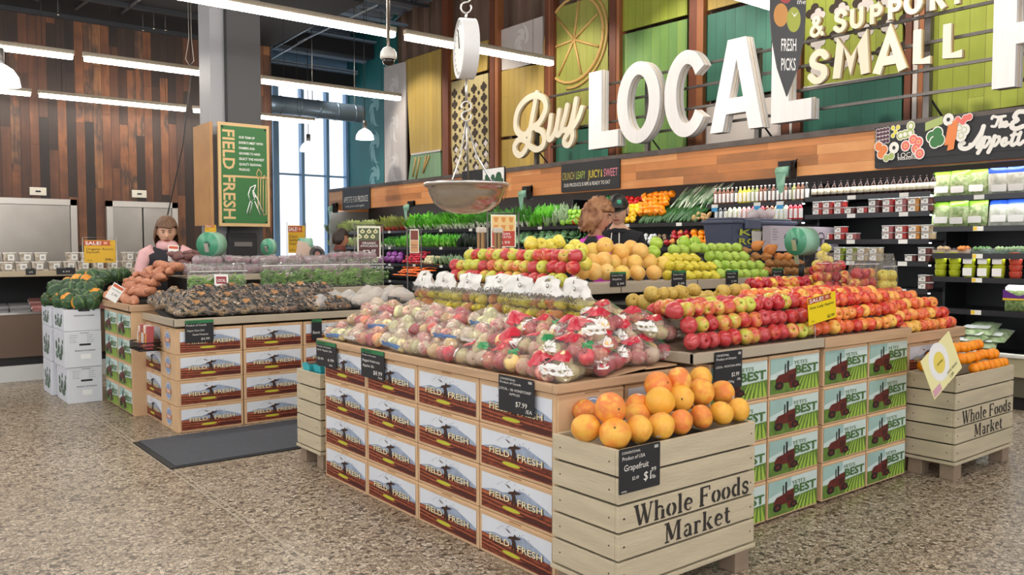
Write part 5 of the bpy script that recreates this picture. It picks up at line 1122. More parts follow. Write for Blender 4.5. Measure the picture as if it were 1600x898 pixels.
lf = {k: [leafy(LG[a], b, sd, n_, L_, w_, cu, sr_) for sd in (1, 2)] for k, (a, b, n_, L_, w_, cu, sr_) in {
    'romaine': ('pale', STW, 14, .2, .055, .25, .014), 'beet': ('olive', STR, 14, .24, .035, .3, .012), 'chard': ('bright', STW, 12, .24, .055, .5, .012), 'onion': ('bright', STW, 22, .25, .011, .15, .008), 'scallion': ('mid', STW, 22, .25, .012, .2, .009),
    'parsley': ('bright', STG, 18, .17, .035, .8, .006), 'kale': ('dark', None, 16, .17, .035, .9, .006), 'lettuce': ('bright', STG, 16, .19, .05, .7, .008), 'silver': ('silver', STG, 16, .19, .042, .7, .008), 'bok': ('mid', STW, 12, .15, .04, .4, .016)}.items()}
T1, T2, T3, T4 = 1.755, 1.445, 1.125, .805
fill(lf['romaine'], 'romaine_lettuce', 518, 592, T1, 2, .17, 'pale romaine head, %s from left, %s rank of the top shelf', 'lettuce', 'romaine heads on the top shelf', rot=lean, dz=.06)
fill(lf['beet'], 'beet_bunch', 597, 640, T1, 2, .14, 'red-stalked beet bunch, %s from left, %s rank of the top shelf', 'beet bunch', 'beet bunches', rot=lean, dz=.08)
fill(lf['chard'], 'chard_bunch', 642, 686, T1, 2, .14, 'broad-leaved chard bunch, %s from left, %s rank of the top shelf', 'chard bunch', 'chard bunches', rot=lean, dz=.08)
fill(lf['onion'], 'green_onion_bunch', 688, 742, T1, 2, .11, 'bright green onion bunch, %s from left, %s rank, over the hanging scale bowl shadow', 'green onions', 'green onion bunches', rot=lean, dz=.08) if False else fill(lf['onion'], 'green_onion_bunch', 688, 742, T1, 2, .11, 'bright green onion bunch, %s from left, %s rank of the top shelf', 'green onions', 'green onion bunches', rot=lean, dz=.08)
fill(lf['scallion'], 'leek_bunch', 746, 830, T1, 2, .12, 'white-bottomed leek bunch, %s from left, %s rank of the top shelf', 'leeks', 'leek bunches', rot=lean, dz=.08)
fill(lf['lettuce'], 'lettuce_head', 832, 858, T1, 3, .12, 'curly green lettuce, %s from left, %s rank of the top shelf', 'lettuce', 'curly lettuces', rot=lean, dz=.075)
fill(lf['silver'], 'frilly_greens', 861, 884, T1, 3, .12, 'frilly silver-green head, %s from left, %s rank of the top shelf', 'greens', 'frilly greens', rot=lean, dz=.075)
fill(lf['romaine'], 'romaine_lettuce', 520, 592, T2, 2, .16, 'pale romaine head, %s from left, %s rank of the second shelf', 'lettuce', 'romaine heads on the second shelf', rot=lean, dz=.05, sc=.85)
fill(lf['bok'], 'bok_choy', 598, 622, T2, 3, .10, 'white-stemmed bok choy, %s from left, %s rank of the second shelf', 'bok choy', 'bok choy', rot=lean, dz=.05, sc=.8)
fill(lf['parsley'], 'parsley_bunch', 624, 716, T2, 2, .11, 'parsley bunch, %s from left, %s rank of the second shelf', 'herbs', 'parsley bunches', rot=lean, dz=.06)
fill(lf['kale'], 'dark_kale', 720, 772, T2, 2, .11, 'near-black kale bunch, %s from left, %s rank of the second shelf', 'kale', 'dark kale bunches', rot=lean, dz=.06)
BRO = [headveg(LG['broc'], 4), headveg(LG['broc'], 5)]
fill(BRO, 'broccoli_head', 795, 882, T2+.02, 3, .15, 'broccoli head, %s from left, %s rank of the second shelf', 'broccoli', 'broccoli heads', dz=.06, rot=lean)
fill([bulbs(mat('small_cucumber', '#4f7a44', .35), 1, (.6, .6, 1.2))], 'small_cucumber', 884, 912, T2+.03, 5, .075, 'small green cucumber, %s from left, %s rank beside the broccoli', 'cucumber', 'small cucumbers', sc=.032, dX=.06, dz=.05, rot=rnd)
fill(lf['romaine'], 'celery_heart', 520, 592, T3, 2, .14, 'pale celery heart, %s from left, %s rank of the third shelf', 'celery', 'celery hearts', rot=lean, sc=.7, dz=.04)
fill([bulbs(mat('purple_cabbage', '#8a3f8a', .3, var=.25, scale=5), 2)], 'purple_cabbage', 601, 628, T3+.07, 2, .18, 'purple cabbage, %s from left, %s rank of the third shelf', 'cabbage', 'purple cabbages', sc=.075, dX=.12, dz=.09, rot=rnd)
fill([bulbs(mat('radish_red', '#d83a4a', .3), 3, (.8, .8, 1.2))], 'radish', 634, 660, T3+.03, 5, .07, 'red radish, %s from left, %s rank of the heap', 'radish', 'red radishes', sc=.030, dX=.05, dz=.045, rot=rnd)
fill([bulbs(mat('turnip_cream', '#e2d3a4', .4), 4)], 'turnip', 664, 682, T3+.03, 3, .085, 'cream turnip, %s from left, %s rank of the third shelf', 'turnip', 'cream turnips', sc=.036, dX=.06, dz=.045, rot=rnd)
fill(lf['silver'], 'fennel_bulb', 686, 740, T3, 2, .13, 'pale green fennel, %s from left, %s rank of the third shelf', 'fennel', 'fennel', rot=lean, sc=.7, dz=.04)
fill(PM['asian'][:1] if False else [bulbs(AVG, 5, (.85, .85, 1.15))], 'avocado', 566, 618, T4+.045, 2, .11, 'green avocado, %s from left, %s rank of the bottom bin', 'avocado', 'green avocados', sc=.047, X0=8.1, dX=.06, dz=.075, rot=rnd)
fill([bulbs(AVB, 6, (.85, .85, 1.15))], 'avocado', 562, 618, T4+.20, 3, .11, 'dark ripe avocado, %s from left, %s rank above the green ones', 'avocado', 'dark avocados', sc=.050, X0=8.22, dX=.08, dz=.07, rot=rnd)
CAR = [cuke(mat('carrot_orange', '#e8702c', .4), .09, .014)]
fill(CAR, 'carrot', 632, 676, T4+.10, 5, .085, 'orange carrot, %s from left, %s rank of the carrot heap', 'carrot', 'loose carrots', X0=8.15, dX=.06, dz=.05, rot=lambda: (0, R.uniform(-.4, .2), R.uniform(-.5, .5)))
# right part: peppers, cucumbers, mushrooms, apples, oranges
def pile(n, p0, p1, z, nl, lab, sc=.045, X0=8.22, dX=.075, dz=.07, step=.095): fill([PEP[n]], 'bell_pepper', p0, p1, z, nl, step, lab, 'bell pepper', n+' bell peppers', sc=sc, X0=X0, dX=dX, dz=dz, rot=rnd)
pile('light green', 886, 908, T1+.045, 3, 'pale green bell pepper, %s from left, %s rank of the top shelf')
pile('green', 912, 940, T1+.27, 3, 'dark green bell pepper, %s from left, %s rank high under the header', X0=8.42, dz=.05)
pile('red', 906, 926, T1+.05, 4, 'red bell pepper, %s from left, %s rank behind the shoppers')
pile('red', 944, 984, T1+.25, 3, 'red bell pepper, %s from left, %s rank above the yellow ones', X0=8.40, dz=.05)
pile('yellow', 972, 996, T1+.045, 4, 'yellow bell pepper, %s from left, %s rank beside the cap', X0=8.2, dX=.05, dz=.062)
pile('orange', 992, 1034, T1+.14, 5, 'orange bell pepper, %s from left, %s rank beside the cucumbers', X0=8.3, dX=.05, dz=.06)
crot = lambda: (R.uniform(-.1, .1), -R.uniform(.55, .8), R.uniform(-.35, .15))
fill(CK, 'cucumber', 1006, 1096, T1+.07, 4, .048, 'green cucumber, %s from left, %s rank of the lower cucumber tray', 'cucumber', 'cucumbers in the lower tray', X0=8.28, dX=.05, dz=.03, rot=crot)
fill(LK, 'zucchini', 1042, 1112, T1+.28, 3, .05, 'slim green zucchini or leek, %s from left, %s rank under the header', 'zucchini', 'zucchini under the header', X0=8.5, dX=.05, dz=.05, rot=crot)
fill([bulbs(mat('ginger_tan', '#c9a26a', .6), 7, (1.4, .8, .8))], 'ginger_root', 1088, 1112, T1+.03, 2, .07, 'tan ginger root, %s from left, %s rank beside the bottles', 'ginger', 'ginger roots', sc=.035, rot=rnd, dz=.05, dX=.06)
fill([bulbs(mat('white_mushroom', '#e9e6de', .5), 8)], 'white_mushroom', 990, 1020, 1.50, 3, .075, 'white mushroom, %s from left, %s rank of the second shelf', 'mushroom', 'white mushrooms', sc=.032, dX=.06, dz=.045, rot=rnd)
fill([bulbs(mat('brown_mushroom', '#8d7355', .6), 9)], 'brown_mushroom', 1026, 1044, 1.50, 3, .07, 'brown mushroom, %s from left, %s rank of the second shelf', 'mushroom', 'brown mushrooms', sc=.028, dX=.06, dz=.04, rot=rnd)
fill([PM['gold'][0]], 'apple', 1048, 1076, 1.50, 3, .085, 'small red fruit, %s from left, %s rank of the second shelf', 'apple', 'red fruit on the wall shelf', sc=.042, dX=.07, dz=.06, rot=rnd)
fill([PM['orange'][0]], 'orange', 1080, 1108, 1.50, 3, .085, 'orange, %s from left, %s rank of the second wall shelf', 'orange', 'oranges on the wall shelf', sc=.043, dX=.07, dz=.06, rot=rnd)
# ================================================================ FEATURE WALL PANELS, LETTERS, SIGNS
def bmat(name, cols): return planks(name, 1, 2, .155, 3.3, [(k/(len(cols)-1), c) for k, c in enumerate(cols)], rough=.55, bump=.3, grain=10., gap=.004)
PY = bmat('panel_yellow', ['#a8873c', '#c7a650', '#b8994a', '#c2a45a']); PO = bmat('panel_olive', ['#8f9440', '#a3a64c', '#989b48', '#aeac58'])
PL = bmat('panel_lime', ['#8f9c34', '#a4b03c', '#98a238', '#b0b84a']); PG = bmat('panel_green', ['#5e8a48', '#74984c', '#6a9150', '#86a352']); PT = bmat('panel_teal', ['#2f6a58', '#3d7c66', '#37725e', '#44856e'])
PTD = bmat('panel_dark_teal', ['#235a4c', '#2c6656', '#286050']); PBE = bmat('panel_beige', ['#b9a774', '#c3b180', '#bdac7a']); PSG = bmat('panel_sage', ['#7d9c74', '#88a680', '#7fa078'])
PW = mat('mural_white', '#d8cdc6', .55, var=.06, scale=3); PWL = mat('mural_pale_leaf', '#eae2dc', .55)
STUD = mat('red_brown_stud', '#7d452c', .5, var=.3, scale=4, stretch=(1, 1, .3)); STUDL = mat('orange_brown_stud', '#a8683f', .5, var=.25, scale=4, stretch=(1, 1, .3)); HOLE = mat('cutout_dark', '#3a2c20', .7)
def w3(px, py, X): return onx(px, py, X)
def slab(pxs, m_, name, label, X=9.0, th=.035, grp='painted board panels', cat='wall panel', kind=None):
    P = [w3(a, b, X) for a, b in pxs]; c = sum(P, Vector())/len(P); m = MB(); m.poly([p-c for p in P], m_, (th, 0, 0)); o = m.build(name, None, c); return tag(o, label, cat, grp)
def onp(pxs, X): return [w3(a, b, X) for a, b in pxs]
p1 = slab([(600, 105), (634, 96), (634, 287), (600, 294)], PW, 'mural_panel', 'tall white panel with faint leaf swirls at the far end of the feature wall')
slab([(634, 94), (689, 76), (689.5, 235), (641, 241)], PY, 'board_panel', 'leaning yellow board panel right of the far white mural panel')
p3 = slab([(642, 243), (688, 237), (689, 278), (637.6, 284)], PSG, 'board_panel', 'sage green panel with outlined carrots below the first yellow boards')
slab([(706, 78), (763, 62), (761, 109), (699, 127)], PY, 'board_panel', 'short yellow panel above the perforated beige panel')
p5 = slab([(699, 130), (762.5, 114), (764, 268), (707.6, 275)], PBE, 'perforated_panel', 'beige panel perforated with clover shaped holes behind the hanging scale')
p6 = slab([(783, 47), (848, 25), (848.5, 99), (783.6, 110)], PW, 'mural_panel', 'white panel with pale flower swirl above the yellow boards')
slab([(781, 112), (850, 95), (850, 206), (773.7, 215)], PY, 'board_panel', 'yellow board panel behind the script word Buy')
slab([(774, 220), (850, 211), (850, 262), (776, 275)], PY, 'board_panel', 'lower yellow board panel under the script word Buy')
p9 = slab([(863, 15), (950, -12), (950, 194), (867, 205)], PO, 'board_panel', 'olive board panel carrying an outlined orange slice')
slab([(867, 208), (950, 196), (950, 245), (865, 256)], PT, 'board_panel', 'teal panel below the orange slice panel')
slab([(968, -30), (1073, -60), (1073.6, 22.7), (967, 50.8)], PL, 'board_panel', 'upper lime panel above the O and C of the big white word')
slab([(966, 56), (1073.7, 29.4), (1072, 232), (968, 240)], PG, 'board_panel', 'green board panel behind the O and C of the big white word')
slab([(1098, -40), (1207, -70), (1207, -10), (1100, 18)], PY, 'board_panel', 'yellow-brown panel high above the letter A')
slab([(1100, 25), (1205, -2), (1205, 142), (1094, 160)], PT, 'board_panel', 'teal board panel behind the letter A')
slab([(1099, 166), (1220, 148), (1220, 211), (1100, 226)], PW, 'board_panel', 'white panel low behind the letters A and L')
p15 = slab([(1255, 142), (1409, 117.6), (1409, 191), (1247.6, 207)], PTD, 'board_panel', 'dark teal panel below the word SMALL')
p16 = slab([(1256, -40), (1411, -85), (1410, 114), (1253.5, 138)], PL, 'perforated_panel', 'lime panel with clover holes behind the words SUPPORT SMALL')
slab([(1452.5, -100), (1640, -150), (1640, 158), (1452.5, 184)], PL, 'board_panel', 'lime board panel at the right edge of the feature wall')
# orange slice, carrots, swirls, clovers
LNE = mat('routed_tan_line', '#d3aa68', .5)
def strokes3(mb, pts, w, m_, thick=.006):
    mb.tube(pts, w, m_, 6)
m = MB(); C0 = (897, 62)
def el(r, n=30, a0=0, a1=2*PI): return [w3(C0[0]+r*46*math.cos(a0+(a1-a0)*k/n), C0[1]+r*66*math.sin(a0+(a1-a0)*k/n)-.33*(r*46*math.cos(a0+(a1-a0)*k/n)), 8.992) for k in range(n+1)]
m.tube(el(1.0), .028, LNE, 5); m.tube(el(1.13, 24, -1.3, 1.8), .022, LNE, 5)
for k in range(7):
    a = .4+2*PI*k/7; e = el(.9, 1, a, a+.01); m.tube([w3(C0[0], C0[1], 8.992), e[0]], .02, LNE, 5)
o = m.build('routed_slice_outline', p9); o.location = -p9.location
m = MB()
for a, b, c_, d_ in ((650, 246, 645, 276), (656, 245, 650, 279), (666, 243, 661, 270), (671, 243, 661, 270)): m.tube([w3(a, b, 8.992), w3(c_, d_, 8.992)], .02, LNE, 5)
o = m.build('routed_carrot_outline', p3); o.location = -p3.location
m = MB(); m.poly(onp([(642, 243), (688, 236), (688, 233), (642, 240)], 8.985), PW, (.02, 0, 0)); o = m.build('white_batten', p3); o.location = -p3.location
m = MB(); m.poly(onp([(1253, 141), (1409, 117), (1409, 113), (1253, 136)], 8.985), PW, (.02, 0, 0)); o = m.build('white_batten', p15); o.location = -p15.location
for pn, pts, s in ((p1, ((617, 140), (617, 200), (617, 262)), .36), (p6, ((817, 68),), .36)):
    m = MB()
    for a, b in pts: c = w3(a, b, 8.997); swirl(m, c, YN, ZU, s, PWL)
    o = m.build('painted_swirl', pn); o.location = -pn.location
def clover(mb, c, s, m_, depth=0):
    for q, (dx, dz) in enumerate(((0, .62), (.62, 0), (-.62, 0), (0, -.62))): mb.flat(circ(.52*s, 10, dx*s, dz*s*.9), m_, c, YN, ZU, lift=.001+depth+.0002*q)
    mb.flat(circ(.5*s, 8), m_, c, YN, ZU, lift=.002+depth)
m = MB(); m2 = MB()  # dark clovers painted as holes, pale copies paint the lit wall behind
for k in range(8):
    for q in range(4):
        px = 710+15.2*q+(k*.4); py_ = 146+17.2*k-3.6*q; c = w3(px, py_, 8.997)
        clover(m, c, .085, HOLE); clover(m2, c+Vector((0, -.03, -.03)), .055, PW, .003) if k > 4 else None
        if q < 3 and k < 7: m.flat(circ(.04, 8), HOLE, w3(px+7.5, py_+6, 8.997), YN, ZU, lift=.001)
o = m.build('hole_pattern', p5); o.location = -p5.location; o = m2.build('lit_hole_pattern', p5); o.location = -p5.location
m = MB(); m2 = MB()  # again flat dark openings with the lit backing painted in a paler colour
for k in range(5):
    for q in range(5):
        px = 1273+37*q; py_ = 20+42*(k-1)-8.5*q; c = w3(px, py_, 8.997)
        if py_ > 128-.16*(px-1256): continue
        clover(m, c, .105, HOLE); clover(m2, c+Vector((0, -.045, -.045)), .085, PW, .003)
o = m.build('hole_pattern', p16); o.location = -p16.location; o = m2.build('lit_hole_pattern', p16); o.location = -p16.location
k = 0
for a, b, mm in ((691, 700, STUD), (765, 772, STUD), (773, 778, STUDL), (851, 857, STUD), (857, 859, STUDL), (859, 864, STUD), (951, 961, STUD), (962, 967, STUDL), (1075, 1087, STUD), (1087, 1097, STUDL), (1221, 1232, STUD), (1233, 1237, PW), (1238, 1250, STUD), (1411, 1421, STUD), (1424, 1431, PW), (1433, 1440, STUDL), (1442, 1451, GREYM)):
    y0, y1 = w3(a, 200, 8.93).y, w3(b, 200, 8.93).y; m = MB(); m.box(8.93, 9.06, min(y0, y1), max(y0, y1), 2.6, w3(a, 20, 8.93).z+.35, mm); k += 1
    o = m.build('trim_%d' % (5+k)); o['kind'] = 'structure'; o['label'] = 'upright timber stud between the painted board panels'
# rails carrying the letters
RAILM = mat('letter_rail_grey', '#6f6a66', .4, .5)
lr = thing('letter_rail_frame', 'grey steel rails and posts carrying the big white letters', 'rail frame', (8.3, 6, 2.6))
for z, y0, y1 in ((2.93, 2.0, 9.5), (3.16, 2.0, 9.4), (3.42, 2.0, 9.2), (3.68, 2.0, 9.6)):
    m = MB(); m.box(8.27, 8.30, y0, y1, z, z+.03, RAILM); part(lr, m, 'rail')
for px in (838, 1011, 1183, 1446):
    y = w3(px, 240, 8.33).y; m = MB(); m.box(8.31, 8.37, y-.03, y+.03, 2.6, 3.75, RAILM); m.tube([(8.36, y-.03, 2.61), (8.9, y-.2, 2.61)], .01, BLK2, 5); m.tube([(8.34, y, 2.95), (8.6, y-.12, 2.61)], .012, BLK2, 5); part(lr, m, 'post')
# LOCAL
LW = mat('whitewashed_letter', '#f8f4f2', .5, var=.05, scale=3, stretch=(14, 14, .8)); LWS = mat('letter_inner_ply', '#cfc2b2', .6); CRM = mat('cream_letter', '#f7ecd2', .5); CRS = mat('letter_edge_tan', '#c99f66', .6)
XL = 8.1
def lety(px): return w3(px, 150, XL).y
lo = thing('big_letters', 'big whitewashed wooden word LOCAL standing above the plank header', 'letter sign', (XL, 7, 2.8))
def lpoly(root, pts, y0, wd, z0, ht, name, m_=LW, ms=LWS, X=XL, thick=.05):
    m = MB(); O = (X, y0, z0); P = [(a*wd, b*ht) for a, b in pts]
    m.flat(P, m_, O, YN, ZU, 0, -thick) if False else None
    m.poly([Vector(O)+Vector((0, -a, b)) for a, b in P], m_, (thick, 0, 0)); m.poly([Vector(O)+Vector((thick, -a-.015, b+.012)) for a, b in P], ms, (.02, 0, 0)); m.poly([Vector(O)+Vector((thick+.02, -a-.02, b)) for a, b in P], m_, (.05, 0, 0))
    return part(root, m, name)
def lring(root, outer, inner, y0, wd, z0, ht, name, m_=LW, ms=LWS, X=XL, closed=True):
    m = MB()
    for th0, th1, mm, sh in ((0, .05, m_, 0), (.05, .07, ms, .015), (.07, .12, m_, .02)):
        n = len(outer); V = []
        for th in (th0, th1):
            V += [Vector((X+th, y0-a*wd-sh, z0+b*ht)) for a, b in outer]+[Vector((X+th, y0-a*wd-sh, z0+b*ht)) for a, b in inner]
        fs = []
        for k in range(n if closed else n-1):
            j = (k+1) % n; fs += [(k, j, n+j, n+k), (2*n+k, 3*n+k, 3*n+j, 2*n+j), (k, 2*n+k, 2*n+j, j), (n+k, n+j, 3*n+j, 3*n+k)]
        if not closed: fs += [(0, n, 3*n, 2*n), (n-1, 3*n-1, 4*n-1, 2*n-1)]
        m.add(V, fs, mm)
    return part(root, m, name)
ZB, HT = 2.80, 1.06
y0 = lety(920); lpoly(lo, [(0, 0), (1, 0), (1, .21), (.44, .21), (.44, 1), (0, 1)], y0, y0-lety(966), ZB, HT, 'letter')
y0 = lety(964); wd = y0-lety(1031); N = 40
lring(lo, [(.5+.5*math.cos(2*PI*k/N), .5+.5*math.sin(2*PI*k/N)) for k in range(N)], [(.5+.25*math.cos(2*PI*k/N), .5+.34*math.sin(2*PI*k/N)) for k in range(N)], y0, wd, ZB, HT, 'letter')
y0 = lety(1038); wd = y0-lety(1106); a0, a1 = .62, 2*PI-.62
lring(lo, [(.5+.5*math.cos(a0+(a1-a0)*k/N), .5+.5*math.sin(a0+(a1-a0)*k/N)) for k in range(N+1)], [(.52+.24*math.cos(a0+(a1-a0)*k/N), .5+.34*math.sin(a0+(a1-a0)*k/N)) for k in range(N+1)], y0, wd, ZB, HT, 'letter', closed=False)
y0 = lety(1110); wd = y0-lety(1192)
lpoly(lo, [(0, 0), (.25, 0), (.30, .21), (.50, .21), (.50, .37), (.345, .37), (.46, .78), (.50, .78), (.50, 1), (.33, 1)], y0, wd, ZB, HT, 'letter_half') if False else None
m = MB()
for th0, th1, mm, sh in ((0, .05, LW, 0), (.05, .07, LWS, .015), (.07, .12, LW, .02)):
    for P in ([(0, 0), (.25, 0), (.5, .78), (.5, 1), (.33, 1)], [(.5, 1), (.5, .78), (.75, 0), (1, 0), (.67, 1)], [(.311, .19), (.689, .19), (.635, .36), (.365, .36)]):
        m.poly([Vector((XL+th0, y0-a*wd-sh, ZB+b*HT)) for a, b in P], mm, (th1-th0, 0, 0))
part(lo, m, 'letter')
y0 = lety(1205); lpoly(lo, [(0, 0), (1, 0), (1, .21), (.44, .21), (.44, 1), (0, 1)], y0, y0-lety(1268), ZB+.02, HT, 'letter')
hh = thing('big_letters', 'whitewashed wooden capital letter cut off by the right picture edge', 'letter sign', (XL, 3, 2.86))
y0 = lety(1549); zt0, zt1 = w3(1595, 67, XL).z, w3(1595, 34, XL).z; HH = (zt0+zt1-2*2.865); wd = .62
m = MB()
for th0, th1, mm, sh in ((0, .05, LW, 0), (.05, .07, LWS, .015), (.07, .12, LW, .02)):
    for x0, x1, z0_, z1_ in ((0, .19, 0, HH), (.43, .62, 0, HH), (.19, .43, zt0-2.865, zt1-2.865)): m.box(XL+th0, XL+th1, y0-x1-sh, y0-x0-sh, 2.865+z0_, 2.865+z1_, mm)
part(hh, m, 'letter')
# script Buy
def ribbon(m, pts2, w, f, m_, ms=None, thick=.04, edge=.03, n=4):
    P = [f(*p) for p in spline(pts2, n)]; X = P[0].x
    global RIBQ
    RIBQ += 1; dq = .0004*(RIBQ % 7)
    band(m, [(-p.y, p.z) for p in P], w, m_, lambda a, b, d: Vector((X+d-dq, -a, b)), thick, (ms, edge) if ms else None)
RIBQ = 0
fb = lambda a, b: w3(800+a/6.806, 130+b/6.806, 8.15)
bu = thing('script_letters', 'cream script word Buy mounted left of the big white letters', 'letter sign', (8.15, 9, 3.1))
m = MB()
ribbon(m, [(190, 480), (150, 540), (90, 545), (45, 500), (35, 410), (60, 290), (130, 190), (220, 135), (300, 140), (350, 190), (358, 270), (330, 350), (280, 430), (215, 475)], .048, fb, CRM, CRS)
ribbon(m, [(258, 105), (240, 220), (215, 350), (195, 470), (180, 600), (140, 710), (85, 765), (35, 735), (28, 660), (75, 600), (140, 610), (190, 670), (260, 705), (325, 670), (345, 590), (315, 510), (260, 485)], .045, fb, CRM, CRS)
part(bu, m, 'letter')
m = MB(); ribbon(m, [(410, 345), (398, 460), (380, 560), (400, 600), (440, 555), (475, 450), (500, 290)], .042, fb, CRM, CRS); ribbon(m, [(500, 290), (480, 420), (470, 520), (490, 550), (530, 500)], .042, fb, CRM, CRS); part(bu, m, 'letter')
m = MB(); ribbon(m, [(585, 235), (560, 350), (530, 470), (560, 500), (610, 470), (650, 330), (680, 170)], .042, fb, CRM, CRS); ribbon(m, [(680, 170), (655, 330), (640, 480), (640, 580), (605, 655), (560, 650), (555, 600), (590, 540), (660, 450), (710, 360), (742, 262)], .040, fb, CRM, CRS); part(bu, m, 'letter')
# & SUPPORT SMALL
sm = thing('small_letters', 'cream letters reading and SUPPORT SMALL beside the black teardrop sign', 'letter sign', (8.15, 5, 3.2))
def glyph(root, ch, x0, x1, yb, yt):
    A = w3(x0, yb, 8.15); B = w3(x1, yb, 8.15); T = w3(x0, yt, 8.15); wd = A.y-B.y; h = T.z-A.z; m = MB()
    for q, P in enumerate(SF[ch]):
        hw = h*(.105 if ch != '&' else .085); sx = hw/wd*.6; band(m, [(((a-.5)*(1-2*sx)+.5)*wd, hw*.35+b*(h-hw*.7)) for a, b in P], hw, CRM, lambda a, b, d: Vector((8.15+d-.0012*q, A.y-a, A.z+b)), .035, (CRS, .03), rnd=ch in 'S&')
    return part(root, m, 'letter')
for ch, a, b, yb, yt in (('S', 1262, 1294, 132, 82), ('M', 1300, 1358, 126, 66), ('A', 1363, 1416, 119, 55), ('L', 1424, 1458, 105, 46), ('L', 1470, 1508, 96, 37),
    ('&', 1264, 1287, 60, 29), ('S', 1302, 1323, 52, 18), ('U', 1326, 1350, 47, 14), ('P', 1357, 1379, 40, 8), ('P', 1385, 1409, 33, 0), ('O', 1410, 1442, 26, -11), ('R', 1450, 1480, 19, -19), ('T', 1482, 1508, 10, -27)): glyph(sm, ch, a, b, yb, yt)
# ---------------- boards on the header (X = 7.985)
XS = 7.975
def sign_board(px0, py0, px1, py1, X, name, label, col, cat='sign', th=.015):
    """flat board facing -X; top-left and bottom-right pixels; returns root, width, height with the local frame at its lower left, built facing -Y"""
    A = w3(px0, py0, X); B = w3(px1, py1, X); w = A.y-B.y; h = A.z-B.z
    t = thing(name, label, cat, (X, A.y, B.z), RX); m = MB(); m.poly([(a, 0, b) for a, b in rrect(0, 0, w, h, min(w, h)*.05)], col, (0, th, 0)); m.build('board', t); return t, w, h
s1, w, h = sign_board(877, 257, 968, 294, XS, 'hanging_sign', 'black sign reading CRUNCH LEAFY JUICY and SWEET hung on the plank header', CHALK)
h = .36; m = MB(); YL = mat('sign_yellow', '#e3cf3a', .6); PKK = mat('sign_pink', '#e58a9a', .6); OLV = mat('sign_olive_letters', '#b8a850', .6)
for tx, c, a, b in (('CRUNCH', OLV, .02, .24), ('LEAFY', mat('sign_green_letters', '#a9bf4a', .6), .27, .43), ('JUICY', YL, .48, .68), ('&', YL, .695, .72), ('SWEET', PKK, .745, .97)): m.text(tx, c, (a*w, -.001, .48*h), XU, ZU, .42*h, width=(b-a)*w, offset=.0)
m.text('OUR PRODUCE IS RIPE & READY TO EAT', CHALKW, (.05*w, -.001, .2*h), XU, ZU, .2*h, width=.8*w); m.build('sign_lettering', s1)
s2, w, h = sign_board(535, 296, 578, 326, XS, 'hanging_sign', 'small black chalk sign at the far end of the plank header', CHALK)
m = MB(); m.text('APPETITE FOR PRODUCE', CHALKW, (.05*w, -.001, .35*h), XU, ZU, .4*h, width=.88*w); m.text('locally grown and organic', CHALKW, (.1*w, -.001, .14*h), XU, ZU, .14*h, width=.7*w); m.build('sign_lettering', s2)
s3, w, h = sign_board(722, 276, 789, 284, XS, 'hanging_sign', 'black and white vegetable sign on the header behind the scale bowl', CHALK)
h3 = .30; m = MB(); m.poly([(0, -.001, -.12), (w, -.001, -.12), (w, -.001, h3-.06), (0, -.001, h3-.06)], CHALK, (0, .01, 0)); m.flat(rect(w*.5, -.11, w*.98, h3-.07), WHITE, (0, -.0015, 0), XU, ZU)
for k in range(7): m.flat(circ(.05+.015*(k % 3), 8, w*(.54+.065*k), .02+.07*(k % 2)), mat('sign_veg_green', '#2f5a3c', .6), (0, -.002-.0004*k, 0), XU, ZU)
m.flat(circ(.05, 10, w*.75, .0), mat('sign_veg_blue', '#8fb8c4', .6), (0, -.006, 0), XU, ZU)
for k in range(5): m.flat(circ(.03, 7, w*(.12+.06*k), .04+.02*(k % 2)), CHALKW, (0, -.002-.0004*k, 0), XU, ZU)
m.build('painted_vegetables', s3)
s4, w, h = sign_board(1368, 200, 1640, 243, XS, 'chalk_banner', 'long black chalk banner with painted vegetables and script lettering at the right', CHALK)
A = w3(1368, 200, XS); z_t = A.z
h4 = w3(1368, 200, XS).z-w3(1368, 252, XS).z
m = MB(); m.poly([(0, -.004, w3(1368, 252, XS).z-s4.location.z), (w, -.004, w3(1368, 252, XS).z-s4.location.z), (w, -.004, z_t-s4.location.z), (0, -.004, z_t-s4.location.z)], CHALK, (0, .01, 0)); m.build('banner_face', s4)
def b4(px, py): p = w3(px, py, XS); return (A.y-p.y, p.z-s4.location.z)
m = MB(); VG = {'red': mat('painted_red', '#e8766c', .6), 'or': mat('painted_orange', '#e8884e', .6), 'gr': mat('painted_green', '#3f7a48', .6), 'pg': mat('painted_pale_green', '#a9b870', .6), 'pu': mat('painted_purple', '#5a3a4c', .6), 'ye': mat('painted_yellow', '#e0d44a', .6)}
DQ = [0]
def dot(px, py, r, c, ln=0, k=1.15):
    a, b = b4(px, py); DQ[0] += 1; ln = ln+.00025*DQ[0]
    m.flat(circ(r, 14, a, b, r*k), CHALKW, (0, -.0046-ln, 0), XU, ZU); m.flat(circ(r*.82, 14, a, b, r*.82*k), c, (0, -.0052-ln, 0), XU, ZU)
for a in range(4):
    for b in range(4): dot(1372+5.2*b, 205+6.0*a-b, .022, VG['pu'])
for a, b in ((1396, 200), (1400, 206), (1396, 212), (1404, 199)): dot(a, b, .022, VG['ye'])
for a, b in ((1408, 212), (1415, 210), (1423, 208), (1424, 197)): dot(a, b, .042, VG['pg']); dot(a, b, .02, CHALKW, .001)
for a, b in ((1428, 218), (1436, 222), (1432, 232), (1416, 228), (1438, 240)): dot(a, b, .048, VG['red']); dot(a, b, .018, VG['or'], .001)
for a, b in ((1374, 229), (1382, 234), (1378, 241)): dot(a, b, .045, VG['or'])
for a, b in ((1398, 231), (1483, 187)): dot(a, b, .05, CHALKW); dot(a, b, .02, CHALK, .001)
for a, b in ((1394, 244), (1386, 247)): dot(a, b, .035, VG['pg'])
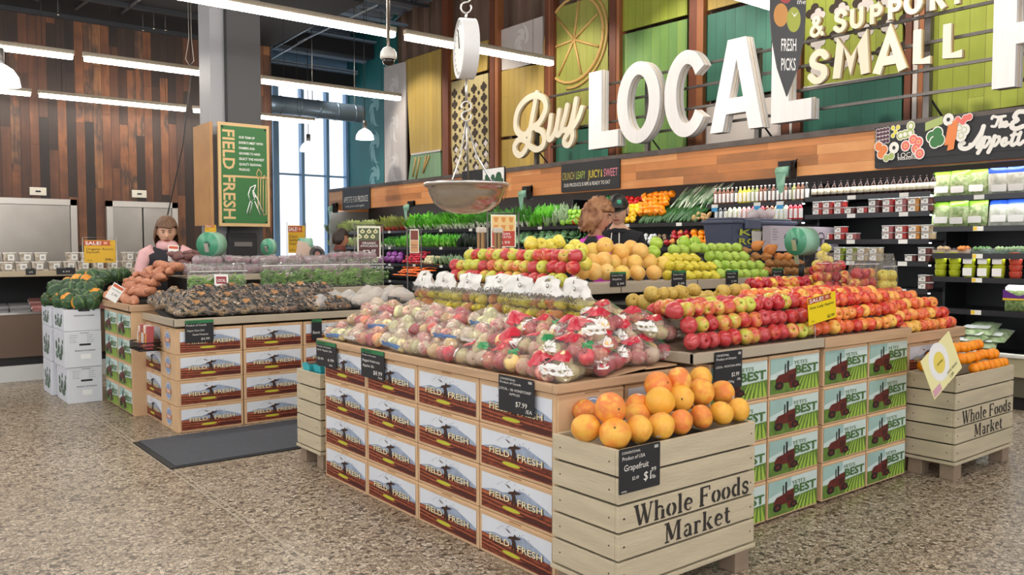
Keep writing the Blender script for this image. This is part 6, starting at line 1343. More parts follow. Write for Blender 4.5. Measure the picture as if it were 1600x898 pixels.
for a, b in ((1457, 214), (1466, 208), (1469, 219), (1462, 222)): dot(a, b, .055, VG['gr'])
for a, b in ((1483, 212), (1490, 206), (1487, 220)): m.flat([(b4(a, b)[0]+x, b4(a, b)[1]+y) for x, y in ((-.03, -.09), (.03, -.08), (.05, .09), (.0, .1))], VG['or'], (0, -.022-.0004*a%.003, 0), XU, ZU)
for a, b in ((1500, 200), (1508, 203), (1503, 212)): dot(a, b, .05, CHALKW); dot(a, b, .03, VG['pg'], .001); dot(a, b, .02, CHALKW, .002)
for a, b in ((1498, 188), (1506, 190), (1510, 185), (1516, 183)): dot(a, b, .032, VG['red'])
for k in range(4): a, b = b4(1446, 196+3*k); m.flat([(a, b), (a+.16, b+.05), (a+.16, b+.07), (a, b+.025)], VG['pg'], (0, -.005-.0003*k, 0), XU, ZU)
m.build('painted_vegetables', s4)
m = MB()
def fscr(a, b): return w3(1440+a/7.425, 150+b/7.425, XS-.007)
def scr(P, w_=.012): ribbon(m, P, w_, fscr, CHALKW, None, .002)
scr([(815, 262), (830, 235), (880, 245), (970, 232)]); scr([(900, 245), (880, 300), (855, 350), (815, 350)]); scr([(925, 265), (905, 360)]); scr([(905, 340), (930, 305), (945, 310), (935, 355)]); scr([(950, 330), (985, 320), (985, 300), (960, 310), (955, 345), (975, 355), (1010, 330)])
scr([(1190, 180), (1120, 185), (1080, 240), (1110, 280), (1060, 310), (1050, 360), (1100, 380), (1180, 350)], .02)
scr([(720, 350), (690, 430), (600, 560), (520, 610), (460, 600), (450, 560), (490, 545)], .02); scr([(720, 350), (690, 450), (660, 550), (650, 590)], .02); scr([(560, 560), (700, 545)], .014)
scr([(735, 480), (700, 580), (655, 660)], .018); scr([(730, 490), (785, 480), (790, 520), (740, 590), (710, 580)], .014); scr([(850, 465), (820, 560), (775, 650)], .018); scr([(845, 480), (900, 475), (890, 530), (850, 575), (825, 565)], .014)
scr([(930, 535), (975, 520), (980, 490), (950, 500), (930, 545), (955, 575), (1010, 540)], .014); scr([(1080, 420), (1040, 540), (1060, 570), (1100, 540)], .015); scr([(1040, 455), (1130, 440)], .012); scr([(1150, 420), (1115, 530), (1140, 560), (1185, 520)], .015)
for q, P in enumerate(m.v): pass
o = m.build('script_lettering'); o.parent = s4; o.matrix_parent_inverse = s4.matrix_world.inverted() if False else (Matrix.Translation(s4.location) @ Matrix.Rotation(RX, 4, 'Z')).inverted()
m = MB(); m.text('LOCAL', CHALKW, (b4(1403, 247)[0], -.005, b4(1403, 247)[1]), XU, ZU, .07, width=.2); m.text('seasonal', CHALKW, (b4(1403, 252)[0], -.005, b4(1403, 252)[1]+.01), XU, ZU, .05, width=.2); m.build('small_lettering', s4)
# ---------------- hanging teardrop sign
TD = mat('teardrop_board', '#3a3a3c', .5)
c = onz(1232, 20, 3.08) if False else Vector((5.33, 3.52, 2.54)); sc = .205/27
td = thing('teardrop_sign', 'black teardrop sign with painted fruit and the words FRESH PICKS hanging from the ceiling', 'hanging sign', c, -.67)
def tp_(px, py): return ((px-1231)*.00462, (149-py)*.00462)
P = [tp_(a, b) for a, b in ((1231, 150), (1215, 105), (1206, 60), (1202, 25), (1202, -20), (1212, -55), (1231, -72), (1250, -55), (1258, -20), (1258, 25), (1256, 60), (1248, 105))]
m = MB(); m.poly([(a, 0, b) for a, b in P], TD, (0, .02, 0)); m.build('board', td)
m = MB()
for a, b, r, k_, cc in ((1219, 25, .052, 1.6, '#cf9350'), (1239, 32, .050, 1.8, '#a9b048'), (1226, -8, .05, 1.4, '#b04a48')): q = tp_(a, b); m.flat(circ(r, 24, q[0], q[1], r*k_), mat('sign_fruit_'+cc[1:], cc, .6), (0, -.001-.0006*(b > 0)-.0006*(a > 1230), 0), XU, ZU)
q = tp_(1239, 24); m.flat([(q[0]-.02, q[1]+.02), (q[0]+.005, q[1]-.02), (q[0]+.03, q[1]+.015), (q[0]+.004, q[1]-.005)], WHITE, (0, -.003, 0), XU, ZU)
m.build('painted_fruit', td)
m = MB()
for tx, py, wd in (('FRESH', 80, .108), ('PICKS', 110, .105)): q = tp_(1232, py); m.text(tx, WHITE, (q[0], -.001, q[1]), XU, ZU, .125, align='c', width=wd, offset=.01)
m.text('the', WHITE, (.055, -.001, tp_(0, 8)[1]), XU, (.2, 0, 1), .05); m.build('sign_lettering', td)
for s_ in (-.05, .05):
    m = MB(); m.tube([(s_, .01, .98), (s_, .01, 2.87)], .003, DARKM, 4); m.build('cable', td)
# ---------------- FIELD FRESH column sign
GRS = mat('sign_green', '#2f6b34', .5); TNS = mat('sign_tan', '#d3b07c', .5)
A = ony(340, 188, 9.0); Bx = ony(420, 200, 9.0).x; Z0 = ony(345, 353, 9.0).z; w = Bx-A.x; h = A.z-Z0-.01
fs = thing('column_sign', 'green and tan FIELD FRESH sign with shears and asparagus on the big column', 'sign', (A.x, 9.0, Z0))
m = MB(); m.box(0, w, 0, .03, 0, h, TNS); m.build('tan_frame', fs)
m = MB(); m.flat(rect(.03, .035, w-.03, h-.035), GRS, (0, -.002, 0), XU, ZU, 0, .002)
m.build('green_panel', fs)
m = MB(); m.flat(rect(.13, h*.475, w-.03, h*.475+.022), TNS, (0, -.0045, 0), XU, ZU); 
V, Fs, bb = text_geo('FIELD FRESH', .02)
Lh = h*.86; k1 = Lh/(bb[2]-bb[0]); k2 = .135/(bb[3]-bb[1])
m.add([(.045+(b-bb[1])*k2, -.0046, h*.93-(a-bb[0])*k1) for a, b in V], [tuple(reversed(f)) for f in Fs], TNS); m.build('vertical_lettering', fs)
m = MB()
for k, tx in enumerate(('OUR TEAM OF', 'EXPERTS MEET WITH', 'FARMERS AND', 'GROWERS TO HAND', 'SELECT THE HIGHEST', 'QUALITY SEASONAL', 'PRODUCE')): m.text(tx, WHITE, (.225, -.0046, h*(.855-.052*k)), XU, ZU, .036, offset=.012, width=.0165*len(tx)*.92+.01)
m.build('small_lettering', fs)
m = MB(); s4_ = 4.49
def fg(a, b): return Vector(((a-42)/360*w, -.007, h-(b-80)/745*h))
def ln(P, r=.006, c=WHITE): m.tube([fg(*p) for p in P], r, c, 5)
ln([(298, 520), (262, 540), (245, 590), (258, 640), (290, 625), (278, 580), (298, 520)]); ln([(258, 640), (232, 730), (252, 738), (272, 650), (258, 640)]); ln([(275, 560), (310, 620), (352, 730), (330, 740), (290, 640)]); ln([(290, 600), (296, 612)], .008)
ln([(322, 400), (305, 440), (318, 465), (335, 465), (343, 430), (322, 400)], .005, TNS); ln([(318, 465), (312, 700), (325, 720)], .005, TNS); ln([(335, 465), (330, 700)], .005, TNS); ln([(362, 445), (352, 470), (376, 475), (362, 445)], .005, TNS); ln([(354, 475), (350, 740)], .005, TNS); ln([(374, 475), (372, 735), (350, 740)], .005, TNS)
m.build('shears_and_asparagus_outline', fs)
for a, b in ((.045, .05), (w-.045, .05), (.045, h-.05), (w-.045, h-.05)):
    m = MB(); m.lathe([(.011, 0), (.011, .008)], 10, BLACK, (a, -.01, b), 'y'); m.build('bolt', fs)
m = MB(); m.box(3.02, 3.05, 9.0, 9.55, 1.68, 2.78, mat('plywood_sign_back', '#b98a58', .6, var=.2, scale=3))
o = m.build('plywood_sign'); tag(o, 'plain plywood sign board mounted edge-on at the left side of the column', 'sign')
m = MB(); m.tube([(3.05, 9.3, 2.7), (3.22, 9.3, 2.7)], .01, CHROME, 6); m.build('bracket', o); m = MB(); m.tube([(3.05, 9.3, 1.78), (3.22, 9.3, 1.78)], .01, CHROME, 6); m.build('bracket', o)
# ================================================================ CARDS, TAGS, FIXTURES
GRH = mat('tag_green_header', '#2f7a4a', .6); SALEY = mat('sale_yellow', '#f2d418', .5); SALEB = mat('sale_brick', '#b4502e', .5); SALEO = mat('sale_amber', '#d9ab28', .5)
GREYT = mat('tag_grey_print', '#b5b2ac', .7)
def flat_on(px0, py0, px1, py1, plane, val):
    f = {'x': onx, 'y': ony}[plane]; A = f(px0, py0, val); B = f(px1, py1, val); w = (A.y-B.y) if plane == 'x' else (B.x-A.x)
    return A, B, w, A.z-B.z, (RX if plane == 'x' else 0)
def chalk_tag(px0, py0, px1, py1, plane, val, label, lines, header=None, grp='black chalk price tags', tilt=0):
    A, B, w, h, rz = flat_on(px0, py0, px1, py1, plane, val); t = thing('chalk_price_tag', label, 'price tag', (A.x, A.y, B.z), rz, grp); t.rotation_euler = (tilt, 0, rz)
    m = MB(); m.poly([(a, 0, b) for a, b in rrect(0, 0, w, h, .004)], CHALK, (0, .003, 0)); m.build('board', t)
    m = MB()
    if header: m.flat(rect(0, h*.86, w, h), GRH, (0, -.0005, 0), XU, ZU); m.text('ORGANIC', BLK2, (w*.05, -.001, h*.885), XU, ZU, h*.11, width=w*.45)
    else: m.text('CONVENTIONAL', CHALKW, (w*.05, -.001, h*.88), XU, ZU, h*.08, width=w*.45); m.flat(rect(w*.85, h*.88, w*.95, h*.95), GREYT, (0, -.0005, 0), XU, ZU)
    for (tx, x, z, s, ww) in lines: m.text(tx, CHALKW, (w*x, -.001, h*z), XU, (.08, 0, 1), h*s, width=w*ww)
    m.build('chalk_writing', t); return t
chalk_tag(494, 531, 525, 577, 'x', 2.289, 'green-topped chalk tag at the far end of the near island trim', [('Product of Canada', .06, .76, .09, .7), ('Jack Apple 2lb', .06, .62, .1, .75), ('$3.99', .08, .25, .13, .3), ('6.99', .6, .25, .16, .3), ('ea', .68, .08, .12, .15)], True)
chalk_tag(564, 543, 600, 596, 'x', 2.289, 'green-topped chalk tag for bagged apples, second along the near island trim', [('Product of Canada', .06, .76, .08, .6), ('Bagged Ambrosia', .08, .56, .13, .75), ('Apples 3lb', .08, .38, .13, .5), ('$8.99', .55, .16, .2, .38), ('/ea', .75, .05, .12, .18)], True)
chalk_tag(779, 584, 834, 653, 'x', 2.289, 'black chalk tag reading 7.99 hung below the red-printed apple bags', [('Product of Canada', .05, .78, .09, .6), ('LOCAL - 3lb HONEYCRISP', .03, .6, .1, .9), ('APPLES', .32, .48, .09, .3), ('$7.99', .5, .2, .2, .32), ('/EA', .78, .07, .15, .18)])
chalk_tag(968, 703, 1031, 757, 'y', 2.203, 'black chalk tag for grapefruit at 1.99 on the near crate', [('Product of USA', .06, .74, .12, .55), ('Grapefruit', .1, .50, .2, .6), ('$2.49', .3, .27, .11, .16), ('$1', .58, .2, .28, .18), ('99', .77, .36, .14, .12), ('/lb', .76, .2, .12, .12), ('4496', .04, .03, .06, .13)])
chalk_tag(1117, 551, 1159, 604, 'y', 2.508, 'black chalk tag at the left end of the taupe tray lip', [('Product of Ontario', .05, .78, .09, .72), ('LOCAL - MCINTOSH APPLE', .04, .58, .08, .9), ('$2.99', .6, .32, .15, .28), ('/lb', .8, .2, .1, .14), ('6.59/kg', .4, .16, .09, .3)])
chalk_tag(289, 501, 334, 533, 'y', 6.598, 'green-topped chalk tag on the far island trim above the mat', [('Product of Canada', .04, .74, .12, .7), ('Organic Yukon Gold', .06, .5, .12, .6), ('Sweet Potatoes', .25, .32, .12, .55), ('$4.99', .55, .1, .15, .3)], True)
chalk_tag(487, 499, 503, 530, 'y', 6.598, 'green-topped chalk tag half hidden behind the near island corner', [('Beets', .1, .3, .2, .7)], True)
for k, (a, b, c, d, v, tx) in enumerate(((954, 425, 978, 447, 3.738, 'Grapefruit'), (1050, 423, 1072, 447, 3.738, 'Lemon'), (1135, 422, 1153, 443, 3.738, 'Green Pear'), (1207, 419, 1224, 441, 3.738, 'Bosc'))):
    chalk_tag(a, b, c, d, 'y', v, 'small green-topped chalk tag on the upper shelf lip, %s from left' % ORD[k], [('Product of USA', .08, .72, .12, .7), (tx, .1, .45, .18, .6), ('2.99', .4, .12, .2, .45)], True)
chalk_tag(1027, 471, 1051, 497, 'y', 3.07, 'black chalk tag standing before the tan asian pears', [('Product of China', .08, .74, .1, .75), ('LOCAL Asian pear', .08, .5, .1, .8), ('$2.99', .5, .15, .16, .4)])
chalk_tag(1206, 457, 1223, 473, 'y', 3.16, 'tiny dark tag among the red-gold apples', [('2.99', .2, .3, .2, .5)])
chalk_tag(606, 463, 624, 486, 'x', 2.86, 'dark chalk tag at the far end of the pine riser', [('Product of USA', .1, .7, .12, .8), ('Pears', .15, .4, .2, .5)])
chalk_tag(317, 446, 337, 461, 'y', 6.96, 'small black tag below the white bean tray', [('Green Beans', .1, .5, .18, .7), ('3.99', .5, .15, .2, .4)])
def sale_card(px0, py0, px1, py1, plane, val, label, name_lines, price, col=SALEY, frame=False, rot=0):
    A, B, w, h, rz = flat_on(px0, py0, px1, py1, plane, val); t = thing('sale_card', label, 'price card', (A.x, A.y, B.z), rz, None); t.rotation_euler = (0, rot, rz)
    m = MB(); m.poly([(a, 0, b) for a, b in rect(0, 0, w, h)], col, (0, .003, 0)); m.build('card', t)
    m = MB(); m.flat([(0, h*.76), (w*.86, h*.76), (w*.80, h*.87), (w*.86, h*.98), (0, h*.98)], SALEB, (0, -.0005, 0), XU, ZU); m.text('SALE!', WHITE, (w*.04, -.001, h*.80), XU, ZU, h*.2, width=w*.5, offset=.01); m.flat(rect(w*.62, h*.82, w*.74, h*.93), mat('sale_mark', '#e3a384', .5), (0, -.001, 0), XU, ZU)
    for k, tx in enumerate(name_lines): m.text(tx, BLK2, (w*.06, -.001, h*(.56-.13*k)), XU, ZU, h*.14, width=min(w*.86, w*.07*len(tx)))
    m.text(price, BLK2, (w*.66, -.001, h*.08), XU, ZU, h*.16, width=w*.26, offset=.01); m.text('2.99 lb', BLK2, (w*.08, -.001, h*.08), XU, ZU, h*.08); m.build('card_printing', t)
    if frame:
        m = MB(); m.tube([(-.012, .005, -.35), (-.012, .005, h*1.12), (w+.012, .005, h*1.12), (w+.012, .005, -.35)], .004, CHROME, 6); m.build('wire_frame', t)
    return t
c1 = sale_card(1265, 466, 1307, 504, 'y', 2.53, 'yellow SALE card for Pink Lady Apples standing in the apples', ['Pink Lady Apples'], '$2.99', rot=-.12)
m = MB(); m.tube([(.07, .01, .0), (.07, .01, -.06), (.075, .02, -.10)], .006, CLEAR, 6); m.build('clear_holder', c1)
sale_card(131, 375, 181, 410, 'y', 9.3, 'amber SALE card for Organic Acorn Squash in a wire frame above the squash', ['Organic Acorn', 'Squash'], '99c', SALEO, True)
sale_card(450, 352, 477, 395, 'y', 9.6, 'amber SALE card against the bright window in a dark frame', ['Organic', 'Seedless', 'Grapes'], '3.99', SALEO, True)
sale_card(320, 351, 338, 368, 'y', 8.9, 'small SALE card peeking out above the left green bag roll', ['Yams'], '.99', SALEO)
def plain_card(px0, py0, px1, py1, plane, val, label, rot=0, col=None, hd=None, tx=None):
    A, B, w, h, rz = flat_on(px0, py0, px1, py1, plane, val); t = thing('price_card', label, 'price card', (A.x, A.y, B.z), rz); t.rotation_euler = (-.15, rot, rz)
    m = MB(); m.poly([(a, 0, b) for a, b in rect(0, 0, w, h)], col or WHITE, (0, .003, 0)); m.build('card', t); m = MB()
    if hd: m.flat(rect(w*.06, h*.78, w*.94, h*.94), hd, (0, -.0006, 0), XU, ZU)
    for (s, x, z, sz, ww) in tx or []: m.text(s, BLK2, (w*x, -.001, h*z), XU, ZU, h*sz, width=w*ww)
    if m.f: m.build('card_printing', t)
    return t, w, h
ORH = mat('card_orange_header', '#d5603a', .5)
plain_card(163, 436, 184, 463, 'y', 7.45, 'white price card with orange header leaning on the sweet potatoes', .6, None, ORH, [('Sweet Potato', .1, .6, .1, .8), ('2.99', .3, .3, .2, .5)])
plain_card(262, 382, 279, 408, 'y', 8.3, 'white 79 cent price card with red header before the woman in pink', .08, None, ORH, [('Organic Yam', .12, .6, .09, .7), ('.79 lb', .2, .3, .2, .6)])
t_, w, h = plain_card(335, 428, 357, 446, 'y', 6.97, 'small card with red LOCAL panel in front of the bagged beans', .03)
m = MB(); m.flat(rect(w*.13, h*.2, w*.87, h*.8), mat('local_red', '#a03038', .5), (0, -.0008, 0), XU, ZU); m.text('LOCAL', WHITE, (w*.2, -.0015, h*.35), XU, ZU, h*.36, width=w*.6, offset=.02); m.build('local_panel', t_)
plain_card(461, 374, 484, 402, 'y', 7.9, 'blank pinkish-tan card leaning behind the far bean bags', .25, mat('tan_card', '#cdb4a2', .6))
t_, w, h = plain_card(1462, 557, 1506, 613, 'y', 2.24, 'tilted yellow and white price card on the orange crate', -.42, mat('card_pale_yellow', '#f6eeb0', .4))
m = MB(); m.flat(circ(w*.3, 20, w*.45, h*.62), WHITE, (0, -.0006, 0), XU, ZU); m.flat(circ(w*.17, 16, w*.45, h*.6), mat('card_yellow', '#efd866', .5), (0, -.0012, 0), XU, ZU); m.text('ORGANIC', BLK2, (w*.36, -.002, h*.57), XU, ZU, h*.07, width=w*.2); m.text('NAVEL ORANGE', BLK2, (w*.55, -.002, h*.2), (1, 0, 0), (0, 0, 1), h*.08, width=w*.35); m.text('1.99', BLK2, (w*.6, -.002, h*.06), XU, ZU, h*.12); m.flat(rect(w*.02, h*.03, w*.28, h*.2), mat('card_pink', '#d9a6b4', .5), (0, -.0012, 0), XU, ZU); m.build('card_art', t_)
# round dark sign
rp = ony(496, 397, 7.75); t = thing('round_sign', 'round dark produce sign leaning on the far island top', 'sign', rp); t.rotation_euler = (-.2, .2, 0)
m = MB(); m.poly([(a, 0, b) for a, b in circ(.085, 28)], mat('round_sign_grey', '#4c4644', .5), (0, .006, 0)); m.build('disc', t)
m = MB(); m.ring if False else None; m.flat(circ(.055, 20), BLK2, (0, -.001, 0), XU, ZU); m.flat(circ(.03, 14), mat('round_sign_rose', '#a0706a', .5), (0, -.0018, 0), XU, ZU); m.text('LOCAL GROWN', WHITE, (0, -.001, .062), XU, ZU, .016, align='c'); m.flat([(.01, -.07), (.02, -.075), (.07, -.02), (.06, -.015)], WHITE, (0, -.0026, 0), XU, ZU); m.build('sign_art', t)
# posters on stands, roughly facing the aisle
def poster(px0, py0, px1, py1, Y, label, art, poles=True, rz=0):
    A = ony(px0, py0, Y); B = ony(px1, py1, Y); w = B.x-A.x; h = A.z-B.z; t = thing('poster_stand', label, 'poster', (A.x, Y, B.z), rz)
    m = MB(); m.poly([(a, 0, b) for a, b in rect(0, 0, w, h)], mat('poster_border', '#f0eedd', .5), (0, .004, 0)); m.build('poster_sheet', t); m = MB(); art(m, w, h); m.build('poster_print', t)
    if poles:
        for x in (-.03, w+.03): m = MB(); m.tube([(x, .006, -B.z+.01), (x, .006, h*1.08)], .008, GREYM, 6); m.build('pole', t)
        m = MB(); m.tube([(-.03, .006, h*1.05), (w+.03, .006, h*1.05)], .006, GREYM, 6); m.build('crossbar', t)
        m = MB(); m.box(-.06, w+.06, -.12, .14, -B.z+.001, -B.z+.012, GREYM); m.build('base', t)
    return t
def art_avo(m, w, h):
    g1, g2, g3 = mat('avo_olive', '#5d6448', .5), mat('avo_maroon', '#5c3438', .5), mat('avo_cream', '#dfe3b0', .5)
    m.flat(rect(w*.06, h*.55, w*.94, h*.94), g1, (0, -.001, 0), XU, ZU); m.flat(rect(w*.06, h*.04, w*.94, h*.55), g2, (0, -.001, 0), XU, ZU)
    for k in range(6): x = w*(.22+.28*(k % 3)-(.12 if k > 2 else 0)); z = h*(.83 if k < 3 else .67); m.flat(circ(w*.10, 16, x, z, h*.055), g3, (0, -.002, 0), XU, ZU); m.flat([(x-w*.05, z), (x+w*.05, z), (x+w*.02, z+h*.09), (x-w*.02, z+h*.09)], g3, (0, -.0022, 0), XU, ZU); m.flat(circ(w*.04, 10, x, z, h*.02), g2, (0, -.003, 0), XU, ZU)
    m.text('ORGANIC', WHITE, (w*.5, -.002, h*.44), XU, ZU, h*.1, align='c', width=w*.6, offset=.01); m.text('AVOCADOS', WHITE, (w*.5, -.002, h*.35), XU, ZU, h*.1, align='c', width=w*.75, offset=.01); m.text('$2', WHITE, (w*.22, -.002, h*.12), XU, ZU, h*.2, width=w*.32, offset=.01); m.text('69', WHITE, (w*.6, -.002, h*.2), XU, ZU, h*.11, width=w*.18, offset=.01); m.text('ea', WHITE, (w*.62, -.002, h*.12), XU, ZU, h*.07)
def art_or(m, w, h):
    a, b, c = mat('poster_red', '#c84a38', .5), mat('poster_orange', '#e29a50', .5), mat('poster_pale', '#f2cf8a', .5)
    m.flat(rect(w*.05, h*.03, w*.95, h*.50), a, (0, -.001, 0), XU, ZU); m.flat(rect(w*.05, h*.5, w*.95, h*.96), c, (0, -.001, 0), XU, ZU)
    for k in range(6): x = w*(.2+.3*(k % 3)); z = h*(.84 if k < 3 else .6); m.flat([(x-w*.10, z+h*.08), (x+w*.10, z+h*.08), (x+w*.05, z-h*.07), (x-w*.05, z-h*.07)], b, (0, -.002, 0), XU, ZU)
    m.text('ORGAN', WHITE, (w*.5, -.002, h*.38), XU, ZU, h*.1, align='c', width=w*.5, offset=.01); m.text('POTATO', WHITE, (w*.5, -.002, h*.28), XU, ZU, h*.1, align='c', width=w*.6, offset=.01); m.text('$4.99', WHITE, (w*.5, -.002, h*.1), XU, ZU, h*.13, align='c', width=w*.5)
poster(558, 353, 592, 403, 9.0, 'framed maroon poster reading ORGANIC AVOCADOS on a tall stand', art_avo, rz=-.2)
poster(767, 335, 800, 386, 6.3, 'orange and red potato poster on a stand behind the upper shelf apples', art_or, rz=-.3)
def art_n(m, w, h): m.flat(rect(w*.1, h*.55, w*.9, h*.95), mat('poster_brown', '#8a4a3c', .5), (0, -.001, 0), XU, ZU); m.flat(rect(w*.1, h*.04, w*.9, h*.53), mat('poster_peach', '#e0a878', .5), (0, -.001, 0), XU, ZU); m.text('FRESH', BLK2, (w*.5, -.002, h*.3), XU, ZU, h*.08, align='c', width=w*.6); m.text('LOCAL', BLK2, (w*.5, -.002, h*.2), XU, ZU, h*.08, align='c', width=w*.6)
poster(640, 358, 653, 395, 9.2, 'narrow peach banner on a slim stand before the radishes', art_n, rz=-.3)
# ---------------- hanging scale
def at(x, y, d): return Vector((0, 0, H))+ray(x, y)*d
D_ = 3.8; bc = at(729, 292, D_); t = thing('hanging_scale', 'hanging produce scale with steel bowl and white dial above the near island', 'scale', bc)
m = MB(); prof = [(.182, .012), (.178, .0), (.172, -.03), (.150, -.075), (.11, -.105), (.06, -.120), (0, -.124)]
m.lathe([(.19, .018), (.19, .0), (.178, 0)]+prof[1:], 48, STEEL); m.lathe([(r-.004, z+.006) for r, z in reversed(prof[1:])]+[(.18, .018), (.19, .018)], 48, STEEL); m.build('bowl', t)
m = MB(); m.tube([(.192*math.cos(2*PI*k/40), .192*math.sin(2*PI*k/40), .01) for k in range(40)], .006, CHROME, 6, closed=True); m.build('bowl_rim', t)
vr = RT; vf = Vector((FW.x, FW.y, 0)).normalized(); top = Vector((0, 0, (at(729, 190, D_)-bc).z))
for dx, dy in ((-.055, -.17), (.12, -.14), (.0, .18)):
    q = vr*dx*1.0+vf*dy; m = MB(); m.tube([q+Vector((0, 0, .012)), Vector((q.x*.42, q.y*.42, top.z*.45)), top], .0042, CHROME, 6); m.build('hanger_rod', t)
m = MB(); hk = lambda z0, r: [Vector((0, 0, z0))+vr*(r*math.sin(a)*(1 if a < PI else 1))+Vector((0, 0, r*(1-math.cos(a)))) for a in [k*PI/6 for k in range(0, 11)]]
m.tube(shook(top.z+.045, .022, vr), .0042, CHROME, 6); m.build('hook', t)
dz0 = (at(729, 118, D_)-bc).z; zc = (at(729, 79, D_)-bc).z; rd = .134
m = MB(); m.tube([top+Vector((0, 0, .09)), Vector((0, 0, zc-rd))], .006, CHROME, 6); m.build('link', t)
ax = (vr*-.97+vf*-.25).normalized()
m = MB(); DW = mat('scale_white_enamel', '#e9e6e3', .25)
u_ = ax.cross(Vector((0, 0, 1))).normalized(); ctr = Vector((0, 0, zc)); V = []; n = 40
for (r, o_) in ((rd, -.035), (rd, .035), (rd-.008, .037), (rd-.010, .028)):
    V += [ctr+ax*o_+u_*r*math.cos(2*PI*k/n)+Vector((0, 0, r*math.sin(2*PI*k/n))) for k in range(n)]
m.add(V, [(r*n+k, r*n+(k+1) % n, (r+1)*n+(k+1) % n, (r+1)*n+k) for r in range(3) for k in range(n)]+[tuple(range(n))], DW, True)
m.build('dial_drum', t)
m = MB(); m.add([ctr+ax*.029+u_*(rd-.01)*math.cos(2*PI*k/n)+Vector((0, 0, (rd-.01)*math.sin(2*PI*k/n))) for k in range(n)], [tuple(range(n))], WHITE)
for k in range(24): a = 2*PI*k/24; d = u_*math.cos(a)+Vector((0, 0, math.sin(a))); m.tube([ctr+ax*.0295+d*(rd-.03), ctr+ax*.0295+d*(rd-.015)], .0012, BLK2, 4)
m.tube([ctr+ax*.032, ctr+ax*.032+Vector((0, 0, .09))+u_*.03], .0025, BLK2, 4); m.build('dial_face', t)
m = MB(); z1 = zc+rd; m.tube([Vector((0, 0, z1)), Vector((0, 0, z1+.03))], .006, CHROME, 6); m.build('upper_link', t)
m = MB(); m.tube(shook(z1+.075, .024, vr), .0045, CHROME, 6); m.build('upper_hook', t)
m = MB(); m.tube([Vector((0, 0, z1+.12)), Vector((0, 0, 6.8-bc.z))], .005, CHROME, 6); m.build('chain', t)
m = MB(); P = [at(790, 300, D_)-bc+Vector((0, 0, 0)), at(784, 312, D_)-bc, at(776, 322, D_)-bc]; m.tube([vr*.188+Vector((0, 0, .0)), vr*.18+Vector((0, 0, -.04)), vr*.165+Vector((0, 0, -.06))], .0025, mat('rubber_band', '#c08a4c', .6), 5); m.build('elastic_band', t)
# ---------------- dome camera
dc = at(607, 88, 8.0); t = thing('dome_camera', 'white security dome camera on a long pole from the ceiling', 'security camera', dc)
m = MB(); m.lathe([(.022, .09), (.03, .085), (.055, .07), (.075, .04), (.08, 0), (.078, -.02), (.066, -.03), (0, -.03)], 24, mat('camera_white', '#d9d5cc', .35)); m.build('housing', t)
m = MB(); m.lathe([(.06, -.03), (.058, -.055), (.04, -.082), (0, -.092)], 20, mat('smoked_dome', '#2a2320', .08)); m.build('dome_lens', t)
m = MB(); m.tube([(0, 0, .085), (0, 0, 6.8-dc.z)], .016, STEEL, 8); m.build('pole', t)
# ---------------- bag rolls
BAGG = mat('bag_roll_green', '#8fc0a4', .35, var=.1, scale=10); BAGE = mat('bag_roll_end', '#4f9a78', .3); 
def bag_roll(c, r, L, ax, label, post=.35, base=None):
    t = thing('bag_roll', label, 'bag roll', c, 0, None); ax = Vector(ax).normalized(); u = ax.cross(Vector((0, 0, 1))).normalized(); m = MB()
    for (o0, o1, rr, mm) in ((-L/2, L/2, r, BAGG), (-L/2-.004, -L/2+.001, r*.985, BAGE), (L/2-.001, L/2+.004, r*.985, BAGE)):
        m.tube([ax*o0, ax*o1], rr, mm, 32)
    m.tube([ax*(-L/2-.007), ax*(-L/2-.003)], r*.28, mat('roll_core', '#2c5a46', .5), 16); m.build('roll', t)
    if post:
        m = MB(); s = -1
        p0 = ax*(-L/2-.02); m.poly([p0-u*.02+Vector((0, 0, .01)), p0+u*.02+Vector((0, 0, .01)), p0+u*.02+ax*.05+Vector((0, 0, -post)), p0-u*.02+ax*.05+Vector((0, 0, -post))], CHROME, ax*-.006); m.build('bracket_arm', t)
        m = MB(); m.tube([ax*(-L/2-.025), ax*(L/2+.02)], .008, CHROME, 8); m.build('axle', t)
        m = MB(); m.tube([ax*.03+Vector((0, 0, -post)), ax*(L/2)+Vector((0, 0, -post+.03)), ax*(L/2+.03)+Vector((0, 0, -post+.12))], .005, DARKM, 6); m.tube([ax*.0+Vector((0, 0, -post)), ax*.0+Vector((0, 0, -post-.1))], .02, BLK2, 8); m.build('wire_base', t)
    return t
c = ony(1253, 377, 3.55); bag_roll(c, .105, .14, (.99, -.15, 0), 'big green bag roll on a chrome bracket over the brown pears', .17)
c = ony(331, 382, 7.75); bag_roll(c, .115, .14, (.80, .60, 0), 'big green bag roll on a bracket above the far island', .17)
c = ony(477, 383, 8.0); bag_roll(c, .075, .12, (.95, -.2, 0), 'smaller green bag roll before the bright window', .12)
c = ony(420, 386, 8.0); bag_roll(c, .085, .05, (.9, .4, 0), 'dark green roll seen end-on beside the column', .12)
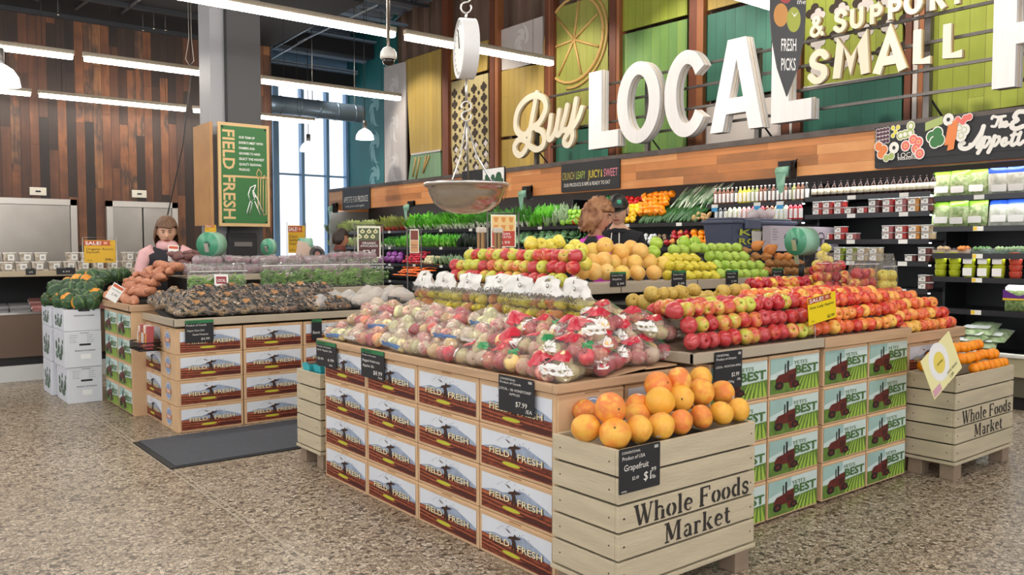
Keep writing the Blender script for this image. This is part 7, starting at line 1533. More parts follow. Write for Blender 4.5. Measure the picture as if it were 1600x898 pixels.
for k, (px, py_) in enumerate(((1224, 268), (818, 303), (637, 324), (518, 326))):
    p = w3(px, py_, 7.90); t = thing('header_bag_roll', 'pale green bag roll clipped to the plank header, %s from the right' % ORD[k], 'bag roll', p, 0, 'bag rolls on the header')
    m = MB(); m.tube([(0, -.07, 0), (0, .07, 0)], .055, BAGG, 20); m.add([(-.05, -.065, -.02), (-.05, .065, -.02), (-.03, .06, -.16), (-.05, -.05, -.14), (-.02, .03, -.24), (-.03, -.02, -.22)], [(0, 1, 2, 3), (3, 2, 4, 5)], BAGG); m.build('roll', t)
    m = MB(); m.box(-.02, .10, -.10, -.085, -.09, .10, BLK2); m.box(.06, .10, -.10, .11, .03, .12, BLK2); m.tube([(0, -.1, 0), (.0, -.14, .10), (.06, -.13, .13)], .006, BLK2, 5); m.build('bracket', t)
# ---------------- tote, mushroom boxes on a cart
TOTE = mat('slate_blue_tote', '#4c5266', .4); 
ta = ony(1140, 350, 5.05); tb = ony(1240, 345, 5.05); zt = ony(1190, 341, 5.05).z; zb = ony(1190, 387, 5.05).z
cart = thing('stock_cart', 'black stock cart behind the island carrying the tote and mushroom boxes', 'cart', (ta.x+.45, 5.2, 0))
m = MB(); m.box(-.5, .85, -.2, .2, zb-.07, zb-.005, BLK2); m.build('deck', cart); 
for x in (-.46, .8):
    m = MB(); m.tube([(x, -.17, .06), (x, -.17, zb-.03)], .015, GREYM, 6); m.tube([(x, .17, .06), (x, .17, zb-.03)], .015, GREYM, 6); m.tube([(x, -.17, .3), (x, .17, .3)], .012, GREYM, 6); m.build('frame', cart)
    for y in (-.17, .17): m = MB(); m.tube([(x, y-.015, .04), (x, y+.015, .04)], .04, BLK2, 12); m.build('caster', cart)
m = MB(); m.box(-.48, .83, -.18, .18, .3, .33, GREYM); m.build('lower_shelf', cart)
w = tb.x-ta.x; tt = thing('plastic_tote', 'slate blue plastic tote with torn white label and yellow letters', 'tote', (ta.x, 5.05, zb)); h = zt-zb
m = MB(); m.add([(.03, .0, 0), (w-.03, .0, 0), (w-.03, .3, 0), (.03, .3, 0), (0, -.02, h*.8), (w, -.02, h*.8), (w, .32, h*.8), (0, .32, h*.8)], [(0, 1, 5, 4), (1, 2, 6, 5), (2, 3, 7, 6), (3, 0, 4, 7), (3, 2, 1, 0), (4, 5, 6, 7)], TOTE); m.build('body', tt)
m = MB(); m.bevbox(-.02, w+.02, -.04, .34, h*.8, h*.92, TOTE, .01); m.bevbox(.02, w-.02, -.0, .3, h*.92, h, TOTE, .01); m.bevbox(w*.17, w*.4, -.06, -.03, h*.62, h*.95, TOTE, .01); m.build('lid', tt)
m = MB(); YT = mat('tote_yellow_letters', '#b5b83c', .6); m.text('KEEP', YT, (w*.12, -.021, h*.42), XU, (0, -.08, 1), h*.28, width=w*.6, offset=.02); m.text('ROOST', YT, (w*.12, -.014, h*.12), XU, (0, -.08, 1), h*.28, width=w*.66, offset=.02); m.flat([(w*.3, h*.1), (w*.42, h*.08), (w*.45, h*.55), (w*.28, h*.56)], mat('torn_label', '#c9c2b8', .7), (0, -.03, 0), XU, (0, -.04, 1)); m.build('lettering', tt)
m = MB(); 
for k in range(6): m.blob((w*.55+.07*k-.1, .1+.03*(k % 2), h+.035+.01*(k % 3)), .055, film('pink_bag_film', '#e9b8bc', .45, .6, 20), 2, .4, 4, seed=k)
o = m.build('loose_pink_bags'); o.location = tt.location; tag(o, 'crumpled clear pinkish bags lying on top of the blue tote', 'plastic bags')
GBX = mat('mauve_white_box', '#b9adb4', .6)
b0 = ony(1198, 352, 4.95); b1 = ony(1304, 360, 4.95); zt2 = ony(1250, 354, 4.95).z; zb2 = ony(1250, 392, 4.95).z
t = thing('mushroom_carton', 'flat pale mauve carton printed with mushrooms behind the big green bag roll', 'carton', (b0.x, 4.90, zb2)); w = b1.x-b0.x; h = zt2-zb2
m = MB(); m.bevbox(0, w, 0, .1, 0, h, GBX, .004); m.build('carton_body', t); PRD = mat('print_dark_mauve', '#4c3f48', .6)
m = MB()
for xx, s in ((.22, 1), (.72, 1.4)): 
    m.flat([(w*xx+a*s, h*.5+b*s) for a, b in ((-.05, 0), (-.045, .03), (-.02, .05), (.02, .05), (.045, .03), (.05, 0), (.02, -.005), (.015, -.06), (-.015, -.06), (-.02, -.005))], PRD, (0, -.001, 0), XU, ZU); m.flat([(w*xx+a*s, h*.5+b*s) for a, b in ((-.038, .006), (-.03, .03), (0, .042), (.03, .03), (.038, .006))], GBX, (0, -.0016, 0), XU, ZU)
for k in range(5): m.flat(rect(w*.02, h*(.85-.1*k), w*(.08+.02*(k % 2)), h*(.87-.1*k)), PRD, (0, -.001, 0), XU, ZU)
m.text('MUSHROOMS', PRD, (w*.3, -.001, h*.86), XU, ZU, .025); m.build('mushroom_print', t)
# ---------------- strip of small wooden-handled tools behind the apple rows (two upright bundles)
for k, px in enumerate((752, 778)):
    p = ony(px, 388, 4.75); t = thing('bag_tie_holder', 'upright wooden tie bundle behind the upper shelf apples, %s one' % ('left', 'right')[k], 'tie bundle', p)
    m = MB()
    for q in range(5): m.box(-.03+.013*q, -.02+.013*q, -.008, .008, -.05+.005*(q % 2), .13-.01*(q % 3), mat('wood_strip_%d' % (q % 3), ('#a8825c', '#6b5240', '#c2a06a')[q % 3], .6))
    m.bevbox(-.04, .04, -.015, .015, .11, .15, mat('clear_tip', '#cfc8bc', .2), .008); m.build('bundle', t)
# ---------------- black basket of pouches
bp = onx(227, 541, 1.84); t = thing('wire_basket', 'small black basket hooked on the left end of the far island', 'basket', (bp.x, bp.y, bp.z-.02), RX)
m = MB(); 
for z in (0, .03, .06): m.tube([(-.15, -.08, z), (.15, -.08, z), (.15, .08, z), (-.15, .08, z)], .005, BLACK, 5, closed=True)
m.box(-.15, .15, -.08, .08, -.004, .0, BLACK)
for k in range(11): m.tube([(-.15+.03*k, -.08, 0), (-.15+.03*k, -.08, .06)], .003, BLACK, 4)
m.build('basket_wire', t)
PC = [mat('pouch_%d' % k, c, .3) for k, c in enumerate(('#d98a62', '#e9e0d0', '#b5585a', '#e0a04c', '#8c4a3c', '#dcd2c4'))]
for k in range(9):
    m = MB(); m.bevbox(-.014, .014, -.03, .03, 0, .17+.01*(k % 3), PC[k % 6], .006); m.box(-.016, .016, -.032, -.029, .05, .13, PC[(k+1) % 6])
    o = m.build('drink_pouch'); o.location = (bp.x+.01*(k % 2), bp.y+.12-.029*k, bp.z-.015); o.rotation_euler = (R.uniform(-.1, .1), R.uniform(-.1, .1), RX); tag(o, 'slim packet standing in the small black basket, %s from left' % ORD[k], 'packet', 'packets in the black basket')
# ---------------- turquoise tubs in the far crate
for k in range(3):
    t = thing('berry_basket', 'turquoise fibre berry tub in the far crate, %s from the left' % ORD[k], 'tub', (2.40+.02*k, 5.18-.125*k, .585), 0, 'turquoise tubs')
    m = MB(); TQ = mat('turquoise_pulp', '#3fb6c0', .6, bump=.3, bscale=60)
    for a in range(1): m.add([(-.04, -.04, 0), (.04, -.04, 0), (.04, .04, 0), (-.04, .04, 0), (-.055, -.055, .085), (.055, -.055, .085), (.055, .055, .085), (-.055, .055, .085), (-.05, -.05, .08), (.05, -.05, .08), (.05, .05, .08), (-.05, .05, .08), (-.037, -.037, .01), (.037, -.037, .01), (.037, .037, .01), (-.037, .037, .01)],
        [(3, 2, 1, 0), (0, 1, 5, 4), (1, 2, 6, 5), (2, 3, 7, 6), (3, 0, 4, 7), (4, 5, 9, 8), (5, 6, 10, 9), (6, 7, 11, 10), (7, 4, 8, 11), (9, 13, 12, 8), (10, 14, 13, 9), (11, 15, 14, 10), (8, 12, 15, 11), (12, 13, 14, 15)], TQ)
    m.build('tub_shell', t); m = MB()
    for q in range(6): m.blob((R.uniform(-.03, .03), R.uniform(-.03, .03), .078), .018, mat('brown_nuts', '#5c463c', .6), 1, .2, seed=q)
    o = m.build('tub_filling', t); o['kind'] = 'stuff'
# ================================================================ FAR ISLAND PRODUCE
POT = skin('potato_skin', ['#b98d62', '#a37850', '#c9a277', '#8f6a48'], .6, 6, .6, bump=.3); POTG = skin('yellow_potato_skin', ['#cfae72', '#dcc088', '#bf9c62'], .6, 6, .6, bump=.3); PM['potato'] = protos('potato', [m_tuber(POT, 1.7, 3), m_tuber(POT, 1.6, 8)]); PM['ypotato'] = protos('potato', [m_tuber(POTG, 1.7, 4), m_tuber(POTG, 1.6, 5)])
BLKP = mat('bag_black_stripe', '#24251f', .35); ORP = mat('bag_orange_print', '#cf9458', .35, var=.3, scale=30); FILM3 = film('potato_bag_film', '#fff4e6', .10, 1., 28., .12, .6)
def potato_bag(kind, sd, stripes, op=True):
    t = thing('potato_bag', 'x', 'bag of potatoes'); rr = random.Random(sd); C_ = []
    for a in range(3):
        for b in range(2): c = Vector(((a-1)*.085+rr.uniform(-.01, .01), (b-.5)*.075, .038+rr.uniform(0, .01))); C_.append(c); fruit(kind, c, .055, parent=t, rot=(rr.uniform(-.5, .5), 0, rr.uniform(-.8, .8)))
    for a in range(2): c = Vector(((a-.5)*.09, 0, .085)); C_.append(c); fruit(kind, c, .050, parent=t, rot=(0, 0, rr.uniform(-.8, .8)))
    o = hull([c+Vector((s.x*.06, s.y*.042, s.z*.04)) for c in C_ for s in SPH], FILM3, 'bag_film', t, .012, 2, sd)
    patch_on(o, BLKP, 'black_stripe_print', t, lambda c, n: n.z > -.2 and int((c.x*stripes+c.y*20+50)) % 2 == 0 and abs(c.x) < .12 and mnoise.noise(c*30) > -.15)
    patch_on(o, ORP, 'orange_label', t, lambda c, n: n.z > .1 and abs(c.x-.03) < .026 and abs(c.y) < .035, .003) if op else None
    return t
PBG = [potato_bag('potato', 1, 60), potato_bag('ypotato', 2, 40), potato_bag('potato', 3, 75, False)]
u2 = set()
def takeb(arr, i, loc, rot, label, grp, used_):
    if i in used_: return dup(arr[i], loc, rot, label, grp)
    used_.add(i); o = arr[i]; o.location = loc; o.rotation_euler = rot; o['label'] = label; o['group'] = grp; return o
for ly in range(3):
    for k in range(7 if ly == 0 else 6):
        x = 2.10+.205*k+.08*ly; 
        takeb(PBG, (k*2+ly) % 3 if k > 1 else 1 if ly < 2 else 0, (x, 6.74+.11*ly, .885+.06*ly+R.uniform(0, .01)), (R.uniform(-.08, .08), R.uniform(-.1, .1), R.uniform(-.25, .25)), 'striped plastic bag of potatoes, %s from left, %s layer of the far island' % (ORD[k], LAY[ly]), 'bagged potatoes on the far island', u2)
for k, (y, z) in enumerate(((6.95, .90), (7.15, .93), (7.35, .95), (7.0, .97), (7.2, .99))):
    takeb(PBG, 1, (2.04+.05*(k > 2), y, z), (.1, 0, PI/2+R.uniform(-.3, .3)), 'grey striped potato bag lying along the left edge of the far island, %s one' % ORD[k], 'bagged potatoes on the left edge', u2)
# cream net bags at the right end
NETF = film('net_bag', '#fff3d8', .42, .8, 60.); PM['onion'] = protos('onion', [m_citrus(skin('onion_skin', ['#d9c39a', '#cfae7c', '#e6d8ba'], .4, 5, .5), .9, 2)])
def net_bag(sd):
    t = thing('onion_net_bag', 'x', 'bag of onions'); rr = random.Random(sd); C_ = []
    for a in range(3):
        for b in range(2): c = Vector(((a-1)*.075, (b-.5)*.07, .04+rr.uniform(0, .01))); C_.append(c); fruit('onion', c, .038, parent=t)
    C_.append(Vector((0, 0, .09))); hull([c+s*.042 for c in C_ for s in SPH], NETF, 'net_film', t, .010, 2, sd); return t
NB = [net_bag(1), net_bag(2)]; u3 = set()
for k, (px, py_, Y) in enumerate(((500, 478, 6.75), (520, 466, 6.9), (545, 466, 6.85), (568, 472, 6.7), (590, 462, 6.8), (612, 458, 6.8), (604, 470, 6.75), (626, 462, 6.6), (480, 470, 6.95), (575, 458, 7.0))):
    p = ony(px, py_, Y); p.z = max(p.z-.05, .9); takeb(NB, k % 2, p, (0, R.uniform(-.2, .2), R.uniform(-.5, .5)), 'cream net bag of onions at the right end of the far island, %s one' % ORD[k], 'cream net bags', u3)
# bean bags
BEAN = skin('green_bean_skin', ['#6fa044', '#8cbc58', '#5c8a38', '#a2cc70'], .45, 8, .5)
def bean_bag(sd, w=.24, h=.16, top=.12):
    t = thing('bean_bag', 'x', 'bag of beans'); rr = random.Random(sd); m = MB()
    for k in range(80):
        c = Vector((rr.uniform(-w*.40, w*.40), rr.uniform(-.045, .035), rr.uniform(.015, h*(.8+.2*math.cos(rr.uniform(-1, 1)*2))))); a = rr.uniform(-1.1, 1.1); d = Vector((math.cos(a), rr.uniform(-.2, .2), math.sin(a)*.8)).normalized()*rr.uniform(.035, .06); u = Vector((-d.z, 0, d.x))*.25
        P = [c-d, c-d*.3+u, c+d*.4+u, c+d]; P = [Vector((min(w*.47, max(-w*.47, p.x)), p.y, max(.008, p.z))) for p in P]; m.tube(P, [.003, .0062, .0062, .003], BEAN, 5)
    o = m.build('green_beans', t); o['kind'] = 'stuff'
    m = MB(); N = 24; M_ = 9; V = []; hh_ = h+top
    for k in range(M_):
        q = k/(M_-1)
        for j in range(N):
            a = 2*PI*j/N; x = w*.5*math.copysign(abs(math.cos(a))**.5, math.cos(a)); y = .058*math.copysign(abs(math.sin(a))**.8, math.sin(a))*(1-.5*max(0, q-.6)/.4); V.append((x*(1+.02*mnoise.noise(Vector((q*6, a, sd)))), y+.010*mnoise.noise(Vector((x*25, q*9, sd))), q*hh_))
    m.add(V, [(k*N+j, k*N+(j+1) % N, (k+1)*N+(j+1) % N, (k+1)*N+j) for k in range(M_-1) for j in range(N)]+[tuple(range(N-1, -1, -1))], FILM2, True); m.build('bag_film', t)
    m = MB(); m.box(-w*.5, w*.5, -.052, -.050, hh_*.74, hh_*.76, WHP); m.build('zip_strip', t); return t
BB = [bean_bag(1), bean_bag(2)]; u4 = set()
for k in range(5): takeb(BB, k % 2, (2.96+.25*k, 7.19, 1.07), (0, 0, R.uniform(-.06, .06)), 'open clear bag of green beans, %s from left on the middle shelf' % ORD[k], 'bags of green beans', u4)
for k in range(2): takeb(BB, k, (2.29+.25*k, 7.08, 1.032), (0, 0, R.uniform(-.05, .05)), 'open clear bag of green beans on the white tray, %s one' % ('left', 'right')[k], 'bags of green beans on the tray', u4)
PURP = skin('purple_onion', ['#8c3a54', '#b0647c', '#742c44', '#d8a8b4'], .5, 9, .6); PM['purplev'] = protos('purple_onion', [m_citrus(PURP, .9, 2)]); FILMP = film('purple_bag_film', '#fff0f4', .20, 1., 30., .12, .7)
def purple_bag(sd):
    t = thing('purple_bag', 'x', 'bag of onions'); rr = random.Random(sd); C_ = []
    for a in range(4):
        for b in range(2): c = Vector(((a-1.5)*.062, (b-.5)*.06, .034+rr.uniform(0, .02))); C_.append(c); fruit('purplev', c, .034, parent=t)
    hull([c+s*.040 for c in C_ for s in SPH], FILMP, 'bag_film', t, .012, 2, sd); return t
PBP = [purple_bag(1), purple_bag(2)]; u5 = set(); q = 0
for ly in range(2):
    for k in range(7):
        for dy in (0, .16)[:2 if ly == 0 else 1]: takeb(PBP, q % 2, (2.42+.265*k+.1*ly, 7.58+dy+.06*ly, 1.20+.075*ly+(.03 if k > 4 else 0)*ly), (R.uniform(-.1, .1), R.uniform(-.15, .15), R.uniform(-.3, .3)), 'frosty bag of purple onions, %s from left, %s layer of the top shelf' % (ORD[k], LAY[ly] if not dy else 'back'), 'purple bags on the far island top', u5); q += 1
# ================================================================ LEFT MEAT / SALAD CASE (front Y = 10.27)
CB = mat('meat_case_brown', '#6b5748', .5, var=.1, scale=2); CT = mat('meat_case_tan_trim', '#b3a489', .4)
t = thing('open_meat_case', 'long low open meat and salad case before the wood wall at the left edge', 'refrigerated case', (0, 10.27, 0)); X0_, X1_ = -4.0, 2.9
def pt(mb, nm): o = mb.build(nm, t); o.location = (0, 0, 0); return o
m = MB(); m.box(X0_, X1_, 0, .9, 0, .17, mat('case_kick_white', '#cfd0cf', .4)); pt(m, 'kick_plate')
m = MB(); m.box(X0_, X1_, .03, .9, .17, .26, BLK2); m.box(X0_, X1_, 0, .05, .26, .72, CB); m.box(X0_, X1_, .05, .9, .26, .66, BLK2); pt(m, 'front_panel')
m = MB(); m.box(X0_, X1_, -.01, .05, .72, .745, STEEL); pt(m, 'front_rail'); m = MB(); m.box(X0_, X1_, .78, .9, .66, 1.12, BLK2); pt(m, 'back_panel')
m = MB(); m.bevbox(X0_, X1_, -.02, .9, 1.125, 1.185, CT, .006); pt(m, 'top_shelf')
for x in (-2, 0, 2.0): m = MB(); m.box(x, x+.03, .06, .09, .66, 1.13, BLK2); pt(m, 'upright')
PKR = mat('meat_pack_pink', '#c98a86', .3, var=.3, scale=30); PKD = mat('meat_pack_grey', '#8f9090', .25)
mp = MB(); mp.bevbox(-.10, .10, -.07, .07, 0, .03, PKR, .008); mp.bevbox(-.105, .105, -.075, .075, -.004, .012, WHP, .004); mpk = mp.mesh('meat_pack'); mp = MB(); mp.bevbox(-.10, .10, -.07, .07, 0, .035, PKD, .008); mp2 = mp.mesh('meat_pack')
for ly in range(4):
    for k in range(8):
        x = 1.22+.0*ly+.21*k-.42; pk = k >= 4; 
        if not pk and ly > 2: continue
        o = bpy.data.objects.new('meat_pack', mpk if pk else mp2); COL.objects.link(o); o.location = (x+R.uniform(-.01, .01), 10.42+.10*ly, .685+.045*ly); o.rotation_euler = (.25, 0, R.uniform(-.1, .1)); tag(o, '%s wrapped pack in the open case, %s from left, %s layer' % ('pink' if pk else 'grey', ORD[k], LAY[ly]), 'meat pack', 'wrapped packs in the open case')
dm = MB(); dm.add([(-.05, 0, 0), (.05, 0, 0), (.05, .08, 0), (-.05, .08, 0), (-.06, -.01, .09), (.06, -.01, .09), (.06, .09, .09), (-.06, .09, .09)], [(3, 2, 1, 0), (0, 1, 5, 4), (1, 2, 6, 5), (2, 3, 7, 6), (3, 0, 4, 7)], mat('deli_cup_content', '#8a7a68', .4, col2='#d8cfc0', var=.4, scale=30)); dm.bevbox(-.063, .063, -.013, .093, .09, .098, WHP, .002); dm.flat(rect(-.015, .015, .045, .078), LBL, (0, -.012, 0), XU, (0, -.11, 1)); dm.flat(rect(0, .03, .03, .06), GREYT, (0, -.0135, 0), XU, (0, -.11, 1)); dmm = dm.mesh('deli_container')
for rw, (z, y) in enumerate(((1.187, 10.30), (1.287, 10.32))):
    for k in range(14 if rw == 0 else 12):
        x = .98+.150*k+(.03 if rw else 0)
        if rw == 1 and k in (5, 9): continue
        o = bpy.data.objects.new('deli_container', dmm); COL.objects.link(o); o.location = (x+R.uniform(-.01, .01), y, z); tag(o, 'white-labelled deli container, %s from left, %s row on the left case' % (ORD[k], ('lower', 'upper')[rw]), 'deli container', 'deli containers on the left case')
for k, (a, b, c, d) in enumerate(((40, 419, 56, 429), (88, 418, 118, 428))): chalk_tag(a, b, c, d, 'y', 10.24, 'small dark shelf tag on the left case trim, %s one' % ('left', 'right')[k], [('4.99', .3, .3, .3, .4)], grp='dark tags on the left case')
# cord hanging at left
m = MB(); P = [Vector((ony(300, 0, 11.2).x, 11.2, 4.98)), ony(297, 90, 11.2), ony(300, 105, 11.2), ony(285, 230, 11.2), ony(262, 335, 11.2), ony(240, 400, 11.2)]; m.tube(P, .008, BLACK, 6); o = m.build('hanging_cord'); tag(o, 'long black cord hanging diagonally from the ceiling by the wood wall', 'cord')
m = MB(); m.tube([Vector((ony(293, 0, 11.1).x, 11.1, 4.98)), ony(295, 60, 11.1), ony(290, 92, 11.1), ony(296, 103, 11.1), ony(303, 95, 11.1), ony(299, 60, 11.1), Vector((ony(298, 0, 11.1).x, 11.1, 4.98))], .005, mat('pale_cable', '#9a948c', .5), 5); o = m.build('looped_cable'); tag(o, 'pale looped cable tied up near the ceiling beside the black cord', 'cord')
# ================================================================ PEOPLE
SKN = mat('skin_light', '#d9a98c', .5, var=.06, scale=8); SKN2 = mat('skin_warm', '#c98f72', .5, var=.06, scale=8); LIP = mat('lips', '#a8574f', .45); EYEW = mat('eye_white', '#e9e6e2', .3); EYED = mat('eye_dark', '#2b211c', .2)
HB_ = mat('hair_brown', '#7d5a41', .45, var=.45, scale=10, stretch=(6, 6, .6), bump=.8, bscale=30); HC_ = mat('hair_auburn', '#7a4a2e', .5, col2='#a87850', var=.4, scale=14, bump=1., bscale=18); HD_ = mat('hair_dark', '#33231d', .5, var=.3, scale=12)
DKJ = mat('dark_jacket', '#26242b', .8); PNK = mat('pink_top', '#e3b3b3', .8, var=.12, scale=8, bump=.3, bscale=20); MAG = mat('magenta_vest', '#d23ab8', .7, bump=.3, bscale=12); BLKH = mat('black_hoodie', '#17181c', .85); JNS = mat('jeans_blue', '#39465e', .85); BRJ = mat('brown_jacket', '#4a3a38', .85); REDPL = mat('red_plaid_scarf', '#8a4640', .8, var=.5, scale=40)
def person(loc, phi, height, top, label, skn=SKN, tilt=0., turn=0., hs=1.12, arms='down', bottom=JNS):
    k = height/1.7; rz = phi+PI/2
    t = bpy.data.objects.new('person', None); COL.objects.link(t); t.location = loc; t.rotation_euler = (0, 0, rz); tag(t, label, 'person')
    J = {'pel': (0, 0, .95, .125), 'wai': (0, 0, 1.08, .12), 'che': (0, .0, 1.27, .145), 'up': (0, .01, 1.38, .13), 'nek': (0, .005, 1.455, .055), 'hd': (0, -.01, 1.54, .055)}
    E_ = [('pel', 'wai'), ('wai', 'che'), ('che', 'up'), ('up', 'nek'), ('nek', 'hd')]
    for s, n in ((-1, 'l'), (1, 'r')):
        J['s'+n] = (s*.165, .01, 1.385, .062)
        if arms == 'down': J['e'+n] = (s*.235, .03, 1.10, .045); J['w'+n] = (s*.22, -.10, .87, .033); J['h'+n] = (s*.21, -.14, .80, .036)
        else: J['e'+n] = (s*.235, -.02, 1.12, .045); J['w'+n] = (s*.13, -.23, 1.08, .032); J['h'+n] = (s*.10, -.31, 1.08, .034)
        J['hip'+n] = (s*.09, 0, .90, .095); J['k'+n] = (s*.10, -.01, .50, .065); J['a'+n] = (s*.10, .02, .09, .042); J['f'+n] = (s*.11, -.11, .045, .04)
        E_ += [('up', 's'+n), ('s'+n, 'e'+n), ('e'+n, 'w'+n), ('w'+n, 'h'+n), ('pel', 'hip'+n), ('hip'+n, 'k'+n), ('k'+n, 'a'+n), ('a'+n, 'f'+n)]
        hx, hy, hz, _ = J['h'+n]; dirv = Vector(J['h'+n][:3])-Vector(J['w'+n][:3]); dirv.normalize(); sd = Vector((1, 0, 0)) if arms == 'down' else Vector((1, 0, 0))
        for f in range(4): b = Vector((hx, hy, hz))+sd*(f-1.5)*.018; tip = b+dirv*(.075, .085, .08, .065)[f]+Vector((0, .012, -.012)); J['g%d%s' % (f, n)] = tuple(b+dirv*.03)+(.009,); J['t%d%s' % (f, n)] = tuple(tip)+(.0075,); E_ += [('h'+n, 'g%d%s' % (f, n)), ('g%d%s' % (f, n), 't%d%s' % (f, n))]
        th = Vector((hx, hy, hz))+sd*(-s*.035)+dirv*.02; J['th'+n] = tuple(th)+(.010,); E_ += [('h'+n, 'th'+n)]
    names = list(J); bm = bmesh.new(); vs = {n: bm.verts.new(Vector(J[n][:3])*k) for n in names}
    for a, b in E_: bm.edges.new((vs[a], vs[b]))
    me = bpy.data.meshes.new('b'); bm.to_mesh(me); bm.free(); o = bpy.data.objects.new('b', me); COL.objects.link(o)
    md = o.modifiers.new('s', 'SKIN'); o.modifiers.new('u', 'SUBSURF').levels = 2; o.modifiers['u'].render_levels = 2
    lay = me.skin_vertices[0].data
    for i, n in enumerate(names): r = J[n][3]*k; lay[i].radius = (r*(1.25 if n in ('che', 'up', 'wai', 'pel') else 1), r*(.85 if n in ('che', 'up', 'wai', 'pel') else 1)); lay[i].use_root = n == 'pel'
    body = bpy.data.meshes.new_from_object(o.evaluated_get(bpy.context.evaluated_depsgraph_get())); bpy.data.objects.remove(o)
    # head
    hb = bmesh.new(); bmesh.ops.create_icosphere(hb, subdivisions=5, radius=1); S = hs*k
    Rm = Matrix.Rotation(turn, 4, 'Z') @ Matrix.Rotation(tilt, 4, 'X')
    hc = Vector((0, -.02, 1.60))*k+Vector((0, 0, .02*(hs-1)))
    def hp(p):
        x, y, z = p; X, Y, Z = x*.076, y*.095, z*.118
        if z < 0: X *= 1-.30*(-z)**1.3; Y = Y*(1-.12*(-z)) - (.012*(-z) if y < 0 else -.02*(-z))
        if y < -.35: Y = Y*.95
        g = lambda cx, cz, sx, sz: math.exp(-((X-cx)/sx)**2-((Z-cz)/sz)**2)
        if y < 0:
            Y -= .020*g(0, -.018, .011, .020)+.010*g(0, .005, .008, .025)           # nose
            Y += .010*(g(.030, .016, .016, .011)+g(-.030, .016, .016, .011))         # sockets
            Y -= .006*g(0, -.056, .022, .008); Y -= .007*g(0, -.092, .022, .016)     # lips, chin
            Y -= .004*(g(.03, .036, .02, .007)+g(-.03, .036, .02, .007))
        if abs(x) > .9 and abs(Z) < .03 and abs(Y) < .03: X += math.copysign(.012, x)
        return Vector((X, Y, Z))
    for v in hb.verts: v.co = hc+(Rm @ (hp(v.co)*S))
    hm = bpy.data.meshes.new('h'); hb.to_mesh(hm); hb.free()
    bj = bmesh.new(); bj.from_mesh(body); bj.from_mesh(hm); bj2 = bpy.data.meshes.new('j'); bj.to_mesh(bj2); bj.free()
    o = bpy.data.objects.new('j', bj2); COL.objects.link(o); rm = o.modifiers.new('r', 'REMESH'); rm.mode = 'VOXEL'; rm.voxel_size = .0075; rm.use_smooth_shade = True
    fin = bpy.data.meshes.new_from_object(o.evaluated_get(bpy.context.evaluated_depsgraph_get())); bpy.data.objects.remove(o)
    for mm in (skn, top, bottom, BLK2, LIP): fin.materials.append(mm)
    inv = Rm.inverted()
    for p in fin.polygons:
        c = p.center/k; q = (inv @ (p.center-hc))/S
        if p.center.z > 1.45*k: i = 4 if (q.y < -.06 and abs(q.x) < .022 and -.065 < q.z < -.050) else 0
        elif c.z < .10: i = 3
        elif c.z < .93 and abs(c.x) < .2 and c.y > -.13: i = 2
        else: i = 1
        wr = Vector(J['wl'][:3]) 
        for n in 'lr':
            if (c-Vector(J['h'+n][:3])).length < .115 and (c-Vector(J['e'+n][:3])).length > (Vector(J['w'+n][:3])-Vector(J['e'+n][:3])).length*.98: i = 0
        p.material_index = i; p.use_smooth = True
    b = bpy.data.objects.new('body', fin); COL.objects.link(b); b.parent = t
    T = lambda v: hc+(Rm @ (Vector(v)*S))
    for s in (-1, 1):
        m = MB(); m.blob(T((s*.029, -.0765, .012)), .0085*S, EYEW, 2, 0, 1, (1.25, 1, .45)); m.blob(T((s*.029, -.0805, .011)), .0058*S, EYED, 1, 0, 1, (1.1, 1, .6)); m.tube([T((s*.018, -.083, .016)), T((s*.029, -.0865, .0185)), T((s*.041, -.079, .015))], .0022*S, HD_, 5); m.build('eye', t)
        m = MB(); m.tube([T((s*.014, -.091, .034)), T((s*.03, -.089, .039)), T((s*.045, -.078, .034))], .003*S, HD_, 5); m.build('eyebrow', t)
    return t, T, S, k
def hair_shell(t, T, S, m_, long_=0., face=.9, amp=.0, fr=30, th=1.13, vol=1., part_=0., name='hair', frz=.35):
    bm = bmesh.new(); bmesh.ops.create_icosphere(bm, subdivisions=5 if amp else 4, radius=1)
    dele = [v for v in bm.verts if (v.co.y < -face+.62 and v.co.z < frz and abs(v.co.x) < .86) or (v.co.z < (-.55 if long_ else -.45))]
    bmesh.ops.delete(bm, geom=dele, context='VERTS')
    for v in bm.verts:
        x, y, z = v.co; n_ = amp*mnoise.noise(Vector((x, y, z))*fr*.12)+amp*.6*mnoise.noise(Vector((x, y, z))*fr*.3)
        f = th+n_; X, Y, Z = x*.078*f*vol, y*.098*f, z*.120*f
        if long_ and z < .1: q = (.1-z)/.65; Z -= long_*q; X *= 1+.12*math.sin(q*PI)+.05*q; Y *= 1-.15*q; Y += .012*q
        v.co = T((X, Y+.006, Z+.004))
    geo = bmesh.ops.extrude_face_region(bm, geom=bm.faces[:])
    cc = T((0, 0, 0))
    for v in [g for g in geo['geom'] if isinstance(g, bmesh.types.BMVert)]: v.co = cc+(v.co-cc)*.93
    m = MB(); m.bm(bm, m_, True); return m.build(name, t, fixn=True)
def collar(t, z, r0, r1, h, m_, name, sy=.8, y=0): m = MB(); m.lathe([(r0, z), (r1, z+h*.3), (r1*.96, z+h*.7), (r0*.9, z+h), (r0*.78, z+h*.9), (r0*.8, z+h*.3)], 28, m_, (0, y, 0), lobes=7, la=.03, sq=sy); return m.build(name, t)
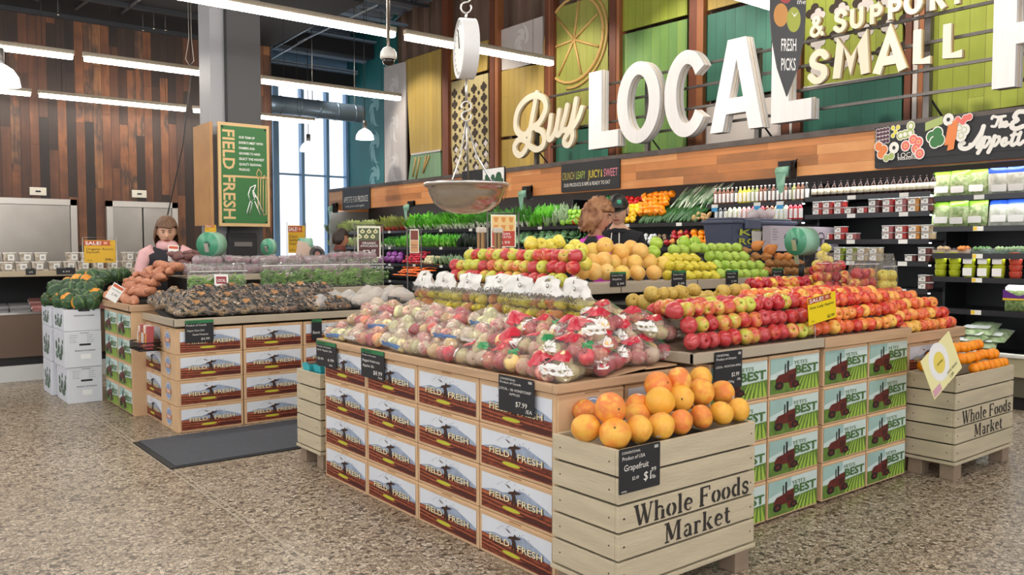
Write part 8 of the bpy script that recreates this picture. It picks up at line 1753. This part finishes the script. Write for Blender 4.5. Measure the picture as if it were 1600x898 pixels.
# woman in pink by the sweet potatoes
t, T, S, k = person((2.50, 8.80, 0), math.radians(253), 1.70, DKJ, 'woman with shoulder-length brown hair, pink scarf and dark vest bending over the sweet potatoes', SKN, .32, .05, 1.14, 'fwd')
hair_shell(t, T, S, HB_, .085, .92, .05, 30, 1.16, 1.08)
collar(t, 1.41*k, .085, .105, .10, PNK, 'pink_cowl'); m = MB()
for s in (-1, 1): m.tube([Vector((s*.12, -.02, 1.42))*k, Vector((s*.19, 0, 1.37))*k, Vector((s*.245, -.01, 1.22))*k, Vector((s*.235, -.06, 1.11))*k, Vector((s*.14, -.22, 1.09))*k], [.06, .078, .064, .056, .042], PNK, 14)
m.build('pink_sleeves', t)
# shopper in magenta vest
c = onz(929, 700, 0)
pos = lambda px, d: (Vector((0, 0, 0))+ray(px, 385)*d)
p = pos(930, 7.0); t, T, S, k = person((p.x, p.y, 0), math.radians(-52), 1.80, BLKH, 'woman with curly auburn hair and magenta vest over a dark top, seen from behind', SKN2, .22, 0, 1.04)
hair_shell(t, T, S, HC_, .055, .92, .22, 40, 1.27, 1.12)
m = MB(); m.blob(T((.01, .03, .155)), .016, BLACK, 2, .4, 4); m.build('hair_clip', t)
m = MB(); n = 22; V = []
for q in range(8):
    z = 1.0+q*.062; 
    for j in range(n): a = 2*PI*j/n; rr = (.2, .205, .21, .215, .222, .215, .185, .125)[q]; V.append((rr*math.cos(a)*k, rr*.88*math.sin(a)*k, z*k))
m.add(V, [(q*n+j, q*n+(j+1) % n, (q+1)*n+(j+1) % n, (q+1)*n+j) for q in range(7) for j in range(n)], MAG, True); m.build('magenta_vest', t)
collar(t, 1.40*k, .10, .105, .06, MAG, 'vest_collar')
# employee in black cap
p = pos(966, 7.5); t, T, S, k = person((p.x, p.y, 0), math.radians(214), 1.88, BLKH, 'young man in a black cap and black hoodie facing the woman in magenta', SKN, .22, .0, 1.04)
hair_shell(t, T, S, HD_, 0, .98, 0, 1, 1.06, 1.0)
m = MB(); bm = bmesh.new(); bmesh.ops.create_icosphere(bm, subdivisions=4, radius=1); bmesh.ops.delete(bm, geom=[v for v in bm.verts if v.co.z < .22], context='VERTS')
for v in bm.verts: x, y, z = v.co; v.co = T((x*.090, y*.110, .012+z*.122))
m.bm(bm, BLACK, True); V = []
for j in range(13): a = PI+PI*j/12; V += [T((.078*math.cos(a), .09*math.sin(a)+.0, .038)), T((.072*math.cos(a), .09*math.sin(a)-.062*math.sin(PI*j/12), .018))]
m.add(V, [(2*j, 2*j+2, 2*j+3, 2*j+1) for j in range(12)], BLACK, True); m.build('black_cap', t)
m = MB(); m.blob(T((.030, -.098, .085)), .020*S, mat('cap_green_badge', '#3fa07c', .5), 2, 0, 1, (1, .35, 1)); m.build('cap_badge', t)
collar(t, 1.40*k, .095, .115, .07, BLKH, 'hood', .9, .02)
m = MB(); 
for s in (-1, 1): m.tube([Vector((s*.03, -.125, 1.42))*k, Vector((s*.035, -.155, 1.32))*k, Vector((s*.03, -.155, 1.27))*k], .004, WHITE, 5)
m.build('hood_cord', t); m = MB(); m.text('GROW', WHITE, Vector((-.10, -.165, 1.20))*k, XU, ZU, .08, offset=.01); m.build('chest_print', t)
# distant shopper
p = pos(531, 12.2); t, T, S, k = person((p.x, p.y, 0), math.radians(-30), 1.66, BRJ, 'shopper with short dark hair in a brown jacket and red scarf far down the aisle', SKN2, .15, 0, 1.14, 'fwd', BLK2)
hair_shell(t, T, S, HD_, .015, .88, .05, 30, 1.14, 1.05)
collar(t, 1.40*k, .09, .11, .09, REDPL, 'red_scarf')
